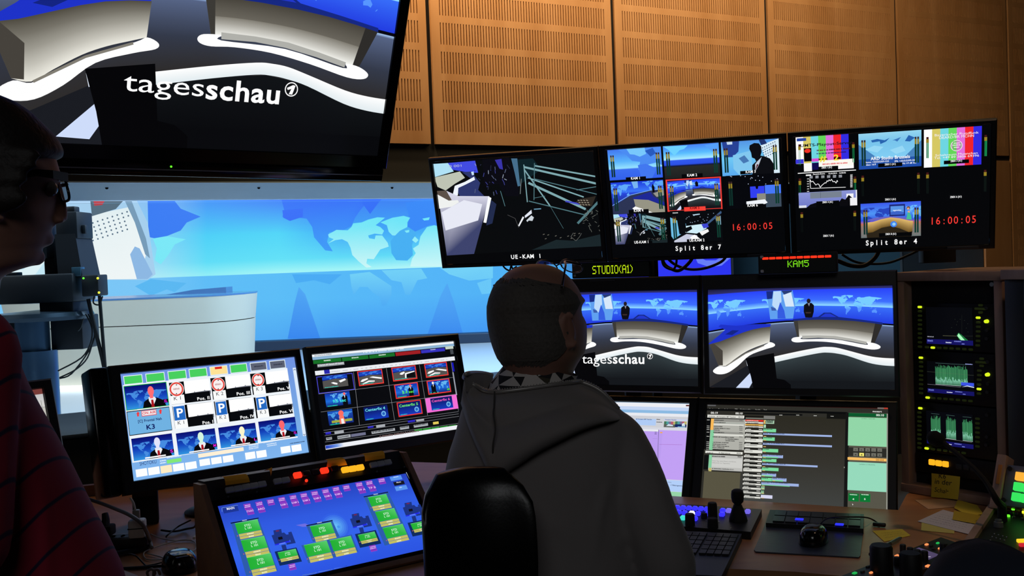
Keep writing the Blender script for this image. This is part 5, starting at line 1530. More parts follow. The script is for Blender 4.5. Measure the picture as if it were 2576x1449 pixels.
cv.scribble(c3(195, 176), c3(495, 184), 9, (36, 36, 36), 1, 8); cv.scribble(c3(780, 190), c3(866, 192), 9, (36, 36, 36), 2, 3)
cv.text('Guten Tag, meine Damen und Herren,', c3(200, 278), c3(745, 292), 7, (110, 110, 108)); cv.text('willkommen zur Tagesschau.', c3(195, 322), c3(610, 332), 7, (110, 110, 108)); cv.scribble(c3(195, 456), c3(690, 468), 8, (90, 90, 88), 3, 12)
# middle column
cv.rect(c2(1095, 380), c2(1554, 420), (16, 14, 14)); cv.rect(c2(1092, 420), c2(1554, 470), (110, 112, 104)); cv.rect(c2(1090, 476), c2(1552, 528), (236, 50, 40)); cv.rect(c2(1088, 532), c2(1550, 582), (240, 238, 230)); cv.rect(c2(1086, 588), c2(1550, 640), (246, 190, 96)); cv.rect(c2(1086, 640), c2(1548, 692), (224, 222, 212))
for k, y in enumerate((500, 556, 614, 666)): cv.scribble(c2(1112, y + 14), c2(1430, y + 20), 7, ((250, 210, 200), (70, 66, 62), (130, 96, 40), (80, 80, 78))[k], k, 9)
cv.rect(c2(1566, 376), c2(1856, 470), (122, 122, 118)); cv.rect(c2(1566, 488), c2(1832, 588), (170, 206, 176)); cv.rect(c2(1568, 490), c2(1604, 586), (236, 190, 100)); cv.scribble(c2(1600, 560), c2(1800, 564), 16, (40, 46, 40), 7, 9); cv.scribble(c2(1620, 512), c2(1820, 516), 8, (40, 46, 40), 8, 9); cv.rect(c2(1566, 606), c2(1616, 690), (170, 214, 180))
GB_, BB_ = (124, 218, 158), (158, 178, 226)
rows = [  # (y of header in crop2 or crop3 px, n lines, bars)
    (c2, 1084, 1540, 704, 742, 802, [(1880, 708, 806, GB_, 1790)]), (c2, 1078, 1536, 814, 856, 912, [(3330, 820, 930, BB_, 1680)]), (c2, 1072, 1534, 926, 966, 1062, [(1846, 930, 1030, GB_, 1780)]), (c2, 1066, 1528, 1070, 1112, 1202, [(3330, 1078, 1196, BB_, 1670)]), (c2, 1060, 1524, 1214, 1256, 1346, [(1936, 1228, 1332, GB_, 1700)]),
    (c3, 926, 1336, 112, 150, 200, [(1812, 128, 214, BB_, 1460, GB_)]), (c3, 920, 1332, 206, 250, 300, [(1662, 222, 306, GB_, 1550)]), (c3, 916, 1326, 306, 348, 398, [(2600, 322, 424, BB_, 1450)]), (c3, 912, 1322, 402, 442, 520, [(1710, 420, 512, GB_, 1480)]), (c3, 906, 1316, 538, 578, 628, [(1656, 552, 638, BB_, 1450, GB_)]), (c3, 904, 1312, 640, 680, 730, [(1558, 655, 742, GB_, 1470), (1892, 660, 750, BB_, 1680, GB_, 1566)]), (c3, 900, 1310, 738, 778, 828, [(2172, 756, 864, BB_, 1510, GB_)]), (c3, 896, 1306, 838, 876, 928, [(1394, 850, 930, (150, 200, 160), 1392)]), (c3, 892, 1304, 936, 972, 1024, [(1378, 946, 1030, (140, 190, 150), 1376)]), (c3, 920, 1300, 1036, 1078, 1128, [(1572, 1048, 1140, (214, 214, 240), 1320)])]
for k, (cc, xa, xb, yh, ya, yb_, bars) in enumerate(rows):
    cv.rect(cc(xa, yh), cc(xb, ya), (14, 15, 15))
    cv.rect(cc(xa, ya), cc(xb, yb_ + 8), (226, 226, 218))
    sc_ = 1 if cc is c2 else 0.88
    cv.scribble(cc(xa + 20, ya - 8), cc(xa + 20 + 130 * sc_, ya - 6), 6, (226, 226, 220), k, 4); cv.scribble(cc(xb - 105 * sc_, ya - 4), cc(xb - 15, ya - 2), 6, (226, 226, 220), k + 40, 3)
    cv.scribble(cc(xa + 16, ya + 38 * sc_), cc(xa + 16 + (200 + 37 * (k % 4)) * sc_, ya + 42 * sc_), 6, (96, 96, 94), k + 80, 8)
    for b in bars:
        x1, y0_, y1_, col, xt = b[:5]
        xs = b[6] if len(b) > 6 else xb + 12
        cv.rect(cc(xs, y0_), cc(x1, y1_), col)
        if len(b) > 5: cv.rect(cc(xs, y0_ + (y1_ - y0_) * 0.52), cc(x1 - (x1 - xs) * 0.24, y1_), b[5])
        cv.scribble(cc(xs + 6, y0_ + 24 * sc_), cc(xt, y0_ + 26 * sc_), 6, (40, 44, 50), k + 120, 8)
        if x1 - xt > 100 and col == BB_: cv.scribble(cc(xt + 20, y0_ + 26 * sc_), cc(min(xt + 420, x1 - 20), y0_ + 34 * sc_), 6, (66, 84, 130), k + 160, 14)
        cv.rect(cc(xs + 12, y1_ - 26 * sc_), cc(xs + 80 * sc_, y1_ - 8), (236, 190, 110))
cv.rect((1928, 604), (1938, 614), (226, 222, 210))
# right column
cv.rect(c4(272, 150), c4(782, 1420), (86, 84, 72)); cv.rect(c4(0 + 248, 152), c4(272, 1404), (20, 20, 20))
cv.text('mosart', c4(598, 146), c4(718, 149), 12, (240, 240, 236), True)
cv.rect(c4(286, 156), c4(790, 216), (10, 88, 44)); cv.text('00:10', c4(644, 198), c4(748, 201), 15, (240, 246, 240), True)
cv.rect(c4(284, 210), c4(784, 600), (146, 214, 168)); cv.text('CAMERA 3 FAECHER', c4(446, 236), c4(630, 240), 7, (70, 110, 84))
cv.rect(c4(282, 604), c4(786, 738), (42, 42, 38))
for j, rowt in enumerate((('H', 'K', 'FM', 'L1', 'L2'), ('M', 'M', 'W', 'S', 'B'))):
    for i, s_ in enumerate(rowt):
        x, y = 348 + i * 78, 610 + j * 64 + i * 2
        hi = j == 1 and i == 1
        cv.rect(c4(x, y), c4(x + 60, y + 46), (250, 240, 120) if hi else (112, 112, 102)); cv.text(s_, c4(x + 18, y + 36), c4(x + 42, y + 36), 11, (60, 56, 30) if hi else (50, 50, 46), True)
cv.rect(c4(274, 732), c4(788, 790), (250, 190, 100)); cv.text('00:04', c4(640, 780), c4(742, 784), 15, (110, 66, 20))
cv.rect(c4(278, 792), c4(778, 1188), (150, 218, 188)); cv.text('CAMERA 3 C FRONTAL', c4(422, 832), c4(632, 838), 8, (70, 112, 96))
for x, s_ in ((284, '4'), (434, '5')):
    cv.rect(c4(x, 1200 + (x - 284) * 0.05), c4(x + 134, 1312 + (x - 284) * 0.05), (8, 118, 50)); cv.scribble(c4(x + 18, 1224), c4(x + 114, 1227), 7, (220, 240, 224), x, 6); cv.text(s_, c4(x + 52, 1288), c4(x + 76, 1289), 12, (244, 250, 244), True)
cv.poly([c4(332, 1336), c4(348, 1350), c4(338, 1360)], (240, 240, 236))
cv.rect(c4(782, 168), c4(800, 1430), (150, 150, 140)); cv.rect(c4(662, 84), c4(800, 108), (120, 110, 106)); cv.rect(c4(745, 84), c4(800, 108), (190, 60, 44))
cv.mesh('screen', mI)

HF = Frame(IF.p(-0.058 - CWW, 0, 0.0), -0.417433, 0.467495)
mH = monitor('monitor', 'lower left monitor with lilac newsroom script page, right of the grey hoodie', HF, CWW, CHH, (0.028, 0.028, 0.021, 0.03), depth=0.03)
cv = display(HF, CWW, CHH, 1560, 1000, 5.367)
base_fill(cv, (226, 226, 232))
def hb(p, q, c):
    """band from the left screen edge to q"""
    v0, (u1, v1) = cv.m(q[0], p[1])[1], cv.m(*q)
    cv.child(lambda x, y: (x, y), cv.clip).rect((0, v0), (u1, v1), c)
for y0_, y1_, k in ((84, 100, (150, 190, 224)), (108, 160, (236, 238, 244)), (160, 204, (196, 214, 244)), (206, 246, (140, 186, 226)), (246, 286, (232, 234, 240)), (286, 430, (206, 208, 214))):
    hb((-1400, y0_ - 20), (940, y1_), k)
cv.rect((890, 100), (935, 120), (90, 40, 40)); cv.rect((208, 284), (480, 380), (176, 204, 246)); cv.text('00 Vorspann MIT Faecher', (215, 298), (432, 300), 14, (50, 60, 90), True); cv.rect((594, 290), (910, 318), (200, 210, 240)); cv.text('Vorspann Faecher', (606, 306), (762, 308), 14, (50, 60, 100), True); cv.scribble((492, 302), (542, 303), 12, (40, 40, 50), 1, 3); cv.scribble((492, 338), (572, 340), 12, (40, 40, 50), 2, 5)
for i, x in enumerate((596, 746)):
    t = cv.sub((x, 322), (x + 148, 406)); bars_pic(t, [(70, 120, 90), (80, 160, 160), (120, 110, 150), (180, 90, 110), (190, 180, 110)]); t.rect((0, 0.5), (1, 1), (90, 96, 90) if i == 0 else (20, 40, 100)); t.poly([(0.2, 0.8), (0.4, 0.45), (0.8, 0.6), (0.8, 0.8)] if i == 0 else [(0.6, 0.4), (0.8, 0.2), (0.9, 0.8), (0.6, 0.8)], (210, 226, 236)); t.rect((0.25, 0.86), (0.9, 1), (120, 180, 220)) if i else None
hb((-1400, 420), (925, 1300), (214, 216, 226)); cv.rect((522, 440), (908, 1122), (194, 160, 244)); hb((-1400, 462), (514, 1122), (188, 156, 240)); hb((-1400, 434), (518, 458), (232, 234, 240)); cv.line([(520, 434), (505, 1122)], 0.002, (60, 60, 80)); cv.line([(530, 634), (840, 640)], 0.0015, (160, 90, 170)); cv.line([(440, 556), (505, 558)], 0.0012, (160, 130, 210)); cv.rect((540, 466), (572, 484), (240, 170, 90)); cv.scribble((468, 474), (495, 475), 10, (90, 80, 120), 3, 2); cv.scribble((466, 496), (495, 497), 10, (50, 40, 80), 4, 2)
hb((-1400, 1128), (880, 1280), (178, 206, 248)); cv.text('Beitrag', (650, 1150), (692, 1151), 12, (50, 60, 90)); cv.text('1 TVBeitragsname_1', (676, 1192), (866, 1196), 16, (40, 50, 90), True); hb((-1400, 1284), (890, 1400), (150, 212, 168)); cv.text('meine Damen und', (560, 1342), (800, 1346), 16, (60, 90, 70)); cv.text('willkommen zur', (540, 1370), (728, 1372), 16, (60, 90, 70))
cv.mesh('screen', mH)
# ------------------------------------------------------------------ the long control desk
DZ = 0.765
def dz(px, py, z=DZ):
    p = onz(px, py, z)
    return (p.x, p.y)
def mon_line(fr, u, z=DZ, gap=0.036):
    """point in front of a display plane at height z"""
    v = (fr.o.z - z) / fr.z.z
    p = fr.p(u, 0, -v) - Vector((fr.y.x, fr.y.y, 0)).normalized() * gap
    return (p.x, p.y)
rkF = Frame(CAM + Vector((1.296, 3.3003, -0.1218)) * 0.90, -0.9008, 0.0)
RKW, RKH = 0.2923 * 0.90, 0.6691 * 0.90
far = [(-2.5, 3.1), (-1.75, 3.42), (-1.2, 3.55), (-0.55, 3.75), (-0.1, 3.6), mon_line(HF, -0.03), mon_line(IF, CWW + 0.03), (1.13, 2.93), (1.35, 3.25), (1.75, 3.0), (2.3, 2.2)]
near = [(2.0, 1.3), (1.25, 1.72), (0.95, 2.12), (0.62, 2.27), (0.3, 2.36), (0.02, 2.42), (-0.28, 2.3), (-0.62, 2.06), (-1.05, 1.85), (-1.7, 1.9), (-2.6, 2.1)]
desk = thing('control_desk', 'long curved wooden control desk under the monitors', 'desk', (0.0, 2.8, 0))
g = MB()
g.prism(far + near, DZ - 0.04, DZ - 0.0007)
g.build('desk_top', WOODD, desk, smooth=False)
g = MB()
fb = [(-2.4, 2.75), (-1.2, 3.1), (-0.5, 3.2), (0.2, 3.05), (0.95, 2.75), (1.9, 2.3)]
for a, b in zip(fb[:-1], fb[1:]):
    d = Vector((b[0] - a[0], b[1] - a[1], 0)); n = Vector((-d.y, d.x, 0)).normalized() * 0.03
    g.hexa([(a[0], a[1], 0), (b[0], b[1], 0), (b[0] + n.x, b[1] + n.y, 0), (a[0] + n.x, a[1] + n.y, 0), (a[0], a[1], DZ - 0.04), (b[0], b[1], DZ - 0.04), (b[0] + n.x, b[1] + n.y, DZ - 0.04), (a[0] + n.x, a[1] + n.y, DZ - 0.04)])
g.build('modesty_panel', WOODB, desk, smooth=False)
for x, y in ((-2.0, 2.3), (-0.9, 2.3), (0.90, 2.42), (1.55, 1.95)):
    g = MB(); g.box((x, y, (DZ - 0.04) / 2), (0.06, 0.5, DZ - 0.04), 0.004)
    g.build('desk_leg', DGREY, desk)
g = MB()
a, b = Vector((-1.52, 3.30, 0)), Vector((-0.86, 3.52, 0))
n = Vector((-(b - a).y, (b - a).x, 0)).normalized() * 0.025
zt_ = 0.80
g.hexa([(a.x, a.y, DZ), (b.x, b.y, DZ), (b.x + n.x, b.y + n.y, DZ), (a.x + n.x, a.y + n.y, DZ), (a.x, a.y, zt_), (b.x, b.y, zt_), (b.x + n.x, b.y + n.y, zt_), (a.x + n.x, a.y + n.y, zt_)])
g.build('back_board', WOODB, desk, smooth=False)

# frame that carries the displays
rail = thing('monitor_rack', 'black metal rack of posts carrying the monitors over the desk', 'rack', (0.6, 3.45, 0.0))
for fr_m in (FF, GF):
    c = fr_m.p(CWW / 2, 0.155, -CHH / 2)
    g = MB()
    g.box((c.x, c.y, 0.71), (0.05, 0.05, 1.42))
    g.build('post', BLACKM, rail)
g = MB()
rf = Frame(RWO, RYAW, 0)
a, b = rf.p(0.1, 0.19, -0.2), rf.p(3 * RW - 0.1, 0.19, -0.2)
d = (b - a).normalized(); n = Vector((-d.y, d.x, 0)) * 0.03
g.hexa([a - n, b - n, b + n, a + n, a - n + Vector((0, 0, 0.06)), b - n + Vector((0, 0, 0.06)), b + n + Vector((0, 0, 0.06)), a + n + Vector((0, 0, 0.06))])
g.build('cross_rail', BLACKM, rail)
g = MB()
p = at(1650, 690, 3.42)
g.box((p.x, p.y + 0.06, 0.875), (0.03, 0.03, 1.75))
g.build('slim_post', BLACKM, rail)
g = MB()
p = rf.p(3 * RW - 0.14, 0.235, -0.33)
g.box((p.x, p.y, p.z + 0.005), (0.10, 0.04, 0.15), 0.004)
g.build('end_bracket', DGREY, rail)

# tally displays
FONT57 = {'S': '01111 10000 10000 01110 00001 00001 11110', 'T': '11111 00100 00100 00100 00100 00100 00100', 'U': '10001 10001 10001 10001 10001 10001 01110', 'D': '11110 10001 10001 10001 10001 10001 11110', 'I': '111 010 010 010 010 010 111', 'O': '01110 10001 10001 10001 10001 10001 01110', '(': '001 010 100 100 100 010 001', ')': '100 010 001 001 001 010 100', 'A': '01110 10001 10001 11111 10001 10001 10001', '1': '010 110 010 010 010 010 111', 'K': '10001 10010 10100 11000 10100 10010 10001', 'M': '10001 11011 10101 10101 10001 10001 10001', '5': '11111 10000 11110 00001 00001 10001 01110'}
def tally(label, corners, depth, txt, ta, tb, col, bars=None):
    tl, tr = at(*corners[0], depth[0]), at(*corners[1], depth[1])
    yaw = math.atan2(tr.y - tl.y, tr.x - tl.x)
    W = math.hypot(tr.x - tl.x, tr.y - tl.y)
    fr = Frame((tl.x, tl.y, tl.z), yaw, 0)
    H = corners[2]
    t = thing('tally_display', label, 'display', fr.p(W / 2, 0.02, -H))
    g = MB(fr.M); g.box((W / 2, 0.022, -H / 2), (W, 0.04, H), 0.004); g.build('housing', BLACKM, t)
    cv = Canvas(W, H, lambda u, v, d: fr.p(u * W, -d - 0.0006, -v * H))
    cv.m = lambda x, y: (lambda q: (q.x / W, -q.z / H))(fr.hit(x, y))
    m0 = cv.m; cv.m = lambda x, y: (x, y); cv.rect((0.02, 0.06), (0.98, 0.94), (4, 5, 5)); cv.m = m0
    cv.up()
    n = sum(len(FONT57[c].split()[0]) + 1 for c in txt) - 1
    a, b = cv.m(*ta), cv.m(*tb)
    du = (b[0] - a[0]) / n; dv = (b[1] - a[1] + 0) / 7
    x = 0
    for c in txt:
        R = FONT57[c].split()
        for j, row in enumerate(R):
            for i, bit in enumerate(row):
                if bit == '1':
                    u, v = a[0] + (x + i) * du, a[1] + j * dv
                    cv._emit([(u, v), (u + du * .92, v), (u + du * .92, v + dv * .92), (u, v + dv * .92)], [rgb(col)[:3]] * 4)
        x += len(R[0]) + 1
    cv.mesh('screen', t)
    if bars:
        p, q = fr.hit(*bars[0]), fr.hit(*bars[1])
        for k in range(10):
            g = MB(fr.M)
            w = (q.x - p.x) / 10
            g.box((p.x + w * (k + 0.5), -0.002, p.z), (w * 0.9, 0.004, 0.007), 0.0015)
            g.build('tally_lamp', glow('tally_red', 'ff3218', 1.2), t)
    for z in (-0.008, -H + 0.010):
        g = MB(fr.M)
        g.box((0.012, -0.003, z), (0.009, 0.006, 0.008), 0.002)
        g.build('pale_handle', WHITEP, t)  # small grey handles; white colour stands in for the light they reflect
    return t
tally('black tally display with green dot letters STUDIO(A1) above the preview monitors', ((1437, 662), (1636, 655), 0.052), (3.36, 3.24), 'STUDIO(A1)', (1490, 669), (1592, 687), (196, 232, 20))
tally('black tally display with red lamps over green dot letters KAM5', ((1906, 640), (2106, 635), 0.060), (2.98, 2.90), 'KAM5', (1981, 656), (2035, 671), (130, 236, 30), ((1917, 650.5), (2092, 646)))

# cables hanging in the gaps behind the monitors
def cable(label, pts, depth, r, name='cable', m=None, cat='cable', z=None, group=None):
    g = MB()
    P = [at(x, y, depth) if not isinstance(depth, (list, tuple)) else at(x, y, depth[i]) for i, (x, y) in enumerate(pts)]
    g.tube(P, r, 8, 5)
    return tag(g.build(name, m or CABLEM, angle=2), label, cat, group)
cable('thick black cable looping lowest in the gap above the right preview monitor', [(1662, 640), (1672, 665), (1690, 677), (1706, 681), (1722, 672), (1738, 655), (1746, 636)], 3.55, 0.006)
cable('black cable sweeping right across the saturated blue gap', [(1672, 640), (1690, 660), (1715, 673), (1745, 678), (1780, 673), (1815, 658), (1830, 640)], 3.6, 0.005)
cable('thin black cable loop at the left of the blue gap', [(1664, 640), (1668, 665), (1682, 676), (1696, 676), (1702, 655), (1696, 640)], 3.5, 0.004)
cable('thick black cable bending in the dim gap right of the KAM5 display', [(2105, 655), (2140, 668), (2175, 668), (2200, 650), (2212, 630)], 3.3, 0.007)
cable('thin dark cable sagging under the rightmost hanging monitor', [(2118, 640), (2150, 658), (2190, 664), (2240, 660), (2290, 640), (2310, 630)], 3.35, 0.004)
cable('black cable loop behind the lifted glasses of the seated man', [(1265, 668), (1272, 676), (1282, 680), (1286, 668), (1290, 676), (1300, 670)], 3.55, 0.003)

# ------------------------------------------------------------------ measuring rack
rack = thing('equipment_rack', 'wooden equipment rack with three green waveform scopes', 'rack', rkF.p(RKW / 2, 0.2, -RKH - 0.03))
fw_ = 0.024
g = MB(rkF.M)
g.box((-fw_ / 2, 0.19, -RKH / 2), (fw_, 0.42, RKH + 0.042), 0.002)
g.build('side_board', WOODR, rack)
g = MB(rkF.M)
g.box((RKW + fw_ / 2, 0.19, -RKH / 2), (fw_, 0.42, RKH + 0.042), 0.002)
g.build('side_board', WOODR, rack)
g = MB(rkF.M)
g.box((RKW / 2, 0.19, 0.012), (RKW + 2 * fw_ + 0.004, 0.43, 0.026), 0.002)
g.build('top_board', WOODR, rack)
g = MB(rkF.M)
g.box((RKW / 2, 0.19, -RKH - 0.0105), (RKW + 2 * fw_ + 0.004, 0.43, 0.024), 0.002)
g.build('bottom_board', WOODR, rack)
g = MB(rkF.M)
g.box((RKW / 2, 0.2, -RKH / 2), (RKW, 0.36, RKH), 0)
g.build('inner_panel', BLACKM, rack, smooth=False)
g = MB(rkF.M)
a = rkF.hit(2489, 716); g.cyl((a.x, 0.02, a.z), (a.x, 0.012, a.z), 0.006); g.build('rack_screw', STEEL, rack)
YG = glow('key_lit', 'd8f020', 1.1)
YGD = mat('key_dim', '20240c', 0.5, emit='1c240a', strength=0.6)
def scope(label, top, bot, ox, oy, sc, scr, title, litL, keysL, keysB, litB, keysR, litR, knobs, kind):
    """scope module: top/bot = vertical extent in rack coordinates"""
    L, R_ = rkF.hit(2298, 800).x, RKW - 0.006
    t = thing('waveform_scope', label, 'scope', rkF.p((L + R_) / 2, 0.0, bot))
    g = MB(rkF.M); g.box(((L + R_) / 2, 0.008, (top + bot) / 2), (R_ - L, 0.02, top - bot - 0.003), 0.002); g.build('front_panel', BLACKP, t)
    F2 = Frame(rkF.p(0, -0.003, 0), -0.9008, 0)
    H = lambda x, y: F2.hit(ox + x / sc, oy + y / sc)
    a, b = H(*scr[0]), H(*scr[1])
    W_, H_ = b.x - a.x, a.z - b.z
    cv = Canvas(W_, H_, lambda u, v, d: F2.p(a.x + u * W_, -d - 0.0004, a.z - v * H_))
    cv.m = lambda x, y: (lambda q: ((q.x - a.x) / W_, (a.z - q.z) / H_))(H(x, y))
    m0 = cv.m; cv.m = lambda x, y: (x, y); cv.rect((0, 0), (1, 1), (5, 6, 10)); cv.rect((0, 0.87), (1, 1), (20, 18, 96))
    cv.scribble((0.02, 0.94), (0.14, 0.94), 0.05, (110, 120, 210), 1, 4); cv.scribble((0.42, 0.96), (0.54, 0.96), 0.03, (220, 226, 250), 2, 4); cv.scribble((0.6, 0.92), (0.75, 0.92), 0.03, (120, 130, 220), 3, 6); cv.scribble((0.76, 0.98), (0.82, 0.98), 0.03, (120, 130, 220), 4, 3)
    rnd = random.Random(kind)
    if kind == 0:
        cv.line([(0.78, 0.2), (0.77, 0.72)], 0.003, (40, 44, 40)); cv.line([(0.36, 0.765), (0.66, 0.765)], 0.005, (120, 120, 90)); cv.line([(0.66, 0.765), (1, 0.75)], 0.003, (60, 64, 50))
        for i in range(9): q = (rnd.uniform(0.4, 0.95), rnd.uniform(0.2, 0.65)); cv.ell(q, 0.006, (50, 60, 50), 6)
        cv.poly([(0.66, 0.74), (0.70, 0.67), (0.76, 0.72), (0.90, 0.87), (0.72, 0.87)], (30, 120, 60)); cv.poly([(0.67, 0.76), (0.70, 0.69), (0.74, 0.74), (0.83, 0.87), (0.75, 0.87)], (170, 250, 190)); cv.scribble((0.02, 0.82), (0.16, 0.82), 0.03, (150, 150, 160), 5, 5)
    def trace(x0, x1, y0_, y1_, n, seed):
        r = random.Random(seed)
        w = (x1 - x0) / n
        cv.up()
        for i in range(n):
            x = x0 + i * w
            a0 = r.uniform(0.5, 1.0)
            ytop = y0_ + (y1_ - y0_) * r.uniform(0.05, 0.25)
            ymid = y0_ + (y1_ - y0_) * r.uniform(0.62, 0.82)
            cv._emit([(x, ytop), (x + w * .9, ytop), (x + w * .9, ymid), (x, ymid)], [rgb((24 + 40 * a0, 80 + 60 * a0, 56 + 34 * a0))[:3]] * 4)
            cv._emit([(x, ymid), (x + w * .9, ymid), (x + w * .9, y1_), (x, y1_)], [rgb((90 + 60 * a0, 170 + 50 * a0, 130 + 60 * a0))[:3], rgb((90 + 60 * a0, 170 + 50 * a0, 130 + 60 * a0))[:3]] + [rgb((50, 110, 76))[:3]] * 2)
        cv.line([(x0 + 0.01, y0_), (x1 - 0.02, y0_)], 0.004, (90, 130, 120)); cv.line([(x0, y1_), (x1, y1_)], 0.006, (200, 226, 220))
    if kind == 1:
        trace(0.18, 0.87, 0.05, 0.72, 70, 3)
        cv.line([(0, 0.74), (0.72, 0.76)], 0.004, (150, 140, 160)); cv.line([(0, 0.34), (1, 0.36)], 0.002, (100, 110, 90))
        cv.rect((0.73, 0.6), (1, 0.7), (60, 84, 230)); cv.rect((0.73, 0.7), (1, 0.76), (16, 16, 30)); cv.poly([(0.74, 0.75), (0.86, 0.69), (1, 0.72), (1, 0.745), (0.86, 0.715)], (220, 236, 255)); cv.scribble((0.83, 0.04), (0.98, 0.04), 0.03, (150, 160, 220), 6, 5)
    if kind == 2:
        for k, x in enumerate((0.10, 0.43, 0.78)): trace(x, x + 0.21, 0.08, 0.78, 24, k)
        cv.line([(0.34, 0.79), (0.97, 0.81)], 0.003, (150, 150, 140))
    cv.mesh('screen', t)
    def key(x, y, lit, w=0.013, h=0.0065, tri=None):
        p = H(x, y)
        g = MB(rkF.M)
        g.box((p.x, -0.003, p.z), (w, 0.006, h), 0.002, 1)
        o = g.build('key', YG if lit else YGD, t)
    for i, (x, y) in enumerate(keysL): key(x, y, litL == i)
    for i, (x, y) in enumerate(keysB): key(x, y, litB == i)
    for i, (x, y) in enumerate(keysR): key(x, y, litR == i)
    for x, y, lit in knobs:
        p = H(x, y)
        g = MB(rkF.M); g.cyl((p.x, -0.001, p.z), (p.x, -0.012, p.z), 0.0055, 0.0048, 16)
        g.build('knob', YG if lit else mat('knob_grey', '2c2c2a', 0.5), t)
    p = H(*title)
    return t
T0, B0 = rkF.hit(2400, 762).z, rkF.hit(2400, 884).z
T1, B1 = B0 - 0.001, rkF.hit(2400, 1016).z
T2, B2 = B1 - 0.001, rkF.hit(2400, 1146).z
scope('top waveform scope with one bright streak, in the wooden rack', T0, B0, 2260, 740, 5.573, ((385, 180), (1050, 722)), (520, 140), 0, [(300, 180)] + [(302, 240 + 62 * i) for i in range(9)], [(402, 742), (482, 750), (575, 752), (660, 755), (745, 760), (835, 765), (925, 770), (1015, 776)], 1, [(1118, 330), (1120, 395), (1120, 457), (1118, 522), (1116, 588), (1116, 654), (1112, 718), (1150, 205), (1098, 203), (1203, 207), (1152, 155), (1152, 254)], 0, [(1252, 195, 0), (1243, 380, 1), (1256, 505, 0), (1252, 622, 0)], 0)
scope('middle waveform scope with wide green trace, in the wooden rack', T1, B1, 2260, 740, 5.573, ((400, 935), (1066, 1430)), (520, 860), 0, [(315, 891)] + [(318, 952 + 62 * i) for i in range(8)], [(410, 1450), (490, 1456), (575, 1462), (660, 1468), (745, 1474), (835, 1482), (925, 1490), (1010, 1498)], 0, [(1130, 1330), (1135, 1072), (1135, 1135), (1132, 1200), (1130, 1265), (1130, 1395), (1164, 955), (1110, 953), (1218, 958), (1168, 905), (1166, 1004)], 0, [(1268, 948, 0), (1257, 1126, 1), (1268, 1252, 0), (1262, 1370, 0)], 1)
scope('bottom waveform scope with three green columns, behind the gooseneck microphone', T2, B2, 2260, 980, 5.177, ((362, 270), (980, 776)), (520, 230), 0, [(285, 243)] + [(274, 300 + 57 * i) for i in range(9)], [(368, 766)] + [(450 + 80 * i, 776 + 10 * i) for i in range(6)], 0, [(1030, 380 + 60 * i) for i in range(7)], -1, [(1168, 328, 0), (1165, 612, 0), (1158, 718, 0)], 2)
# lamp strip under the scopes
F2 = Frame(rkF.p(0, -0.002, 0), -0.9008, 0)
tb_, bb_ = B2 - 0.002, rkF.hit(2400, 1200).z
st = thing('button_strip', 'black button strip with three glowing orange keys under the scopes', 'button panel', rkF.p(RKW / 2, 0, bb_))
g = MB(rkF.M); g.box((RKW / 2, 0.008, (tb_ + bb_) / 2), (RKW - 0.02, 0.018, tb_ - bb_ - 0.003), 0.002); g.build('front_panel', BLACKP, st)
OR_ = glow('key_orange', 'ffb020', 1.15)
for x, y, m_ in ((440, 945, OR_), (528, 958, OR_), (617, 970, OR_), (795, 1002, GREYP), (888, 1010, GREYP), (980, 1024, GREYP)):
    p = F2.hit(2260 + x / 5.177, 980 + y / 5.177)
    g = MB(rkF.M); g.box((p.x, -0.004, p.z), (0.0185, 0.008, 0.017), 0.003); g.build('square_key', m_, st)
def note_on(name, label, fr, pts, m, y=-0.004, curl=0.012, words=(), cat='sticky note'):
    """paper on a vertical face: pts crop corners TL,TR,BR,BL already in photo pixels"""
    q = [fr.hit(*p) for p in pts]
    g = MB(fr.M)
    n = 6
    rows = []
    for k in range(n + 1):
        t = k / n
        l = q[0].lerp(q[3], t); r = q[1].lerp(q[2], t)
        yy = y - curl * t * t
        rows.append((l, r, yy))
    for th_ in (0.0, -0.0004):
        for (l0, r0, ya), (l1, r1, yb_) in zip(rows[:-1], rows[1:]):
            g.quad((l0.x, ya + th_, l0.z), (r0.x, ya + th_, r0.z), (r1.x, yb_ + th_, r1.z), (l1.x, yb_ + th_, l1.z))
    o = tag(g.build(name, m, recalc=False), label, cat)
    g = MB(fr.M)
    for wd, pa, pb, h in words:
        a_, b_ = fr.hit(*pa), fr.hit(*pb)
        polys, adv = text_tris(wd)
        s = (b_ - a_).length / adv
        dx = (b_ - a_).normalized()
        zz = q[0].z - a_.z; H_ = q[0].z - q[3].z
        for f in polys:
            vs = []
            for x, yv in f:
                P = a_ + dx * (x * s) + Vector((0.12 * yv * s, 0, yv * s * h))
                t = (q[0].z - P.z) / H_
                P.y = y - curl * t * t - 0.0009
                vs.append(P)
            g._f([g._v(v) for v in vs])
    g.build('handwriting', INK, o, recalc=False)
    return o
c7 = lambda x, y: (2260 + x / 5.177, 980 + y / 5.177)
note_on('sticky_note', 'yellow note reading K6 in der Schalte, stuck under the scopes', rkF, [c7(500, 1068), c7(872, 1112), c7(862, 1402), c7(512, 1368)], PAPERY, y=-0.029, curl=0.008, words=(('K6', c7(588, 1130), c7(690, 1140), 1.0), ('in der', c7(540, 1200), c7(765, 1226), 1.0), ('Schalte', c7(545, 1300), c7(770, 1340), 1.0)))

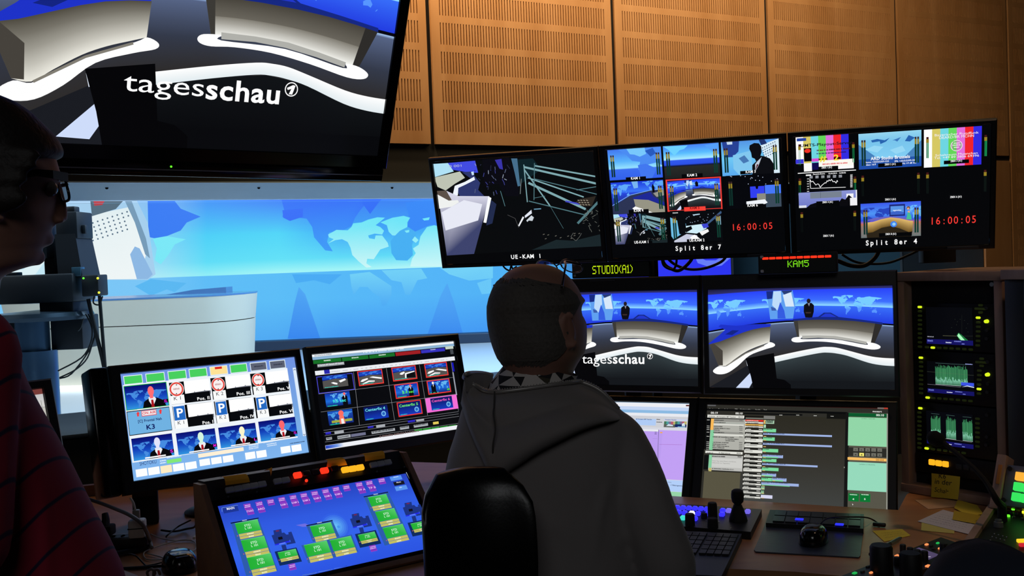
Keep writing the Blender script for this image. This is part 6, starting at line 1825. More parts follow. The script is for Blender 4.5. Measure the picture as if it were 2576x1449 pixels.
# right-hand cabinet bay with a dark monitor
bayF = Frame(at(2534, 703, 2.69), -0.97, 0.0)
bay = thing('monitor', 'switched-off monitor with grey rim at the right picture edge', 'monitor', bayF.p(0.25, 0.05, -0.5))
g = MB(bayF.M)
W_, H_ = 0.46, 0.5
e = 0.05
for c_, s_ in (((e / 2, 0, -H_ / 2), (e, 0.03, H_)), ((W_ - e / 2, 0, -H_ / 2), (e, 0.03, H_)), ((W_ / 2, 0, -0.04), (W_ - 2 * e, 0.03, 0.08)), ((W_ / 2, 0, -H_ + 0.03), (W_ - 2 * e, 0.03, 0.06))):
    g.box(c_, s_, 0.002)
g.build('rim', mat('rim_grey', '30343a', 0.45), bay)
g = MB(bayF.M); g.box((W_ / 2, 0.012, -H_ / 2), (W_ - 0.02, 0.02, H_ - 0.02)); g.build('dark_screen', BLACKG, bay, smooth=False)
hut = thing('cabinet', 'wooden cabinet board over the switched-off monitor at right edge', 'cabinet', bayF.p(0.25, 0.1, -0.55))
g = MB(bayF.M); g.box((W_ / 2 + 0.003, 0.16, 0.014), (W_ + 0.01, 0.38, 0.026), 0.002); g.build('top_board', WOODR, hut)
g = MB(bayF.M); g.box((W_ + 0.02, 0.16, -0.29), (0.024, 0.38, 0.58), 0.002); g.build('side_board', WOODR, hut)
g = MB(bayF.M); g.box((W_ / 2 + 0.003, 0.16, -H_ - 0.016), (W_ + 0.01, 0.38, 0.026), 0.002); g.build('bottom_board', WOODR, hut)

# ------------------------------------------------------------------ control desk wedge at right with lit buttons
kF = Frame(at(2533, 1170, 2.57), -0.85, 0.42)
wedge = thing('control_console', 'wood-edged console with silver button plate at the right edge', 'console', Vector((1.42, 2.42, DZ)))
def P2(px, py, z): 
    p = onz(px, py, z); return Vector((p.x, p.y, p.z))
a, b = P2(2446, 1374, DZ + 0.03), P2(2506, 1282, DZ + 0.045)
dr = Vector((0.72, -0.69, 0))
g = MB()
g.hexa([(a.x, a.y, DZ), tuple(Vector((a.x, a.y, DZ)) + dr * 0.5), tuple(Vector((b.x, b.y, DZ)) + dr * 0.5), (b.x, b.y, DZ), a, a + dr * 0.5, b + dr * 0.5, b])
g.build('console_body', BLACKP, wedge, smooth=False)
g = MB()
n_ = Vector((-0.72, 0.69, 0)) * 0.018
g.hexa([Vector((a.x, a.y, DZ)) + n_, Vector((a.x, a.y, DZ)), Vector((b.x, b.y, DZ)), Vector((b.x, b.y, DZ)) + n_, a + n_ + Vector((0, 0, 0.012)), a + Vector((0, 0, 0.012)), b + Vector((0, 0, 0.012)), b + n_ + Vector((0, 0, 0.012))])
g.build('side_rail', WOODR, wedge, smooth=False)
g = MB(kF.M); g.box((0.13, 0.008, -0.05), (0.26, 0.012, 0.105), 0.002); pl = g.build('button_plate', mat('plate_silver', '70747a', 0.45, 0.4), wedge)
g = MB(kF.M); g.box((-0.014, 0.02, -0.045), (0.024, 0.05, 0.14), 0.002); g.build('plate_rail', WOODR, wedge)
g = MB(kF.M); g.box((0.13, 0.035, -0.05), (0.26, 0.04, 0.10)); g.build('plate_box', BLACKP, wedge)
g = MB(kF.M); g.box((-0.012, -0.009, -0.028), (0.009, 0.004, 0.05), 0.001); g.build('label_strip', mat('label_orange', 'b8742c', 0.6), wedge)
KO, KG = glow('key_amber', 'ffb43c', 1.0), glow('key_green', '38e860', 1.0)
k8 = lambda x, y: kF.hit(2400 + x / 4.153, 1100 + y / 4.153)
for j in range(3):
    for i in range(4):
        x, y = 698 - j * 19 + i * 96, 415 + j * 107 + i * 17
        p = k8(x, y)
        m_ = KO if j == 0 else (KG if (i + j) % 3 != 2 else KG)
        g = MB(kF.M); g.box((p.x, -0.004, p.z), (0.022, 0.012, 0.021), 0.002)
        g.build('square_key', m_, wedge)
p0, p1 = k8(618, 370), k8(700, 700)
for x, y in ((583, 327), (518, 655)):
    p = k8(x, y)
    g = MB(kF.M); g.cyl((p.x, 0.004, p.z), (p.x, -0.003, p.z), 0.0055); g.build('plate_screw', BLACKM, wedge)
nrm = (b - a).cross(dr).normalized()
if nrm.z < 0: nrm = -nrm
def onw_(px, py): return onplane(px, py, a, nrm)
for x, y, m_ in ((617, 758, LEDG), (568, 830, LEDG), (595, 795, GREYP), (650, 805, GREYP), (672, 770, GREYP), (625, 843, GREYP), (728, 790, LEDY), (705, 822, GREYP), (712, 860, GREYP)):
    p = onw_(2400 + x / 4.153, 1100 + y / 4.153)
    g = MB(Matrix.Translation(p)); g.box((0, 0, 0.002), (0.007, 0.006, 0.006), 0.001, 1); g.build('console_key', m_, wedge)
p = onw_(2400 + 465 / 4.153, 1100 + 935 / 4.153)
g = MB(Matrix.Translation(p)); g.lathe([(0.011, 0), (0.0105, 0.012), (0.008, 0.013), (0.008, 0.018)], seg=20); g.build('round_knob', mat('knob_silver', '686c6c', 0.4), wedge)
for i, (x, y) in enumerate(((422, 1015), (465, 1025), (510, 1037), (550, 1048), (400, 1045), (442, 1058), (485, 1070), (527, 1080), (380, 1080))):
    p = onw_(2400 + x / 4.153, 1100 + y / 4.153)
    g = MB(Matrix.Translation(p)); g.ball((0, 0, 0.001), 0.0022, 8, 6); g.build('speaker_stud', STEEL, wedge)
p = onw_(2570, 1365); g = MB(Matrix.Translation(p)); g.box((0, 0, 0.004), (0.02, 0.012, 0.008), 0.002); g.build('yellow_key', glow('key_yellow', 'ffd428', 1.0), wedge)
p = onw_(2572, 1375); g = MB(Matrix.Translation(p)); g.box((0, 0, 0.004), (0.014, 0.01, 0.008), 0.002); g.build('red_key', glow('key_red', 'e02838', 0.8), wedge)

# gooseneck microphone
mic = thing('gooseneck_microphone', 'black gooseneck microphone curving in front of the lowest scope', 'microphone', onw_(2522, 1312))
bp = onw_(2522, 1312)
g = MB(); g.tube([bp + nrm * 0.0015, bp + nrm * 0.045], [0.0115, 0.010], 12, 1); g.build('mic_base', BLACKM, mic)
path = [bp + nrm * 0.04] + [at(x, y, d) for x, y, d in ((2506, 1256, 2.42), (2482, 1215, 2.44), (2452, 1180, 2.47), (2412, 1145, 2.51), (2372, 1112, 2.55))]
g = MB(); g.tube(path, [0.010, 0.008, 0.0065, 0.006, 0.006, 0.006], 10, 6); g.build('neck', BLACKM, mic)
e0, e1 = at(2374, 1114, 2.55), at(2336, 1094, 2.58)
g = MB(); g.tube([e0, e0.lerp(e1, 0.25), e0.lerp(e1, 0.7), e1], [0.008, 0.018, 0.019, 0.010], 14, 3); g.build('foam_head', mat('foam_black', '060607', 0.95, bump=0.5, scale=500), mic)

# ------------------------------------------------------------------ things lying on the right part of the desk
def flat(name, label, cat, pts, z0, th, m, group=None):
    g = MB()
    P = [onz(x, y, z0 + th) for x, y in pts]
    g.prism([(p.x, p.y) for p in P], z0, z0 + th)
    return tag(g.build(name, m, smooth=False), label, cat, group)
c9 = lambda x, y: (2000 + x / 4.472, 1150 + y / 4.472)
c6 = lambda x, y: (1500 + x / 3.09, 980 + y / 3.09)
c10 = lambda x, y: (1640 + x / 5.367, 1220 + y / 5.367)
def scrawl(o, pts, z, rows, seed):
    """pen strokes on a sheet; pts = corners of writing area in photo pixels TL,TR,BR,BL"""
    rnd = random.Random(seed)
    P = [onz(x, y, z) for x, y in pts]
    g = MB()
    for r in range(rows):
        t = (r + 0.5) / rows
        a_, b_ = P[0].lerp(P[3], t), P[1].lerp(P[2], t)
        x = 0.02
        while x < 0.95:
            w = rnd.uniform(0.02, 0.07)
            p = a_.lerp(b_, x); q = a_.lerp(b_, min(0.98, x + w)) + Vector((0, rnd.uniform(-0.0015, 0.0015), 0))
            d = (q - p).normalized(); nn = Vector((-d.y, d.x, 0)) * 0.0005
            g.quad(p - nn, q - nn, q + nn, p + nn)
            x += w + rnd.uniform(0.01, 0.05)
    g.build('handwriting', INK, o, smooth=False)
o = flat('sticky_note', 'yellow note lying under the pen, right of the mouse mat', 'sticky note', [c9(870, 828), c9(1205, 808), c9(1300, 880), c9(1005, 950)], DZ, 0.0006, PAPERY)
scrawl(o, [c9(960, 845), c9(1190, 825), c9(1250, 875), c9(1020, 920)], DZ + 0.0009, 3, 1)
o = flat('paper_sheet', 'large pale peach paper lying nearest below the scope rack', 'paper', [c9(1350, 482), c9(1680, 468), c9(1860, 500), c9(1810, 556), c9(1500, 585)], DZ, 0.0006, mat('peach_paper', 'd8b088', 0.8))
o = flat('sticky_note', 'yellow note at the bottom left of the paper pile', 'sticky note', [c9(1425, 735), c9(1795, 800), c9(1790, 858), c9(1418, 824)], DZ, 0.0006, mat('pale_yellow_paper', 'd8cc6c', 0.8))
o = flat('paper_sheet', 'white handwritten sheet on top of the paper pile', 'paper', [c9(1665, 590), c9(2075, 700), c9(1950, 865), c9(1380, 720)], DZ + 0.001, 0.0006, PAPERW)
scrawl(o, [c9(1650, 630), c9(2000, 720), c9(1900, 820), c9(1450, 715)], DZ + 0.0019, 5, 3)
o = flat('sticky_note', 'bright yellow note at the back of the paper pile by the console rail', 'sticky note', [c9(1830, 478), c9(2050, 540), c9(2120, 640), c9(1960, 660), c9(1790, 570)], DZ + 0.0022, 0.0006, PAPERY)
o = flat('sticky_note', 'olive yellow note overlapping the right corner of the white sheet', 'sticky note', [c9(1790, 600), c9(2110, 660), c9(2040, 750), c9(1770, 700)], DZ + 0.0034, 0.0006, mat('deep_yellow_paper', 'c8ac2c', 0.8))
# pen
a, b = onz(*c9(850, 1095), DZ + 0.006), onz(*c9(1195, 905), DZ + 0.006)
pen = thing('pen', 'silver ballpoint pen beside the yellow note on the desk', 'pen', (a + b) / 2 - Vector((0, 0, 0.006)))
g = MB(); g.cyl(a.lerp(b, 0.0), a.lerp(b, 0.62), 0.005, 0.005, 12); g.build('barrel', mat('pen_grey', '4a4a4c', 0.35, 0.5), pen)
g = MB(); g.cyl(a.lerp(b, 0.62), a.lerp(b, 0.95), 0.0052, 0.0045, 12); g.build('cap', STEEL, pen)
g = MB(); g.cyl(a.lerp(b, 0.95), a.lerp(b, 1.0), 0.003, 0.002, 10); g.build('push_button', BLACKP, pen)

# mouse mat with the mouse, button keypad behind it
mat_o = flat('mouse_mat', 'dark blue mouse mat under the black mouse', 'mouse mat', [c6(1316, 1040), c6(2078, 1085), c6(2052, 1290), c6(2040, 1302), c6(1240, 1258), c6(1226, 1245)], DZ, 0.003, mat('mat_navy', '2c3548', 0.38, bump=0.8, vary=0.3, scale=14))
kp = thing('keypad', 'flat black keypad with two blue lit keys behind the mouse mat', 'keypad', Vector((0.86, 2.83, DZ)))
g = MB()
P = [onz(*c6(x, y), DZ + 0.014) for x, y in ((1350, 934), (2080, 968), (2076, 1082), (1318, 1036))]
g.prism([(p.x, p.y) for p in P], DZ, DZ + 0.014)
g.build('case', BLACKP, kp, smooth=False)
for j in range(2):
    for i in range(7):
        if (j, i) in ((0, 0),): pass
        u0, u1 = 0.07 + i * 0.13, 0.07 + i * 0.13 + 0.118
        v0, v1 = 0.10 + j * 0.44, 0.10 + j * 0.44 + 0.38
        def bl(u, v): return P[0].lerp(P[1], u).lerp(P[3].lerp(P[2], u), v)
        q = [bl(u0, v0), bl(u1, v0), bl(u1, v1), bl(u0, v1)]
        g = MB(); g.prism([(p.x, p.y) for p in q], DZ + 0.014, DZ + 0.018)
        g.build('key', mat('keypad_key', '14171c', 0.4), kp, smooth=False)
BLUEK = glow('key_blue', '2a30ff', 1.1)
for x, y in ((1578, 1008), (1890, 1048)):
    p = onz(*c6(x, y), DZ + 0.019)
    g = MB(Matrix.Translation(p) @ Matrix.Rotation(-0.4, 4, 'Z')); g.box((0, 0, 0), (0.021, 0.015, 0.003), 0.001, 1); g.build('lit_key', BLUEK, kp)
def mouse(label, c, size, yaw, cablepts=None):
    M = Matrix.Translation(c) @ Matrix.Rotation(yaw, 4, 'Z')
    th_ = thing('mouse', label, 'mouse', Matrix.Translation(c))
    lx, ly, lz = size
    g = MB(M)
    rings = []
    for k in range(9):
        t = k / 8
        z = lz * math.sin(t * math.pi / 2)
        s = math.cos(t * math.pi / 2) ** 0.45 if t < 1 else 0.05
        rings.append([(lx / 2 * s * math.copysign(abs(math.cos(a_)) ** 0.8, math.cos(a_)), ly / 2 * s * math.copysign(abs(math.sin(a_)) ** 0.8, math.sin(a_)) - 0.006 * t, z) for a_ in [2 * math.pi * i / 28 for i in range(28)]])
    g.loft(rings)
    g.build('shell', BLACKG, th_, angle=2)
    g = MB(M); g.cyl((-0.004, ly * 0.28, lz * 0.78), (0.004, ly * 0.28, lz * 0.78), 0.009, 0.009, 16); g.build('scroll_wheel', GREYP, th_)
    if cablepts:
        g = MB(); g.tube(cablepts, 0.002, 8, 6); g.build('cord', CABLEM, th_, angle=2)
    return th_
mc = onz(2047, 1362, DZ + 0.0036)
mouse('glossy black mouse on the dark blue mat', mc, (0.066, 0.11, 0.04), -0.5, [mc + Vector((0.02, 0.05, 0.016)), onz(*c6(1800, 1000), DZ + 0.034), onz(*c6(2000, 990), DZ + 0.032), onz(*c6(2105, 996), DZ + 0.026), onz(*c6(2160, 1018), DZ + 0.004), onz(*c6(2200, 1045), DZ + 0.004)])
p = onz(*c6(2200, 1050), DZ + 0.006)
g = MB(Matrix.Translation(p) @ Matrix.Rotation(-0.5, 4, 'Z')); g.box((0, 0, 0), (0.032, 0.012, 0.01), 0.003)
tag(g.build('cable_plug', BLACKP), 'small black cable clip right of the keypad', 'plug')

# joystick panel with blue keys
jp = thing('joystick_panel', 'black camera control panel with blue lit keys and joystick', 'control panel', Vector((0.5, 2.9, DZ)))
Q = [onz(*c6(x, y), DZ + 0.02) for x, y in ((330, 866), (1286, 930), (1200, 1106), (250, 1030))]
g = MB(); g.prism([(p.x, p.y) for p in Q], DZ, DZ + 0.02); g.build('case', BLACKP, jp, smooth=False)
yawp = math.atan2(Q[1].y - Q[0].y, Q[1].x - Q[0].x)
BLUE2 = glow('key_violet_blue', '3a34ff', 1.0)
BLUE3 = glow('key_violet_pale', '7a6cf0', 0.9)
WHK = glow('key_white', 'f4f4ff', 1.6)
CYK = glow('key_cyan', '40e0d0', 1.0)
for x, y, m_ in [(180 + 80 * i, 282 + 4 * i, BLUE2) for i in range(9)] + [(955, 330, BLUE2), (1036, 332, BLUE3), (1292, 344, BLUE3), (280, 345, BLUE2), (360, 352, BLUE2), (440, 362, BLUE2), (536, 368, WHK), (620, 372, BLUE2), (752, 374, BLUE2), (946, 382, BLUE2), (418, 430, CYK), (500, 434, BLUE3), (580, 440, BLUE2), (330, 420, BLUE2)]:
    p = onz(*c10(x, y), DZ + 0.028)
    g = MB(Matrix.Translation(p) @ Matrix.Rotation(yawp, 4, 'Z')); g.box((0, 0, -0.003), (0.0145, 0.016, 0.012), 0.003, 1); g.build('lit_key', m_, jp)
for x, y, r, h in ((515, 540, 0.013, 0.03), (822, 570, 0.014, 0.024), (822, 490, 0.013, 0.05), (705, 440, 0.009, 0.012)):
    p = onz(*c10(x, y), DZ + 0.02); g = MB(Matrix.Translation(p)); g.lathe([(r, 0), (r * 0.95, h * 0.9), (r * 0.8, h)], seg=20); g.build('knob', BLACKM, jp)
p = onz(*c10(1165, 480), DZ + 0.02)
g = MB(Matrix.Translation(p)); g.lathe([(0.024, 0), (0.024, 0.004), (0.022, 0.012), (0.019, 0.02), (0.016, 0.03), (0.013, 0.036), (0.011, 0.042)], seg=24); g.build('joystick_boot', mat('rubber_black', '070708', 0.8), jp)
g = MB(Matrix.Translation(p)); g.lathe([(0.006, 0.036), (0.009, 0.044), (0.0145, 0.05), (0.0165, 0.06), (0.0165, 0.07), (0.015, 0.079), (0.010, 0.083), (0.002, 0.084)], seg=24); g.build('joystick_grip', BLACKM, jp)
for x, y in ((730, 488), (905, 497), (1048, 482), (1218, 490), (1290, 468), (1065, 585)):
    q_ = onz(*c10(x, y), DZ + 0.021); g = MB(Matrix.Translation(q_)); g.lathe([(0.002, 0), (0.002, 0.001)], seg=8); g.build('panel_screw', STEEL, jp)

# keyboard in front of it
kb = thing('keyboard', 'dark keyboard on the desk beside the seated man', 'keyboard', Vector((0.42, 2.55, DZ)))
K = [onz(x, y, DZ + 0.018) for x, y in ((1636, 1331), (1866, 1343), (1815, 1449), (1560, 1437))]
g = MB(); g.prism([(p.x, p.y) for p in K], DZ, DZ + 0.018); g.build('case', mat('keyboard_blue_grey', '1e232c', 0.5), kb, smooth=False)
KEYM = mat('keyboard_key', '0e1115', 0.5)
def bk(u, v): return K[0].lerp(K[1], u).lerp(K[3].lerp(K[2], u), v)
for j in range(5):
    for i in range(12):
        u0 = 0.03 + i * 0.078 + (0.02 if i > 7 else 0)
        v0 = 0.06 + j * 0.105
        if u0 > 0.93: continue
        q = [bk(u0, v0), bk(u0 + 0.068, v0), bk(u0 + 0.068, v0 + 0.088), bk(u0, v0 + 0.088)]
        g = MB(); g.prism([(p.x, p.y) for p in q], DZ + 0.018, DZ + 0.023); g.build('key', KEYM, kb, smooth=False)
# camera remote panel at the lower right
rp = thing('remote_panel', 'dark camera remote panel with orange lights at the lower right', 'control panel', onz(2280, 1420, DZ))
Q = [onz(*c9(x, y), DZ + 0.03) for x, y in ((1640, 900), (1930, 1000), (900, 1560), (480, 1352))]
g = MB(); g.prism([(p.x, p.y) for p in Q], DZ, DZ + 0.03); g.build('case', BLACKP, rp, smooth=False)
q = [onz(*c9(x, y), DZ + 0.0305) for x, y in ((1290, 1060), (1395, 1018), (1622, 1098), (1505, 1152))]
g = MB(); g.prism([(p.x, p.y) for p in q], DZ + 0.029, DZ + 0.031); g.build('small_screen', mat('lcd_lilac', '101018', 0.4, emit='5a4c74', strength=0.7), rp, smooth=False)
LO = glow('light_orange', 'ff8a50', 1.3); LGN = glow('light_green', '20b050', 1.0)
for x, y, m_, s in ((1480, 983, LO, 1), (1625, 1027, LO, 0.8), (1150, 1110, LO, 1.3), (1495, 1225, LO, 1.3), (900, 1278, LO, 0.7), (855, 1300, LO, 0.9), (1605, 967, LGN, 0.9), (670, 1305, LGN, 1.2)):
    p = onz(*c9(x, y), DZ + 0.031); g = MB(Matrix.Translation(p) @ Matrix.Rotation(0.7, 4, 'Z')); g.box((0, 0, 0), (0.010 * s, 0.006 * s, 0.004), 0.001, 1); g.build('indicator_light', m_, rp)
for x, y in ((1320, 1048), (1360, 1075), (1440, 1070), (1490, 1120)):
    p = onz(*c9(x + 20, y), DZ + 0.0316); g = MB(Matrix.Translation(p)); g.box((0, 0, 0), (0.006, 0.002, 0.0004)); g.build('screen_mark', glow('mark_white', 'e8e0f0', 0.8), rp)
for x, y, r, h in ((975, 1270, 0.024, 0.055), (1305, 1337, 0.023, 0.05), (1215, 1080, 0.007, 0.02), (1295, 1105, 0.007, 0.018), (1375, 1130, 0.008, 0.018), (1457, 1155, 0.008, 0.02), (1664, 1090, 0.007, 0.024), (1150, 1215, 0.008, 0.018), (1385, 1235, 0.006, 0.01), (1270, 1300, 0.006, 0.01)):
    p = onz(*c9(x, y), DZ + 0.03); g = MB(Matrix.Translation(p)); g.lathe([(r, 0), (r, h * 0.9), (r * 0.85, h)], seg=24); g.build('knob', mat('knob_black', '0b0b0d', 0.6), rp)
for k, (x, y) in enumerate(((1530, 1000), (1690, 985), (1745, 1005), (1805, 1025), (1740, 1060), (1560, 1035), (1420, 1200), (1640, 1120), (760, 1290), (820, 1235))):
    p = onz(*c9(x, y), DZ + 0.031); g = MB(Matrix.Translation(p) @ Matrix.Rotation(0.7, 4, 'Z')); g.box((0, 0, 0), (0.011, 0.006, 0.005), 0.001, 1); g.build('grey_key', mat('key_grey', '26272a', 0.5), rp)

# ------------------------------------------------------------------ touch console
JS = 0.955
JF = Frame(CAM + Vector((-0.7352, 2.4335, -0.5746)) * JS, 0.6097, 0.754)
JW, JH = 0.52 * JS, 0.2291 * JS
tc_ = thing('touch_console', 'sloping wooden console with blue touch screen of green fields', 'console', Vector((JF.p(JW / 2, 0.05, -JH).x, JF.p(JW / 2, 0.05, -JH).y, DZ)))
g = MB()
def wedge_body(x0, x1, zt0, zt1, y_off=0.004):
    """prism from the sloping face down to the desk"""
    pts = []
    for x in (x0, x1):
        A, B = JF.p(x, y_off, zt0), JF.p(x, y_off, zt1)
        back = JF.p(x, 0, zt0); bk_ = Vector((back.x, back.y, 0)) + Vector((-math.sin(0.6097), math.cos(0.6097), 0)) * 0.05
        pts.append([Vector((B.x, B.y, DZ + 0.0005)), Vector((bk_.x, bk_.y, DZ + 0.0005)), Vector((bk_.x, bk_.y, A.z - 0.004)), A, B])
    return pts
L_, R__ = wedge_body(-0.012, JW + 0.012, 0.074, -JH - 0.012)
g.loft([L_, R__]); g.build('console_body', BLACKP, tc_, smooth=False)
for x0, x1 in ((-0.026, -0.0125), (JW + 0.0125, JW + 0.026)):
    g = MB(); L_, R__ = wedge_body(x0, x1, 0.06, -JH - 0.024, -0.006); g.loft([L_, R__]); g.build('side_board', WOODC, tc_, smooth=False)
g = MB(JF.M); g.box((JW / 2, 0.002, -JH - 0.018), (JW + 0.024, 0.012, 0.014), 0.001); g.build('front_board', WOODC, tc_)
g = MB(JF.M)
for c_, s_ in (((JW / 2, 0.001, 0.008), (JW + 0.02, 0.006, 0.016)), ((-0.006, 0.001, -JH / 2), (0.012, 0.006, JH)), ((JW + 0.006, 0.001, -JH / 2), (0.012, 0.006, JH)), ((JW / 2, 0.001, -JH - 0.005), (JW + 0.02, 0.006, 0.01))): g.box(c_, s_)
g.build('screen_bezel', BLACKG, tc_, smooth=False)
g = MB(JF.M)
for x in (0.1, 0.42, 0.03, 0.5): g.cyl((x, -0.001, 0.019), (x, -0.004, 0.019), 0.0025, 0.002, 8)
g.build('bezel_screws', STEEL, tc_)
c11 = lambda x, y: (200 + x / 2.995, 1130 + y / 2.995)
KGY = mat('key_grey_pale', '9a9ca0', 0.5)
RK = glow('key_red_lit', 'ff3018', 1.4)
DRK = mat('key_dark_red', '2a0808', 0.4)
for x, y, m_ in ((1130, 315, KGY), (1192, 305, KGY), (1252, 293, KGY), (1312, 283, KGY), (1372, 272, KGY), (1490, 250, KGY), (1550, 241, KGY), (1640, 203, RK), (1842, 168, RK), (1705, 192, DRK), (1775, 180, DRK), (1920, 155, DRK), (2000, 162, OR_), (2055, 154, OR_), (2110, 145, OR_), (2212, 126, KGY), (2265, 117, KGY), (2318, 107, KGY)):
    p = JF.hit(*c11(x, y)); g = MB(JF.M); g.box((p.x, -0.004, p.z), (0.021, 0.01, 0.015), 0.003); g.build('square_key', m_, tc_)
p = JF.hit(*c11(1708, 240)); g = MB(JF.M); g.ball((p.x, -0.002, p.z), 0.004, 10, 6); g.build('status_light', RK, tc_)
cv = display(JF, JW, JH, 520, 1180, 4.77)
m0 = cv.m
cv.m = lambda x, y: (x, y)
cv.grad((0, 0), (1, 1), [(0, (38, 66, 190)), (0.3, (48, 90, 224)), (0.6, (52, 100, 236)), (1, (44, 84, 226))], 8)
cv.m = m0
# soft glowing emblem
for k in range(7):
    f = 1 - k / 7
    cv.ell((1540, 690), 0.068 * f + 0.006, lerp((50, 96, 230), (110, 200, 250), 1 - f), 28)
cv.ell((1582, 695), 0.008, (70, 150, 240), 14)
cv.poly([(1070, 675), (1180, 655), (1260, 690), (1150, 695)], (110, 110, 225))
def tl(x0, y0, x1, y1, c): cv.rect((x0, y0), (x1, y1), c)
def tagbox(x, y, s):
    cv.rect((x - 52, y - 24), (x + 52, y + 32), (150, 60, 200)); cv.rect((x - 46, y - 18), (x + 46, y + 26), (128, 56, 190))
    if s: cv.text(s, (x - 42, y + 14), (x + 44, y - 2), 22, (236, 190, 250), True)
    else:
        cv.scribble((x - 32, y - 2), (x + 34, y - 12), 14, (226, 180, 245), int(x), 5); cv.scribble((x - 34, y + 18), (x + 34, y + 8), 14, (226, 180, 245), int(x) + 1, 5)
for x, y in ((490, 450), (632, 424), (768, 397), (903, 372), (1038, 347), (1167, 324), (1297, 300), (1427, 275), (1552, 250), (1676, 228), (1830, 195), (1952, 175), (2100, 145)): tagbox(x, y, None)
for x, y, s in ((520, 512, 'STUDIO'), (655, 487, 'ARD'), (928, 435, 'KAM 1'), (1062, 410, 'KAM 2'), (1195, 385, 'KAM 3'), (1326, 360, 'KAM 4'), (1456, 333, 'KAM 5'), (1580, 310, 'KAM 6'), (1860, 258, 'TP A'), (1985, 234, 'TP B')): tagbox(x, y, s)
cv.rect((182, 470), (384, 508), (30, 54, 150)); cv.text('MAIN', (240, 500), (334, 482), 28, (230, 236, 250), True); cv.line([(182, 520), (180, 474), (370, 440)], 0.002, (120, 160, 230))
cv.rect((2190, 104), (2345, 128), (90, 150, 240)); cv.rect((2232, 166), (2375, 186), (20, 22, 34)); cv.rect((2250, 222), (2410, 246), (90, 150, 240)); cv.text('Main', (2275, 176), (2330, 166), 14, (220, 220, 230), True); cv.scribble((2240, 112), (2300, 104), 14, (190, 220, 250), 1, 4); cv.scribble((2310, 236), (2340, 230), 14, (190, 220, 250), 1, 2)
def field(x, y, w, h, d=0, lab=2):
    """green source field with two sand label bars; (x,y) top-left crop pixel, w,h size"""
    k = -0.185
    x1, y1 = x + w + h * 0.30, y + h + k * w * 1.0
    a_, b_ = cv.m(x, y), cv.m(x + w + 0.30 * h, y + h + k * w)
    u0, v0, u1, v1 = a_[0], a_[1], b_[0], b_[1]
    s = cv.child(lambda p, q: (u0 + (u1 - u0) * p, v0 + (v1 - v0) * q), cv.clip)
    s.poly([(0, 0), (1, 0), (1, 0.66), (0, 0.66)], lambda p, q: (36, 176, 52) if p < 0.5 else ((90, 206, 110) if q < 0.3 else (50, 186, 70)))
    s.line([(0, 0.0), (1, 0.0)], 0.0015, (130, 226, 150))
    s.rect((0.02, 0.68), (1, 0.83), (196, 190, 98)); s.rect((0.02, 0.85), (1, 1.0), (196, 190, 98))
    s.text('STD', (0.36, 0.30), (0.64, 0.30), 0.12, (210, 246, 216), True); s.text('L 101', (0.34, 0.47), (0.66, 0.47), 0.12, (210, 246, 216), True)
    s.scribble((0.36, 0.80), (0.66, 0.80), 0.08, (240, 240, 200), int(x), 4); s.scribble((0.40, 0.97), (0.62, 0.97), 0.08, (240, 240, 200), int(x) + 1, 3)
    s.ell((-0.05, 0.76), 0.003, (190, 90, 100), 8)
PANE = (46, 92, 170)
cv.poly([(290, 660), (618, 600), (850, 1225), (470, 1290)], PANE); cv.poly([(282, 652), (618, 590), (622, 600), (286, 664)], (14, 20, 40)); cv.scribble((425, 632), (480, 622), 12, (200, 210, 230), 1, 4)
field(334, 662, 278, 190); field(404, 866, 288, 205); field(476, 1075, 296, 212)
cv.poly([(1190, 690), (1505, 630), (1590, 820), (1270, 885)], PANE); cv.poly([(1188, 684), (1504, 620), (1508, 632), (1192, 694)], (14, 20, 40)); cv.scribble((1322, 662), (1378, 650), 12, (200, 210, 230), 1, 4)
field(1232, 698, 268, 190)
cv.poly([(1130, 925), (1735, 795), (1815, 1000), (1215, 1140)], PANE)
field(1160, 925, 290, 205); field(1470, 866, 270, 195)
cv.poly([(1880, 345), (2170, 285), (2440, 850), (2130, 930)], PANE); cv.poly([(1876, 340), (2168, 282), (2172, 292), (1880, 350)], (14, 20, 40)); cv.scribble((1998, 322), (2050, 312), 12, (200, 210, 230), 1, 4)
field(1926, 352, 240, 165); field(2012, 526, 252, 180); field(2102, 720, 265, 190)
def camicon(x, y, s=1.0):
    c = (30, 52, 130)
    Pq = lambda dx, dy: (x + dx * s, y + dy * s)
    cv.poly([Pq(0, 40), Pq(30, 30), Pq(22, -20), Pq(115, -38), Pq(124, 10), Pq(150, 4), Pq(178, 30), Pq(205, 26), Pq(200, 2), Pq(238, -6), Pq(290, 130), Pq(180, 152), Pq(178, 130), Pq(230, 118), Pq(222, 90), Pq(200, 110), Pq(40, 145)], c)
    cv.poly([Pq(35, 148), Pq(215, 100), Pq(222, 118), Pq(44, 160)], (34, 40, 230)); cv.poly([Pq(90, 140), Pq(165, 122), Pq(168, 130), Pq(94, 148)], (120, 150, 250))
    cv.poly([Pq(76, 62), Pq(126, 52), Pq(136, 84), Pq(86, 94)], (14, 16, 26)); cv.scribble(Pq(55, -4), Pq(92, -12), 18 * s, (130, 34, 60), 1, 3)
    cv.poly([Pq(116, 158), Pq(168, 148), Pq(190, 230), Pq(140, 240)], c)
camicon(772, 770); camicon(1712, 575, 0.92); camicon(2345, 440, 0.9)
for x, y, w, h in ((808, 1005, 262, 170), (1770, 795, 250, 165), (2400, 660, 250, 165)):
    cv.poly([(x, y), (x + w, y - 50), (x + w + 66, y + h - 62 + 10), (x + 62, y + h)], (16, 44, 96))
    field(x + 36, y + 12, w - 38, h - 60)
tagbox(1020, 1185, None); tagbox(1988, 962, None)
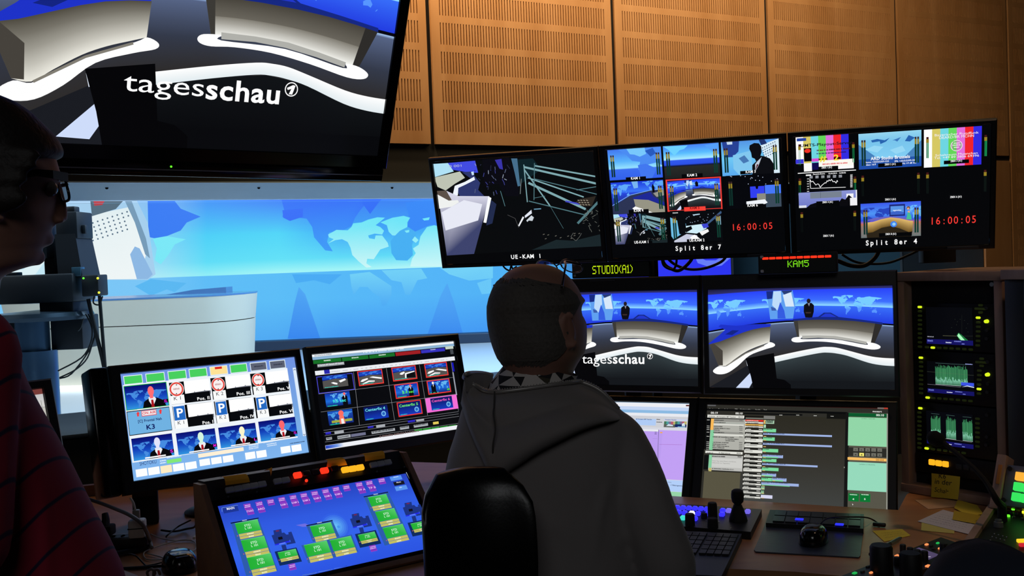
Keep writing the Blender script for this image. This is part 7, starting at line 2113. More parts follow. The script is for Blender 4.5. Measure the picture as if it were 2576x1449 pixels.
for k, s in enumerate(('BACK', 'REGIE', 'GRUPPEN', 'ZONEN', 'FUSS', 'STUDIO', 'TV')):
    x, y = 1140 + k * 190, 1290 - k * 40
    cv.rect((x, y), (x + 176, y + 22), (22, 44, 120)); cv.line([(x, y + 2), (x + 170, y - 32)], 0.002, (110, 150, 230)); cv.text(s, (x + 48, y + 22), (x + 128, y + 6), 20, (220, 228, 245), True)
cv.line([(2378, 44), (2476, 232)], 0.003, (200, 220, 240))
cv.mesh('screen', tc_)
# notes sticking up behind the console
def flap(label, pts, m=PAPERO, name='sticky_note', up_=0.03):
    """strip of paper curling up over the top edge of the touch console"""
    yb = 0.012
    Pq = [JF.p(JF.hit(*c11(x, y)).x, -0.002, JF.hit(*c11(x, y)).z) for x, y in pts]
    g = MB()
    n = 5
    for th_ in (0, 0.0006):
        prev = None
        for k in range(n + 1):
            t = k / n
            lift = JF.y * (-0.016 * math.sin(t * math.pi) + th_)
            l, r = Pq[3].lerp(Pq[0], t) + lift, Pq[2].lerp(Pq[1], t) + lift
            if prev: g.quad(prev[0], prev[1], r, l)
            prev = (l, r)
    return tag(g.build(name, m, recalc=False), label, 'sticky note')
flap('orange note left of the red keys on the touch console', [(1050, 215), (1215, 196), (1282, 250), (1100, 275)])
flap('small folded orange note left of the first red key', [(1388, 165), (1425, 160), (1448, 178), (1440, 206)])
flap('orange note above the three glowing amber keys', [(1845, 85), (1930, 72), (2015, 122), (1860, 140)])
flap('rightmost orange note on the touch console rim, under the Centerfix monitor', [(2105, 44), (2250, 22), (2300, 72), (2150, 95)])

# ------------------------------------------------------------------ left desk clutter
c12 = lambda x, y: (200 + x / 6.328, 1220 + y / 6.328)
def lz(x, y, z=DZ): return onz(*c12(x, y), z)
def seg_box(name, label, cat, a, b, w, h, m, z0=DZ, bev=0.004):
    d = (b - a); L = math.hypot(d.x, d.y); yaw = math.atan2(d.y, d.x)
    c = (a + b) / 2
    g = MB(Matrix.Translation((c.x, c.y, z0)) @ Matrix.Rotation(yaw, 4, 'Z')); g.box((0, 0, h / 2), (L, w, h), bev)
    return g, Matrix.Translation((c.x, c.y, z0)) @ Matrix.Rotation(yaw, 4, 'Z'), L
g, M, L = seg_box('', '', '', lz(330, 960, DZ + 0.02), lz(1090, 900, DZ + 0.02), 0.05, 0.04, BLACKP)
ps = thing('power_strip', 'black power strip lying on the left desk', 'power strip', M)
g.build('case', BLACKP, ps)
for k in range(4):
    g = MB(M); g.cyl((-L * 0.32 + k * L * 0.2, 0, 0.040), (-L * 0.32 + k * L * 0.2, 0, 0.0405), 0.018, 0.018, 20); g.build('socket', GREYP, ps)
p = lz(930, 830, DZ + 0.041)
ad = thing('power_adapter', 'pale grey plug adapter standing on the power strip', 'adapter', Matrix.Translation((p.x, p.y, DZ + 0.041)))
Ma = Matrix.Translation((p.x, p.y, DZ + 0.041)) @ Matrix.Rotation(0.15, 4, 'Z')
g = MB(Ma); g.box((0, 0, 0.024), (0.042, 0.034, 0.048), 0.006); g.build('plug_body', WHITEP, ad)
g = MB(Ma); g.box((0, 0, 0.026), (0.043, 0.035, 0.0025)); g.build('seam', BLACKM, ad)
g = MB(Ma); g.box((-0.002, 0.004, 0.060), (0.018, 0.014, 0.024), 0.003); g.build('cable_grip', mat('clear_plug', '8c8c88', 0.3), ad)
g = MB(); q_ = Ma @ Vector((-0.004, 0.004, 0.07)); g.tube([q_, q_ + Vector((-0.004, 0, 0.02)), q_ + Vector((-0.012, 0.0, 0.034))], 0.003, 8, 3); g.build('lead', WHITEP, ad)
p = lz(415, 800, DZ + 0.041)
bp_ = thing('plug', 'black plug on the left end of the power strip', 'plug', Matrix.Translation((p.x, p.y, DZ + 0.041)))
g = MB(Matrix.Translation((p.x, p.y, DZ + 0.041))); g.box((0, 0, 0.014), (0.045, 0.04, 0.028), 0.006); g.build('plug_body', BLACKM, bp_)
g = MB(); q_ = Vector((p.x, p.y, DZ + 0.067)); g.tube([q_, q_ + Vector((0, 0.006, 0.014)), q_ + Vector((-0.004, 0.012, 0.03))], [0.012, 0.01, 0.008], 10, 4); g.build('lead', CABLEM, bp_)
p = lz(920, 640, DZ)
bx = thing('charger_box', 'black charger box topped by a yellow note, under the left monitor', 'charger', Matrix.Translation((p.x + 0.02, p.y + 0.02, DZ)))
Mb = Matrix.Translation((p.x + 0.02, p.y + 0.02, DZ)) @ Matrix.Rotation(0.3, 4, 'Z')
g = MB(Mb); g.box((0, 0, 0.05), (0.07, 0.05, 0.1), 0.005); g.build('case', BLACKM, bx)
g = MB(Mb); g.box((0, -0.0255, 0.09), (0.06, 0.002, 0.012)); g.build('rib', GREYP, bx)
g = MB(Mb)
for th_ in (0, 0.0006):
    pr = None
    for k in range(6):
        t = k / 5; z_ = 0.102 + 0.02 * t * (1 - t) + th_
        y_ = -0.03 + t * 0.055
        if pr is not None: g.quad((-0.034, pr[0], pr[1]), (0.034, pr[0], pr[1]), (0.034, y_, z_), (-0.034, y_, z_))
        pr = (y_, z_)
tag(g.build('sticky_note', PAPERY, recalc=False), 'yellow note lying on the black charger box', 'sticky note')
def dcable(label, pts, r, m, name='cable'):
    g = MB(); g.tube([onz(*c12(x, y), DZ + z) for x, y, z in pts], r, 8, 6)
    return tag(g.build(name, m, angle=2), label, 'cable')
CW_ = mat('white_cable', 'a8a8a4', 0.5); CG_ = mat('grey_cable', '6a6a6c', 0.5)
dcable('thick grey cable running up from the adapter to the left monitor', [(1150, 1000, 0.012), (1110, 860, 0.03), (1010, 640, 0.11), (820, 490, 0.12), (560, 375, 0.12), (340, 290, 0.12), (140, 225, 0.12)], 0.005, CG_)
dcable('thin white cable coiled in a flat loop behind the mouse', [(1130, 780, 0.02), (1300, 850, 0.006), (1500, 885, 0.003), (1750, 880, 0.003), (1850, 930, 0.003), (1840, 1030, 0.003), (1700, 1090, 0.003)], 0.0018, CW_)
dcable('white cable loop lying left of the black mouse', [(1780, 880, 0.006), (1600, 880, 0.006), (1300, 960, 0.004), (1060, 1050, 0.003), (1020, 1120, 0.003), (1080, 1185, 0.003), (1250, 1190, 0.003), (1340, 1165, 0.003), (1200, 1120, 0.004), (1080, 1090, 0.005)], 0.0018, CW_)
dcable('thin black cable arching over the left desk front', [(500, 1210, 0.004), (620, 1130, 0.02), (780, 1100, 0.03), (900, 1130, 0.02), (1000, 1230, 0.008), (1060, 1290, 0.004)], 0.0022, CABLEM)
dcable('flat black cable bundle in front of the power strip', [(440, 1130, 0.008), (600, 1095, 0.008), (800, 1060, 0.008), (1100, 990, 0.008)], 0.008, CABLEM)
dcable('black cable dropping beside the touch console', [(1840, 380, 0.09), (1850, 520, 0.07), (1840, 660, 0.03), (1700, 700, 0.006), (1500, 740, 0.006), (1300, 720, 0.006)], 0.003, CABLEM)
dcable('thin black cable crossing diagonally beneath the left monitor', [(1770, 560, 0.05), (1680, 605, 0.04), (1560, 670, 0.022), (1400, 800, 0.018), (1380, 830, 0.004)], 0.0022, CABLEM)
dcable('long black cable running along the front of the left desk', [(700, 1330, 0.004), (950, 1315, 0.004), (1150, 1300, 0.004), (1290, 1290, 0.006)], 0.004, CABLEM)
dcable('grey coiled cable at the lower picture edge', [(1090, 1440, 0.004), (1080, 1380, 0.02), (1150, 1340, 0.03), (1200, 1400, 0.02), (1180, 1440, 0.006), (1190, 1370, 0.025), (1250, 1350, 0.03), (1280, 1420, 0.008)], 0.0035, CG_)
p = lz(1845, 850, DZ + 0.006)
g = MB(Matrix.Translation(p)); g.box((0, 0, 0.004), (0.008, 0.026, 0.008), 0.002); tag(g.build('cable_plug', WHITEP), 'small white cable connector on the left desk', 'plug')
p = lz(1600, 1330, DZ)
mouse('large glossy black mouse on the left desk', p, (0.085, 0.12, 0.045), 0.5, [p + Vector((-0.045, 0.03, 0.01)), p + Vector((-0.09, 0.02, 0.004)), p + Vector((-0.16, 0.0, 0.004))])
flat('paper_sheet', 'pale sheet at the bottom left beside the red shirt', 'paper', [c12(555, 1300), c12(930, 1440), c12(930, 1500), c12(560, 1500)], DZ, 0.001, PAPERW)
# left-most monitor, half hidden by the standing man
KFm = Frame(at(105, 978, 2.36) - Vector((math.cos(0.92), math.sin(0.92), 0)) * 0.36, 0.92, 0.24)
mK = monitor('monitor', 'desk monitor with blank pale page, half hidden by the red shirt', KFm, 0.36, 0.27, (0.022, 0.026, 0.022, 0.03), standz=DZ, depth=0.04)
cv = Canvas(0.36, 0.27, lambda u, v, d: KFm.p(u * 0.36, -d - 0.0006, -v * 0.27))
cv.m = lambda x, y: (x, y)
cv.rect((0, 0), (1, 1), (196, 194, 186)); cv.grad((0, 0.0), (1, 0.16), [(0, (190, 190, 194)), (1, (214, 212, 208))], 3); cv.rect((0.7, 0), (1, 0.045), (120, 60, 56)); cv.line([(0.98, 0.1), (0.98, 1)], 0.004, (150, 150, 146)); cv.line([(0, 0.52), (1, 0.52)], 0.004, (160, 166, 170)); cv.line([(0, 0.16), (1, 0.16)], 0.003, (150, 150, 150))
cv.mesh('screen', mK)
# ------------------------------------------------------------------ people
def catm(xs, ys, x):
    """piecewise-linear lookup with smoothstep-free linear blend"""
    if x <= xs[0]: return ys[0]
    for a, b, p, q in zip(xs[:-1], xs[1:], ys[:-1], ys[1:]):
        if x <= b: return p + (q - p) * (x - a) / (b - a)
    return ys[-1]
def remeshed(g, voxel, smooth=6, factor=0.5):
    """one continuous skin out of overlapping volumes"""
    bmesh.ops.recalc_face_normals(g.b, faces=g.b.faces)
    me = bpy.data.meshes.new('tmp')
    g.b.to_mesh(me); g.b.free()
    o = bpy.data.objects.new('tmp', me)
    COL.objects.link(o)
    m = o.modifiers.new('r', 'REMESH'); m.mode = 'VOXEL'; m.voxel_size = voxel
    s = o.modifiers.new('s', 'SMOOTH'); s.factor = factor; s.iterations = smooth
    bpy.context.view_layer.update()
    out = bpy.data.meshes.new_from_object(o.evaluated_get(bpy.context.evaluated_depsgraph_get()))
    bpy.data.objects.remove(o); bpy.data.meshes.remove(me)
    return out
def ring(c, fd, a, b, n=28, egg=0.0, e=1.0):
    """horizontal oval: half-length a along facing fd, half-breadth b across; egg narrows the front"""
    rd = Vector((fd.y, -fd.x, 0))
    out = []
    for i in range(n):
        t = 2 * math.pi * i / n
        ct, st = math.cos(t), math.sin(t)
        ct, st = math.copysign(abs(ct) ** e, ct), math.copysign(abs(st) ** e, st)
        out.append(c + fd * (a * ct) + rd * (b * st * (1 - egg * ct)))
    return out
def limb(g, pts, rs, seg=14, smooth=4):
    g.tube(pts, rs, seg, smooth)
    g.ball(pts[0], rs[0], 14, 8); g.ball(pts[-1], rs[-1], 14, 8)
def hand(g, wrist, d, up, s=1.0, curl=0.5, side=1):
    """palm, four unequal bent fingers and a thumb leaving the side of the palm"""
    d = d.normalized(); r = d.cross(up).normalized(); up = r.cross(d).normalized()
    g.tube([wrist, wrist + d * 0.03 * s, wrist + d * 0.085 * s], [0.026 * s, 0.034 * s, 0.032 * s], 12, 3)
    for off in (-0.024, -0.008, 0.008, 0.024):
        g.ball(wrist + d * 0.055 * s + r * off * s, (0.018 * s, 0.018 * s, 0.014 * s), 10, 6)
    for k, (off, L) in enumerate(((-0.030, 0.066), (-0.010, 0.076), (0.010, 0.071), (0.029, 0.056))):
        p0 = wrist + d * 0.078 * s + r * off * s
        p1 = p0 + (d * math.cos(curl * .5) - up * math.sin(curl * .5)) * L * .42 * s + r * off * 0.15
        p2 = p1 + (d * math.cos(curl * 1.2) - up * math.sin(curl * 1.2)) * L * .33 * s
        p3 = p2 + (d * math.cos(curl * 1.9) - up * math.sin(curl * 1.9)) * L * .25 * s
        g.tube([p0, p1, p2, p3], [0.0098 * s, 0.009 * s, 0.0083 * s, 0.0066 * s], 9, 2)
        g.ball(p3, 0.0066 * s, 8, 6)
    t0 = wrist + d * 0.03 * s + r * side * 0.03 * s
    t1 = t0 + (d * 0.7 + r * side * 0.6 - up * 0.25).normalized() * 0.034 * s
    t2 = t1 + (d * 0.9 + r * side * 0.15 - up * 0.3).normalized() * 0.028 * s
    g.tube([t0, t1, t2], [0.014 * s, 0.0115 * s, 0.008 * s], 9, 2); g.ball(t2, 0.008 * s, 8, 6)

SKIN = mat('skin', 'a07464', 0.6, bump=0.05, scale=120, vary=0.05)
HAIRG = mat('grey_hair', '5a5550', 0.75, bump=0.8, scale=160, vary=0.35)
HAIRB = mat('dark_brown_hair', '1c1512', 0.65, bump=0.8, scale=120, vary=0.3)
HOOD = mat('grey_hoodie_cloth', '8e8886', 0.95, bump=0.12, scale=900, vary=0.08, sheen=0.2)
JEANS = mat('dark_jeans', '1a2030', 0.9, bump=0.3, scale=400)
SHOE = mat('dark_shoe', '121214', 0.6)

# ---- seated man, seen from behind
SD = 2.0                                    # distance of his axis from the camera
FDM = Vector((math.sin(0.80), math.cos(0.80), 0))
RDM = Vector((FDM.y, -FDM.x, 0))
def sp(px, py, d=SD): return at(px, py, d)
HY = [663, 667, 674, 684, 697, 715, 740, 765, 784, 803, 823, 845, 868, 885, 899, 914, 929, 949, 975, 1010]
HL = [1334, 1309, 1288, 1272, 1258, 1245, 1234, 1230, 1231, 1233, 1237, 1243, 1251, 1257, 1263, 1270, 1277, 1285, 1286, 1278]
HR = [1350, 1378, 1398, 1415, 1431, 1447, 1463, 1472, 1467, 1473, 1482, 1487, 1487, 1484, 1478, 1466, 1456, 1447, 1446, 1452]
PXM = SD / FPX
def head_ring(y, grow=0.0, k=None):
    l, r = catm(HY, HL, y), catm(HY, HR, y)
    c = sp((l + r) / 2, y)
    hw = (r - l) / 2 * PXM + grow
    jaw = min(1, max(0, (y - 820) / 110.0)) if y < 935 else max(0.0, 1 - (y - 935) / 30.0)
    # projected half-width of an oval turned 45 degrees
    f = hw / math.sqrt((1.13 * math.sin(0.8)) ** 2 + (0.87 * math.cos(0.8)) ** 2)
    return c, f * 1.13, f * 0.87
man = thing('person', 'seated man in grey hoodie with glasses pushed up on his head, seen from behind', 'person', (sp(1390, 1200).x, SD + 0.05, 0))
g = MB()
ys = [664, 667, 671, 676, 684, 692, 704, 718, 734, 750, 765, 775, 784, 794, 803, 813, 823, 834, 845, 857, 868, 877, 885, 892, 899, 907, 914, 922, 929, 940, 950, 975, 1010]
R_ = []
for y in ys:
    c, a, b = head_ring(y)
    egg = 0.0 if y < 740 else min(0.22, (y - 740) / 560.0)
    R_.append(ring(c, FDM, a, b, 32, egg))
g.loft(R_[::-1])
hc = sp(1360, 790)
# face on the far side: nose, brow, lips, chin
fc, fa, fb = head_ring(800)
front = fc + FDM * fa
g.tube([front + Vector((0, 0, 0.03)) - FDM * 0.004, front + FDM * 0.010, front + FDM * 0.021 + Vector((0, 0, -0.022)), front + FDM * 0.004 + Vector((0, 0, -0.030))], [0.008, 0.010, 0.014, 0.010], 10, 3)
g.ball(front + FDM * -0.001 + Vector((0, 0, -0.052)), (0.022, 0.022, 0.008), 12, 8)
for s_ in (-1, 1):
    g.ball(front - FDM * 0.022 + RDM * s_ * 0.030 + Vector((0, 0, 0.030)), (0.020, 0.020, 0.008), 12, 8)
    g.ball(front - FDM * 0.026 + RDM * s_ * 0.032 + Vector((0, 0, -0.022)), 0.022, 12, 8)
jc, ja, jb = head_ring(885)
g.ball(jc + FDM * (ja * 0.92) , (0.022, 0.022, 0.016), 12, 8)
# ears
def ear_curve(pts, d0, d1):
    return [at(x, y, d0 + (d1 - d0) * i / (len(pts) - 1)) for i, (x, y) in enumerate(pts)]
EP = [(1443, 800), (1436, 788), (1425, 789), (1417, 801), (1416, 824), (1419, 846), (1427, 862), (1437, 870), (1447, 866), (1449, 855)]
ed = SD - 0.069
E_ = []
for i, (x, y) in enumerate(EP):
    E_.append(at(x, y, ed - 0.010 * math.sin(math.pi * i / (len(EP) - 1))))
g.tube(E_, [0.0042, 0.0045, 0.0048, 0.0048, 0.0046, 0.0046, 0.005, 0.0062, 0.006, 0.004], 8, 3)
g.ball(at(1434, 833, ed + 0.010), (0.012, 0.006, 0.027), 12, 8)
g.tube([at(1441, 808, ed), at(1431, 812, ed), at(1429, 838, ed), at(1440, 852, ed)], 0.0035, 8, 3)
# other ear, mirrored across the head
ec, ea, eb = head_ring(830)
q = ec - RDM * (eb + 0.004)
g.tube([q + Vector((0, 0, 0.026)) + FDM * 0.006, q + Vector((0, 0, 0.03)) - FDM * 0.014 - RDM * 0.006, q - FDM * 0.022 - RDM * 0.010, q + Vector((0, 0, -0.025)) - FDM * 0.008 - RDM * 0.004, q + Vector((0, 0, -0.03)) + FDM * 0.004], 0.005, 8, 4)
# trunk (slimmer than the hoodie), arms, hands, legs
TY = [958, 985, 1010, 1050, 1090, 1130, 1170, 1210, 1250, 1300, 1350, 1400, 1449, 1540, 1640, 1720]
TL = [1232, 1178, 1163, 1152, 1141, 1127, 1119, 1113, 1109, 1107, 1107, 1110, 1114, 1122, 1126, 1140]
TR = [1446, 1505, 1540, 1572, 1592, 1600, 1604, 1606, 1608, 1610, 1612, 1616, 1618, 1618, 1618, 1600]
TD = [0.075, 0.105, 0.118, 0.13, 0.138, 0.142, 0.145, 0.147, 0.148, 0.15, 0.15, 0.15, 0.15, 0.155, 0.16, 0.15]
def torso(y):
    l, r, d = catm(TY, TL, y), catm(TY, TR, y), catm(TY, TD, y)
    c = at((l + r) / 2, y, SD + 0.01)
    return c, (r - l) / 2 * PXM, d
def trunk_ring(y, sh=0.0, n=36, e=0.85):
    c, hw, d = torso(y)
    return ring(c, Vector((0, 1, 0)), d - sh, hw - sh, n, 0.0, e)
def back(px, py, off=0.0):
    """point on the back of the hoodie seen at a pixel, lifted by off towards the viewer"""
    c, hw, d = torso(py)
    l, r = catm(TY, TL, py), catm(TY, TR, py)
    u = max(-0.99, min(0.99, (px - (l + r) / 2) / ((r - l) / 2)))
    dep = SD + 0.01 - d * (1 - abs(u) ** 2.35) ** (1 / 2.35) - off
    return at(px, py, dep)
tys = [1000, 1020, 1050, 1090, 1130, 1170, 1210, 1250, 1300, 1350, 1400, 1449, 1500, 1560, 1640, 1720]
g.loft([trunk_ring(y, 0.022) for y in tys][::-1])
# right arm bends at the side, forearm forward over the desk edge; left arm likewise further away
RA = [sp(1545, 1120, 1.985), sp(1592, 1200, 1.955), sp(1632, 1300, 1.93), sp(1672, 1405, 1.93)]
elb = sp(1676, 1440, 1.95)
RW_ = Vector((0.30, 2.36, DZ + 0.085))
LAp = [Vector((-0.045, 2.06, 1.18)), Vector((-0.068, 2.14, 1.04)), Vector((-0.045, 2.24, 0.93))]
LW_ = Vector((0.12, 2.46, DZ + 0.075))
limb(g, RA + [elb], [0.052, 0.048, 0.044, 0.042, 0.042])
limb(g, [elb, elb.lerp(RW_, 0.5), RW_], [0.042, 0.036, 0.026])
limb(g, LAp, [0.05, 0.046, 0.042])
limb(g, [LAp[-1], LAp[-1].lerp(LW_, 0.5), LW_], [0.042, 0.036, 0.026])
hand(g, RW_, Vector((0.2, 0.9, -0.15)), Vector((0, 0, 1)), 1.0, 0.45, -1)
hand(g, LW_, Vector((0.35, 0.9, -0.1)), Vector((0, 0, 1)), 1.0, 0.45, 1)
hips = Vector((torso(1640)[0].x, SD + 0.02, 0.57))
LEG = {}
for s_ in (-1, 1):
    h_ = hips + RDM * 0.095 * s_
    kn = h_ + FDM * 0.42 + RDM * 0.03 * s_ + Vector((0, 0, -0.02))
    an = kn + Vector((0, 0, -0.43)) + FDM * 0.02
    LEG[s_] = (h_, kn, an)
    limb(g, [h_, h_.lerp(kn, 0.5), kn], [0.078, 0.068, 0.052])
    limb(g, [kn, kn.lerp(an, 0.35), an], [0.052, 0.050, 0.036])
    limb(g, [an + Vector((0, 0, -0.05)), an + FDM * 0.16 + Vector((0, 0, -0.065))], [0.034, 0.026])
body = link_mesh('body', remeshed(g, 0.0052, 5), SKIN, man, angle=2)
# hair: short back and sides, bald crown
g = MB()
HH = ((702, 44), (707, 66), (716, 88), (728, 102), (745, 111), (765, 114), (782, 110), (795, 99), (812, 90), (830, 86), (850, 83), (868, 78), (882, 71), (895, 63), (908, 50))
NH = 72
rh = random.Random(5)
jag = [rh.uniform(-1, 1) for _ in range(NH + 1)]
def hair_rows(gr):
    L_ = []
    for k, (y, half) in enumerate(HH):
        ru = []
        for i in range(NH + 1):
            yy = y + (jag[i] * 7 if k == 0 else jag[i] * 3.5 if k == 1 else -jag[NH - i] * 5 if k == len(HH) - 1 else 0)
            c, a, b = head_ring(yy, gr if 0 < k < len(HH) - 1 else min(gr, 0.0006)); eg = 0.0 if yy < 740 else min(0.22, (yy - 740) / 560.0)
            t = math.pi + math.radians(-half + 2 * half * i / NH)
            ru.append(c + FDM * (a * math.cos(t)) + RDM * (b * math.sin(t) * (1 - eg * math.cos(t))))
        L_.append(ru)
    return L_
rows, inner = hair_rows(0.003), hair_rows(-0.003)
for L_ in (rows, inner):
    for a_, b_ in zip(L_[:-1], L_[1:]):
        for i in range(NH): g.quad(a_[i], a_[i + 1], b_[i + 1], b_[i])
for i in range(NH):
    g.quad(rows[0][i], rows[0][i + 1], inner[0][i + 1], inner[0][i]); g.quad(rows[-1][i], rows[-1][i + 1], inner[-1][i + 1], inner[-1][i])
for k in range(len(rows) - 1):
    g.quad(rows[k][0], rows[k + 1][0], inner[k + 1][0], inner[k][0]); g.quad(rows[k][NH], rows[k + 1][NH], inner[k + 1][NH], inner[k][NH])
hair_o = g.build('hair', HAIRG, man, angle=2)
hair_o['label'] = 'short grey hair around a bald crown'
# hoodie: trunk, sleeves
g = MB()
g.loft([trunk_ring(y) for y in [985] + tys[1:]][::-1])
limb(g, [sp(1520, 1095, 1.99)] + RA + [elb], [0.060, 0.066, 0.060, 0.056, 0.058, 0.058])
limb(g, [elb, elb.lerp(RW_, 0.5), elb.lerp(RW_, 0.86)], [0.058, 0.050, 0.040])
limb(g, LAp, [0.068, 0.062, 0.058])
limb(g, [LAp[-1], LAp[-1].lerp(LW_, 0.5), LAp[-1].lerp(LW_, 0.86)], [0.058, 0.050, 0.040])
# soft folds
for pts, r in (([(1560, 1150), (1520, 1230), (1500, 1320), (1490, 1449)], 0.012), ([(1600, 1300), (1560, 1340), (1540, 1420)], 0.012), ([(1440, 1160), (1480, 1220), (1540, 1300)], 0.008), ([(1350, 1250), (1400, 1330), (1500, 1400)], 0.008)):
    g.tube([back(x, y, -0.003) for x, y in pts], [r * 0.3] + [r] * (len(pts) - 2) + [r * 0.3], 8, 4)
hoodie = link_mesh('hoodie', remeshed(g, 0.007, 8), HOOD, man, angle=2)
# hood lying on the back
COLS = [((1168, 948), (1158, 1012)), ((1180, 962), (1180, 1066)), ((1205, 974), (1208, 1122)), ((1240, 977), (1240, 1172)), ((1290, 971), (1292, 1146)), ((1350, 964), (1352, 1108)), ((1410, 958), (1412, 1080)), ((1462, 962), (1466, 1058)), ((1512, 984), (1520, 1046)), ((1556, 1028), (1562, 1046))]
PROF = [(0.0, 0.012), (0.06, 0.022), (0.18, 0.028), (0.30, 0.026), (0.36, 0.020), (0.42, 0.036), (0.55, 0.052), (0.70, 0.058), (0.84, 0.050), (0.94, 0.032), (1.0, 0.004), (0.97, -0.02)]
# interpolate more columns
CC = []
for i in range(len(COLS) - 1):
    for k in range(4):
        t = k / 4
        (a0, a1), (b0, b1) = COLS[max(i - 1, 0)], COLS[i]
        (c0, c1), (d0, d1) = COLS[i + 1], COLS[min(i + 2, len(COLS) - 1)]
        def cr(p, q, r, s_): return tuple(0.5 * ((2 * q[j]) + (r[j] - p[j]) * t + (2 * p[j] - 5 * q[j] + 4 * r[j] - s_[j]) * t * t + (3 * q[j] - p[j] - 3 * r[j] + s_[j]) * t ** 3) for j in range(2))
        CC.append((cr(a0, b0, c0, d0), cr(a1, b1, c1, d1), (i + t) / (len(COLS) - 1)))
CC.append((COLS[-1][0], COLS[-1][1], 1.0))
g = MB()
outer, inn = [], []
for (tp, bt, u) in CC:
    k = min(1.0, 0.55 + 1.6 * math.sin(math.pi * min(1, max(0.0, u)))) if 0 < u < 1 else 0.5
    seam = 1.0 - 0.10 * math.exp(-((tp[0] - 1243) / 9.0) ** 2)
    co, ci = [], []
    for v, o_ in PROF:
        x, y = tp[0] + (bt[0] - tp[0]) * v, tp[1] + (bt[1] - tp[1]) * v
        yy = max(y, 962)
        base = back(x, yy, o_ * k * seam)
        base.z = at(x, y, SD).z
        co.append(base)
    outer.append(co)
    ci = [p + Vector((0, 0.014, 0)) for p in co]
    inn.append(ci)
for L_ in (outer, inn):
    for a_, b_ in zip(L_[:-1], L_[1:]):
        for i in range(len(PROF) - 1): g.quad(a_[i], a_[i + 1], b_[i + 1], b_[i])
for a_, b_, c_, d_ in zip(outer[:-1], outer[1:], inn[:-1], inn[1:]):
    g.quad(a_[0], b_[0], d_[0], c_[0]); g.quad(a_[-1], b_[-1], d_[-1], c_[-1])
for L_ in (0, -1):
    for i in range(len(PROF) - 1): g.quad(outer[L_][i], outer[L_][i + 1], inn[L_][i + 1], inn[L_][i])
hood_o = g.build('hood', HOOD, man, angle=2)
bm_ = bmesh.new(); bm_.from_mesh(hood_o.data); bmesh.ops.remove_doubles(bm_, verts=bm_.verts, dist=0.0002); bmesh.ops.recalc_face_normals(bm_, faces=bm_.faces); bm_.to_mesh(hood_o.data); bm_.free()
md = hood_o.modifiers.new('s', 'SUBSURF'); md.levels = 1; md.render_levels = 1
# seam of the hood
g = MB()
g.tube([back(x, y, o_) for x, y, o_ in ((1244, 985, 0.024), (1243, 1020, 0.024), (1241, 1040, 0.045), (1246, 1080, 0.054), (1240, 1120, 0.054), (1240, 1160, 0.03))], 0.0016, 6, 4)
g.build('hood_seam', mat('seam_thread', '4c4846', 0.9), hood_o, angle=2)
ZIPM = mat('zip_grey', 'a8a4a0', 0.4, 0.4)
g = MB()
zp = [p[0] + Vector((0, -0.001, 0.003)) for p in outer]
g.tube(zp, 0.0042, 8, 2)
far_rim = [outer[0][0], at(1172, 941, SD - 0.05), at(1190, 938, SD - 0.01), at(1215, 939, SD + 0.03), at(1238, 944, SD + 0.05)]
g.tube(far_rim, 0.0045, 8, 4)
g.build('zip', ZIPM, man, angle=2)
g = MB()
acc = 0.0
for a_, b_ in zip(zp[3:-1], zp[4:]):
    n_ = max(1, int((b_ - a_).length / 0.0045))
    for i in range(n_):
        p = a_.lerp(b_, i / n_)
        g.box(p + Vector((0, -0.002, 0.0045)), (0.0022, 0.003, 0.003))
tt = g.build('zip_teeth', ZIPM, man, smooth=False); tt['kind'] = 'stuff'
# collar side of the hood on the left (inner lining)
g = MB()
top_ = [at(1170, 943, SD - 0.05), at(1192, 940, SD - 0.02), at(1216, 941, SD + 0.02), at(1240, 946, SD + 0.04)]
bot_ = [at(1172, 985, SD - 0.05), at(1192, 990, SD - 0.02), at(1216, 992, SD + 0.02), at(1240, 995, SD + 0.04)]
for th_ in (0.0, 0.006):
    for i in range(3): g.quad(top_[i] + Vector((0, th_, 0)), top_[i + 1] + Vector((0, th_, 0)), bot_[i + 1] + Vector((0, th_, 0)), bot_[i] + Vector((0, th_, 0)))
g.build('hood_lining', HOOD, man, recalc=False, angle=2)
# patterned shirt collar round the neck
CLT, CDK, COL_ = mat('collar_light', 'd8d2cc', 0.9), mat('collar_dark', '26262a', 0.9), mat('collar_olive', '4a4638', 0.9)
g = MB()
tri = random.Random(12)
colr = []
for j, (y, l, r) in enumerate(((914, 1268, 1452), (936, 1250, 1450), (958, 1234, 1452), (985, 1220, 1456))):
    c = at((l + r) / 2, y, SD); hw = (r - l) / 2 * PXM
    rr = []
    for i in range(20):
        t = 2 * math.pi * i / 20
        tilt_ = 34 * PXM * (max(0, math.sin(t - 0.0)) if j == 0 else max(0, math.sin(t)) * (0.7 if j == 1 else 0.2))
        rr.append(c + Vector((hw * math.sin(t), -hw * 0.95 * math.cos(t), -tilt_)))
    colr.append(rr)
CP = ((0, 1), (1, 0), (0, 1), (1, 0), (0, 0), (1, 0), (0, 1), (2, 0), (1, 0), (0, 1))
for j in range(3):
    for i in range(20):
        va, vb, vc, vd = [g._v(p) for p in (colr[j][i], colr[j][(i + 1) % 20], colr[j + 1][(i + 1) % 20], colr[j + 1][i])]
        m1, m2 = CP[(i * 3 + j * 7) % 10]
        if j == 0: m1 = 1 if i % 4 == 1 else m1
        if (i + j) % 2: g._f([va, vb, vc], m1); g._f([va, vc, vd], m2)
        else: g._f([va, vb, vd], m1); g._f([vb, vc, vd], m2)
cl_o = g.build('collar', [CLT, CDK, COL_], man, smooth=False)
cl_o['label'] = 'shirt collar of black and pale triangles'
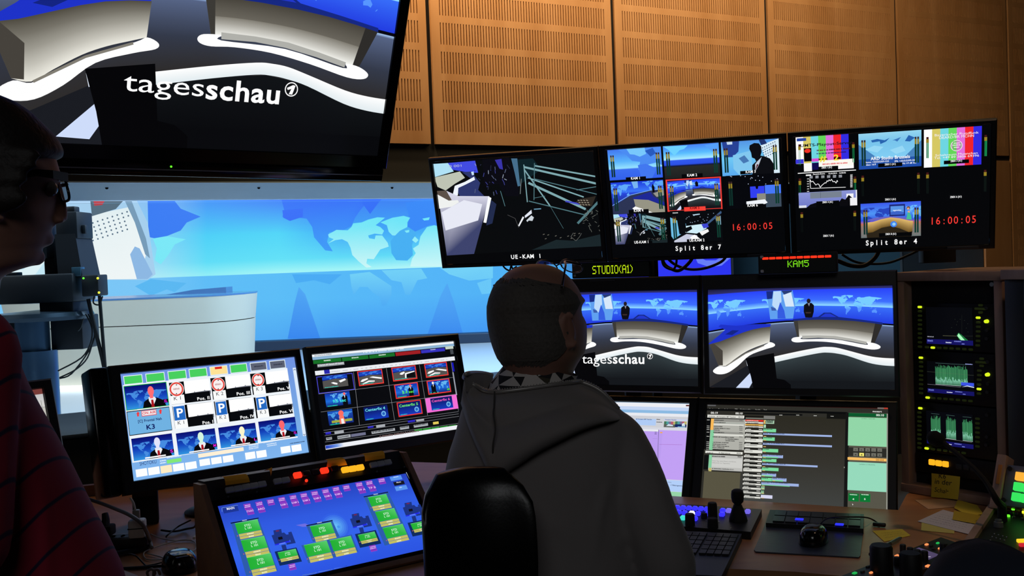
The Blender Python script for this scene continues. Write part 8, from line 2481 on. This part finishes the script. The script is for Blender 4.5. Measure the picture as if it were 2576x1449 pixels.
# trousers and shoes
g = MB()
for s_ in (-1, 1):
    h_, kn, an = LEG[s_]
    limb(g, [h_, h_.lerp(kn, 0.5), kn], [0.098, 0.086, 0.068])
    limb(g, [kn, kn.lerp(an, 0.35), an + Vector((0, 0, 0.02))], [0.068, 0.064, 0.056])
g.ball(hips, (0.17, 0.15, 0.10), 18, 10)
link_mesh('trousers', remeshed(g, 0.009, 5), JEANS, man, angle=2)
for s_ in (-1, 1):
    an = LEG[s_][2]
    g = MB(); limb(g, [an + Vector((0, 0, -0.055)) - FDM * 0.03, an + FDM * 0.10 + Vector((0, 0, -0.06)), an + FDM * 0.19 + Vector((0, 0, -0.066))], [0.044, 0.044, 0.034])
    link_mesh('shoe', remeshed(g, 0.008, 3), SHOE, man, angle=2)

# glasses pushed up on his head
gl_ = thing('glasses', 'thin metal glasses pushed up on the bald head of the seated man', 'glasses', at(1370, 662, SD))
GFR = mat('glasses_metal', '6a5c50', 0.25, 0.9)
LENS = bpy.data.materials.new('lens_glass'); LENS.use_nodes = True
nt = LENS.node_tree; nt.nodes.clear()
o1 = nt.nodes.new('ShaderNodeOutputMaterial'); mx = nt.nodes.new('ShaderNodeMixShader'); t1 = nt.nodes.new('ShaderNodeBsdfTransparent'); g1 = nt.nodes.new('ShaderNodeBsdfGlossy')
g1.inputs['Roughness'].default_value = 0.02; mx.inputs[0].default_value = 0.15
nt.links.new(t1.outputs[0], mx.inputs[1]); nt.links.new(g1.outputs[0], mx.inputs[2]); nt.links.new(mx.outputs[0], o1.inputs[0])
tc_h, ta_h, tb_h = head_ring(668)
topc = at(1352, 660, SD) + FDM * 0.062 + Vector((0, 0, -0.012))
lz_ = (FDM * 0.75 + Vector((0, 0, 0.66))).normalized()
lx_ = RDM
ly_ = lz_.cross(lx_).normalized()
def lens_ring(cx, r0, r1, n=24): return [topc + lx_ * (cx + r0 * math.cos(t)) + ly_ * (r1 * math.sin(t)) + Vector((0, 0, 0.002)) for t in [2 * math.pi * i / n for i in range(n)]]
for s_ in (-1, 1):
    g = MB(); g.tube(lens_ring(s_ * 0.034, 0.027, 0.018) + [lens_ring(s_ * 0.034, 0.027, 0.018)[0]], 0.0014, 6, 1); g.build('rim', GFR, gl_, angle=2)
    g = MB(); rr = lens_ring(s_ * 0.034, 0.0265, 0.0175); g.loft([rr, [p + lz_ * 0.0012 for p in rr]]); g.build('lens', LENS, gl_, smooth=False)
g = MB(); g.tube([topc - lx_ * 0.008 + Vector((0, 0, 0.003)), topc + lz_ * 0.004 + Vector((0, 0, 0.004)), topc + lx_ * 0.008 + Vector((0, 0, 0.003))], 0.0014, 6, 3); g.build('bridge', GFR, gl_, angle=2)
g = MB(); g.tube([topc + lx_ * 0.061 + Vector((0, 0, 0.003)), at(1423, 658, SD - 0.02), at(1423, 667, SD - 0.05), at(1419, 690, SD - 0.078), at(1413, 724, SD - 0.092)], [0.0018, 0.0022, 0.0022, 0.002, 0.0024], 8, 4); g.build('temple_arm', GFR, gl_, angle=2)
lp_ = head_ring(700)
g = MB(); g.tube([topc - lx_ * 0.061 + Vector((0, 0, 0.003)), topc - lx_ * 0.075 - FDM * 0.02 - Vector((0, 0, 0.004)), lp_[0] - RDM * (lp_[2] + 0.004) - FDM * 0.01, lp_[0] - RDM * (lp_[2] + 0.006) - FDM * 0.05 - Vector((0, 0, 0.012))], 0.002, 8, 4); g.build('temple_arm', GFR, gl_, angle=2)

# ---- his chair
CHB = mat('chair_black', '060607', 0.35, bump=0.1, scale=200)
def office_chair(label, bx0, bx1, top, bot, d, yaw, m, seat_c, back_tilt=0.08, thick=0.05, crown=0.0):
    """back spans pixels bx0..bx1, top..bot at distance d"""
    t = thing('office_chair', label, 'chair', (seat_c.x, seat_c.y, 0))
    a_, b_ = at(bx0, top, d), at(bx1, top, d)
    W_ = (b_.x - a_.x) / math.cos(yaw)
    H_ = a_.z - at(bx0, bot, d).z
    c_ = (a_ + b_) / 2
    fr = Frame((c_.x, c_.y, max(a_.z, b_.z)), yaw, back_tilt)
    g = MB(fr.M)
    rings = []
    for k in range(11):
        z = -H_ * k / 10
        e_ = min(1.0, 0.62 + 0.38 * math.sqrt(min(1, k / 2.2)))
        w = W_ / 2 * e_
        y0_ = 0.02 * math.sin(math.pi * k / 10)
        pts = []
        for i in range(24):
            tt_ = 2 * math.pi * i / 24
            cx, sy = math.cos(tt_), math.sin(tt_)
            cx, sy = math.copysign(abs(cx) ** 0.55, cx), math.copysign(abs(sy) ** 0.7, sy)
            x = w * cx
            th_ = thick / 2 * (1.0 if 0 < k < 10 else 0.5)
            pts.append((x, th_ * sy - 0.05 * (x / (W_ / 2)) ** 2 - y0_, z - crown * (x / (W_ / 2)) ** 2 * max(0, 1 - k / 4)))
        rings.append(pts)
    g.loft(rings)
    g.build('backrest', m, t, angle=1.0)
    g = MB()
    bq = fr.p(0, 0.03, -H_ * 0.9)
    g.tube([bq, Vector((bq.x, bq.y, 0.55)), Vector(((bq.x + seat_c.x) / 2, (bq.y + seat_c.y) / 2, 0.405)), Vector((seat_c.x, seat_c.y, 0.405))], 0.018, 10, 4)
    g.build('back_support', BLACKM, t, angle=2)
    g = MB(Matrix.Translation((seat_c.x, seat_c.y, 0.415)) @ Matrix.Rotation(yaw, 4, 'Z'))
    g.box((0, 0, 0.0225), (0.46, 0.44, 0.045), 0.02, 3)
    g.build('seat', m, t)
    g = MB(Matrix.Translation((seat_c.x, seat_c.y, 0))); g.lathe([(0.025, 0.09), (0.025, 0.25), (0.018, 0.25), (0.018, 0.41)]); g.build('gas_column', BLACKM, t)
    for k in range(5):
        an_ = yaw + 2 * math.pi * k / 5
        e0 = Vector((seat_c.x, seat_c.y, 0.1)); e1 = Vector((seat_c.x + 0.28 * math.cos(an_), seat_c.y + 0.28 * math.sin(an_), 0.075))
        g = MB(); g.tube([e0, e1], [0.022, 0.014], 8, 1); lg = g.build('leg', BLACKM, t)
        g = MB(); g.cyl((e1.x - 0.012, e1.y, 0.029), (e1.x + 0.012, e1.y, 0.029), 0.028, 0.028, 14); g.build('caster', BLACKM, lg)
    return t
office_chair('black office chair under the man in the grey hoodie', 1040, 1312, 1182, 1560, 1.74, 0.30, CHB, Vector((hips.x, SD + 0.02, 0)), 0.02, 0.05, 0.008)
office_chair('dark navy office chair cut off at the lower right corner', 2296, 2640, 1366, 1720, 1.62, -0.2, mat('chair_navy', '2a3040', 0.9, bump=0.3, scale=400), Vector((0.85, 1.42, 0)), 0.1, 0.09, 0.06)

# ---- standing man at the left edge, in profile
ND = 1.36
NYAW, NREL = 0.62, 0.18
FDN = Vector((math.cos(NYAW), math.sin(NYAW), 0))
RDN = Vector((FDN.y, -FDN.x, 0))            # his right side, towards the camera
PXN = ND / FPX / 1.10
NY = [236, 245, 270, 300, 340, 380, 420, 443, 462, 490, 530, 565, 583, 592, 600, 607, 616, 628, 646, 660, 672, 683, 700, 760, 820]
NF = [-30, 12, 52, 86, 116, 134, 147, 152, 146, 141, 136, 132, 131, 125, 118, 121, 118, 104, 106, 101, 84, 40, 2, -4, -6]
NB = [-110, -150, -190, -212, -224, -228, -226, -222, -216, -208, -196, -184, -178, -174, -170, -166, -160, -152, -142, -136, -132, -128, -128, -150, -185]
NBR = [0.03, 0.045, 0.062, 0.071, 0.076, 0.078, 0.078, 0.077, 0.076, 0.075, 0.073, 0.070, 0.068, 0.066, 0.065, 0.064, 0.062, 0.060, 0.058, 0.057, 0.056, 0.056, 0.057, 0.062, 0.095]
AX0 = at(-40, 500, ND)
def npt(px, py, side=0.0):
    """point of his middle plane seen at a pixel, shifted to his right by side"""
    return onplane(px, py, AX0, RDN) + RDN * side
def span(f, b, y):
    p, q = npt(f, y), npt(b, y)
    return (p + q) / 2, (p - q).length / 2
def nring(y, grow=0.0):
    c, a = span(catm(NY, NF, y), catm(NY, NB, y), y)
    return c, a + grow, catm(NY, NBR, y) + grow
guy = thing('person', 'standing man in dark red striped shirt and black glasses, facing right at left edge', 'person', (npt(-60, 900).x, npt(-60, 900).y, 0))
g = MB()
g.loft([ring(nring(y)[0], FDN, nring(y)[1], nring(y)[2], 36, 0.0 if y < 330 else min(0.30, (y - 330) / 500.0)) for y in range(238, 822, 6)][::-1])
g.tube([npt(138, 452), npt(145, 482), npt(153, 518), npt(157, 546)], [0.007, 0.008, 0.0085, 0.008], 10, 4)
g.ball(npt(157, 549), (0.0082, 0.0082, 0.0068), 12, 8)
for s_ in (-1, 1):
    g.ball(npt(143, 555, 0.009 * s_), (0.010, 0.007, 0.0065), 10, 8)
    g.ball(npt(124, 443, 0.026 * s_), (0.012, 0.018, 0.006), 12, 8)      # brow
g.ball(npt(113, 598), (0.012, 0.02, 0.0055), 12, 8); g.ball(npt(110, 611), (0.012, 0.018, 0.0055), 12, 8)
g.ball(npt(88, 648), (0.014, 0.018, 0.012), 12, 8)
# near ear (outside the picture) and far ear
for s_ in (-1, 1):
    q = npt(-35, 500, 0.080 * s_)
    g.tube([q + FDN * 0.012 + Vector((0, 0, 0.02)), q + Vector((0, 0, 0.032)), q - FDN * 0.014 + Vector((0, 0, 0.01)), q - FDN * 0.006 - Vector((0, 0, 0.026)), q + FDN * 0.008 - Vector((0, 0, 0.03))], 0.0055, 8, 4)
# trunk inside the shirt, arms, hands, legs
SY = [790, 812, 850, 900, 930, 960, 985, 1060, 1150, 1235, 1300, 1370, 1449, 1600, 1800, 2000, 2150]
SR = [-16, 0, 12, 28, 40, 50, 60, 102, 150, 190, 220, 255, 290, 318, 320, 300, 280]
SLf = [-150, -195, -245, -290, -310, -322, -330, -340, -330, -310, -290, -265, -240, -215, -210, -215, -225]
SBR = [0.075, 0.115, 0.17, 0.195, 0.205, 0.21, 0.212, 0.21, 0.20, 0.19, 0.185, 0.182, 0.18, 0.18, 0.18, 0.18, 0.17]
def sring(y, sh=0.0, n=36):
    f, b, br = catm(SY, SR, y), catm(SY, SLf, y), catm(SY, SBR, y)
    c, a = span(f, b, y)
    return ring(c, FDN, a - sh, br - sh, n, 0.0, 0.9)
sys_ = [822, 850, 900, 960, 1020, 1080, 1150, 1235, 1300, 1370, 1449, 1520, 1600, 1700, 1800, 1900, 2000, 2150]
g.loft([sring(y, 0.016) for y in sys_][::-1])
nh = npt(20, 2150)
hipz = nh.z
for s_ in (-1, 1):
    sh_ = npt(-150, 880, 0.185 * s_)
    el = sh_ + Vector((0, 0, -0.29)) + RDN * 0.03 * s_ - FDN * 0.02
    wr = el + Vector((0, 0, -0.24)) + FDN * 0.09
    limb(g, [sh_, sh_.lerp(el, 0.5), el], [0.05, 0.046, 0.040])
    limb(g, [el, el.lerp(wr, 0.4), wr], [0.040, 0.037, 0.026])
    hand(g, wr, Vector((0, 0, -1)) + FDN * 0.15, RDN * -s_, 1.0, 0.35, 1 if s_ < 0 else -1)
    hp = Vector((nh.x, nh.y, hipz)) + RDN * 0.09 * s_ - FDN * 0.03
    kn = Vector((hp.x, hp.y, 0.50)) + FDN * 0.02
    an = Vector((kn.x, kn.y, 0.09)) - FDN * 0.03
    limb(g, [hp, hp.lerp(kn, 0.5), kn], [0.08, 0.07, 0.052])
    limb(g, [kn, kn.lerp(an, 0.35), an], [0.052, 0.052, 0.038])
    limb(g, [an + Vector((0, 0, -0.045)), an + FDN * 0.16 + Vector((0, 0, -0.06))], [0.036, 0.027])
link_mesh('body', remeshed(g, 0.0042, 7), SKIN, guy, angle=2)
# hair with fringe and sideburn
g = MB()
HYN = [236, 257, 281, 311, 338, 358, 378, 392, 399, 407, 416, 424, 436]
HFN = [-14, 42, 79, 110, 138, 151, 159, 158, 144, 118, 102, 92, 80]
rings = []
for y in range(232, 438, 4):
    c, a, b = nring(max(y, 237), 0.010)
    f0, bk0 = catm(NY, NF, y) , catm(NY, NB, y) - 12
    hf = catm(HYN, HFN, y)
    cc, a = span(hf, bk0, y)
    if y < 238: a *= 0.5
    rings.append(ring(cc, FDN, a, b * (0.8 if y < 240 else 1), 36, 0.12))
g.loft(rings[::-1])
for s_ in (-1, 1):
    # hair over temple, sideburn and back of head
    for (x0, x1, y0_, y1_) in ((-200, 92, 378, 436), (-200, 84, 415, 452), (-205, 62, 445, 485), (-200, 58, 475, 545)):
        p = npt((x0 + x1) / 2, (y0_ + y1_) / 2, 0.065 * s_)
        g.ball(p, ((x1 - x0) / 2 * PXN * 1.02, 0.016, (y1_ - y0_) / 2 * PXN * 1.3), 16, 10)
g.ball(npt(-160, 480), (0.055, 0.066, 0.075), 16, 10)
g.ball(npt(-150, 560), (0.035, 0.052, 0.06), 16, 10)
hr = link_mesh('hair', remeshed(g, 0.0045, 4), HAIRB, guy, angle=2)
# short beard shadow left out; striped shirt
SHIRT = bpy.data.materials.new('red_striped_cloth'); SHIRT.use_nodes = True
nt = SHIRT.node_tree; b = nt.nodes['Principled BSDF']; b.inputs['Roughness'].default_value = 0.9
tcn = nt.nodes.new('ShaderNodeTexCoord'); mp = nt.nodes.new('ShaderNodeMapping'); mp.inputs['Rotation'].default_value = (0, math.radians(48), 0)
wv = nt.nodes.new('ShaderNodeTexWave'); wv.wave_type = 'BANDS'; wv.bands_direction = 'Z'; wv.inputs['Scale'].default_value = 8.2; wv.inputs['Distortion'].default_value = 0.35; wv.inputs['Detail'].default_value = 1.0; wv.inputs['Detail Scale'].default_value = 0.4
rp_ = nt.nodes.new('ShaderNodeValToRGB'); rp_.color_ramp.elements[0].position = 0.955; rp_.color_ramp.elements[0].color = rgb('a01c38'); rp_.color_ramp.elements[1].position = 0.99; rp_.color_ramp.elements[1].color = rgb('2a1c40')
nt.links.new(tcn.outputs['Object'], mp.inputs['Vector']); nt.links.new(mp.outputs['Vector'], wv.inputs['Vector']); nt.links.new(wv.outputs['Fac'], rp_.inputs['Fac']); nt.links.new(rp_.outputs['Color'], b.inputs['Base Color'])
g = MB()
g.loft([sring(y) for y in [796, 812, 830] + sys_[1:]][::-1])
for s_ in (-1, 1):
    sh_ = npt(-150, 880, 0.185 * s_)
    el = sh_ + Vector((0, 0, -0.29)) + RDN * 0.03 * s_ - FDN * 0.02
    limb(g, [sh_, sh_.lerp(el, 0.4), sh_.lerp(el, 0.72)], [0.068, 0.062, 0.058])
for pts, r in (([(20, 980), (60, 1080), (90, 1200), (110, 1330), (120, 1449)], 0.010), ([(-10, 1000), (20, 1120), (40, 1300), (50, 1449)], 0.012), ([(100, 1150), (140, 1240), (170, 1330), (200, 1449)], 0.007)):
    P_ = []
    for x, y in pts:
        f, bb, br = catm(SY, SR, y), catm(SY, SLf, y), catm(SY, SBR, y)
        u = max(-0.98, min(0.98, (x - (f + bb) / 2) / ((f - bb) / 2)))
        P_.append(npt(x, y, br * math.sqrt(1 - u * u) - 0.002))
    g.tube(P_, [r * 0.4] + [r] * (len(P_) - 2) + [r * 0.6], 8, 4)
link_mesh('shirt', remeshed(g, 0.007, 6), SHIRT, guy, angle=2)
g = MB()
for s_ in (-1, 1):
    hp = Vector((nh.x, nh.y, hipz)) + RDN * 0.09 * s_ - FDN * 0.03
    kn = Vector((hp.x, hp.y, 0.50)) + FDN * 0.02
    an = Vector((kn.x, kn.y, 0.09)) - FDN * 0.03
    limb(g, [hp + Vector((0, 0, 0.04)), hp.lerp(kn, 0.5), kn], [0.10, 0.088, 0.068])
    limb(g, [kn, kn.lerp(an, 0.4), an + Vector((0, 0, 0.01))], [0.068, 0.066, 0.058])
link_mesh('trousers', remeshed(g, 0.009, 5), JEANS, guy, angle=2)
for s_ in (-1, 1):
    hp = Vector((nh.x, nh.y, hipz)) + RDN * 0.09 * s_ - FDN * 0.03
    an = Vector((hp.x, hp.y, 0.09)) + FDN * -0.01
    g = MB(); limb(g, [an + Vector((0, 0, -0.044)) - FDN * 0.03, an + FDN * 0.10 + Vector((0, 0, -0.046)), an + FDN * 0.19 + Vector((0, 0, -0.054))], [0.044, 0.044, 0.034])
    link_mesh('shoe', remeshed(g, 0.008, 3), SHOE, guy, angle=2)
# eyes
for s_ in (-1, 1):
    g = MB(); g.ball(npt(112, 479, 0.030 * s_), 0.0115, 16, 10); g.build('eye', mat('eye_white', '7c7672', 0.2), guy, angle=2)
# his glasses
gn = thing('glasses', 'black rimmed glasses worn by the standing man at left', 'glasses', npt(150, 480))
GBK = mat('glasses_black', '070708', 0.25)
lensc = npt(152, 482)
gx, gz = RDN, Vector((0, 0, 1)) * 0.98 - FDN * 0.18
for s_ in (-1, 1):
    c = lensc + gx * 0.0365 * s_ - FDN * (0.004 if s_ else 0)
    def sq(r0, r1, n=28): 
        return [c + gx * (r0 * math.copysign(abs(math.cos(t)) ** 0.5, math.cos(t))) + gz * (r1 * math.copysign(abs(math.sin(t)) ** 0.5, math.sin(t))) for t in [2 * math.pi * i / n for i in range(n)]]
    g = MB(); r_ = sq(0.027, 0.0165); g.tube(r_ + [r_[0]], 0.0020, 6, 1)
    g.tube([c + gx * -0.028 + gz * 0.0165, c + gz * 0.018, c + gx * 0.028 + gz * 0.0165], 0.0038, 8, 2); g.build('rim', GBK, gn, angle=2)
    g = MB(); r_ = sq(0.026, 0.0155); g.loft([r_, [p + FDN * 0.0015 for p in r_]]); g.build('lens', LENS, gn, smooth=False)
    hinge = c + gx * 0.031 * s_ + gz * 0.014
    e_ = npt(-30, 470, 0.0905 * s_)
    h2 = npt(60, 449, 0.0885 * s_)
    g = MB()
    up_ = Vector((0, 0, 1))
    rr = []
    for p, hgt in ((hinge + FDN * 0.003, 0.0062), (hinge.lerp(h2, 0.5) + RDN * s_ * 0.010, 0.0054), (h2, 0.0044), (e_, 0.003), (e_ - FDN * 0.03 - Vector((0, 0, 0.02)), 0.003)):
        w_ = RDN * 0.0016
        rr.append([p + up_ * hgt - w_, p + up_ * hgt + w_, p - up_ * hgt + w_, p - up_ * hgt - w_])
    g.loft(rr); g.build('temple_arm', GBK, gn)
g = MB(); g.tube([lensc - gx * 0.010 + gz * 0.009 + FDN * 0.003, lensc + FDN * 0.011 + gz * 0.010, lensc + gx * 0.010 + gz * 0.009 + FDN * 0.003], 0.0025, 6, 3); g.build('bridge', GBK, gn, angle=2)
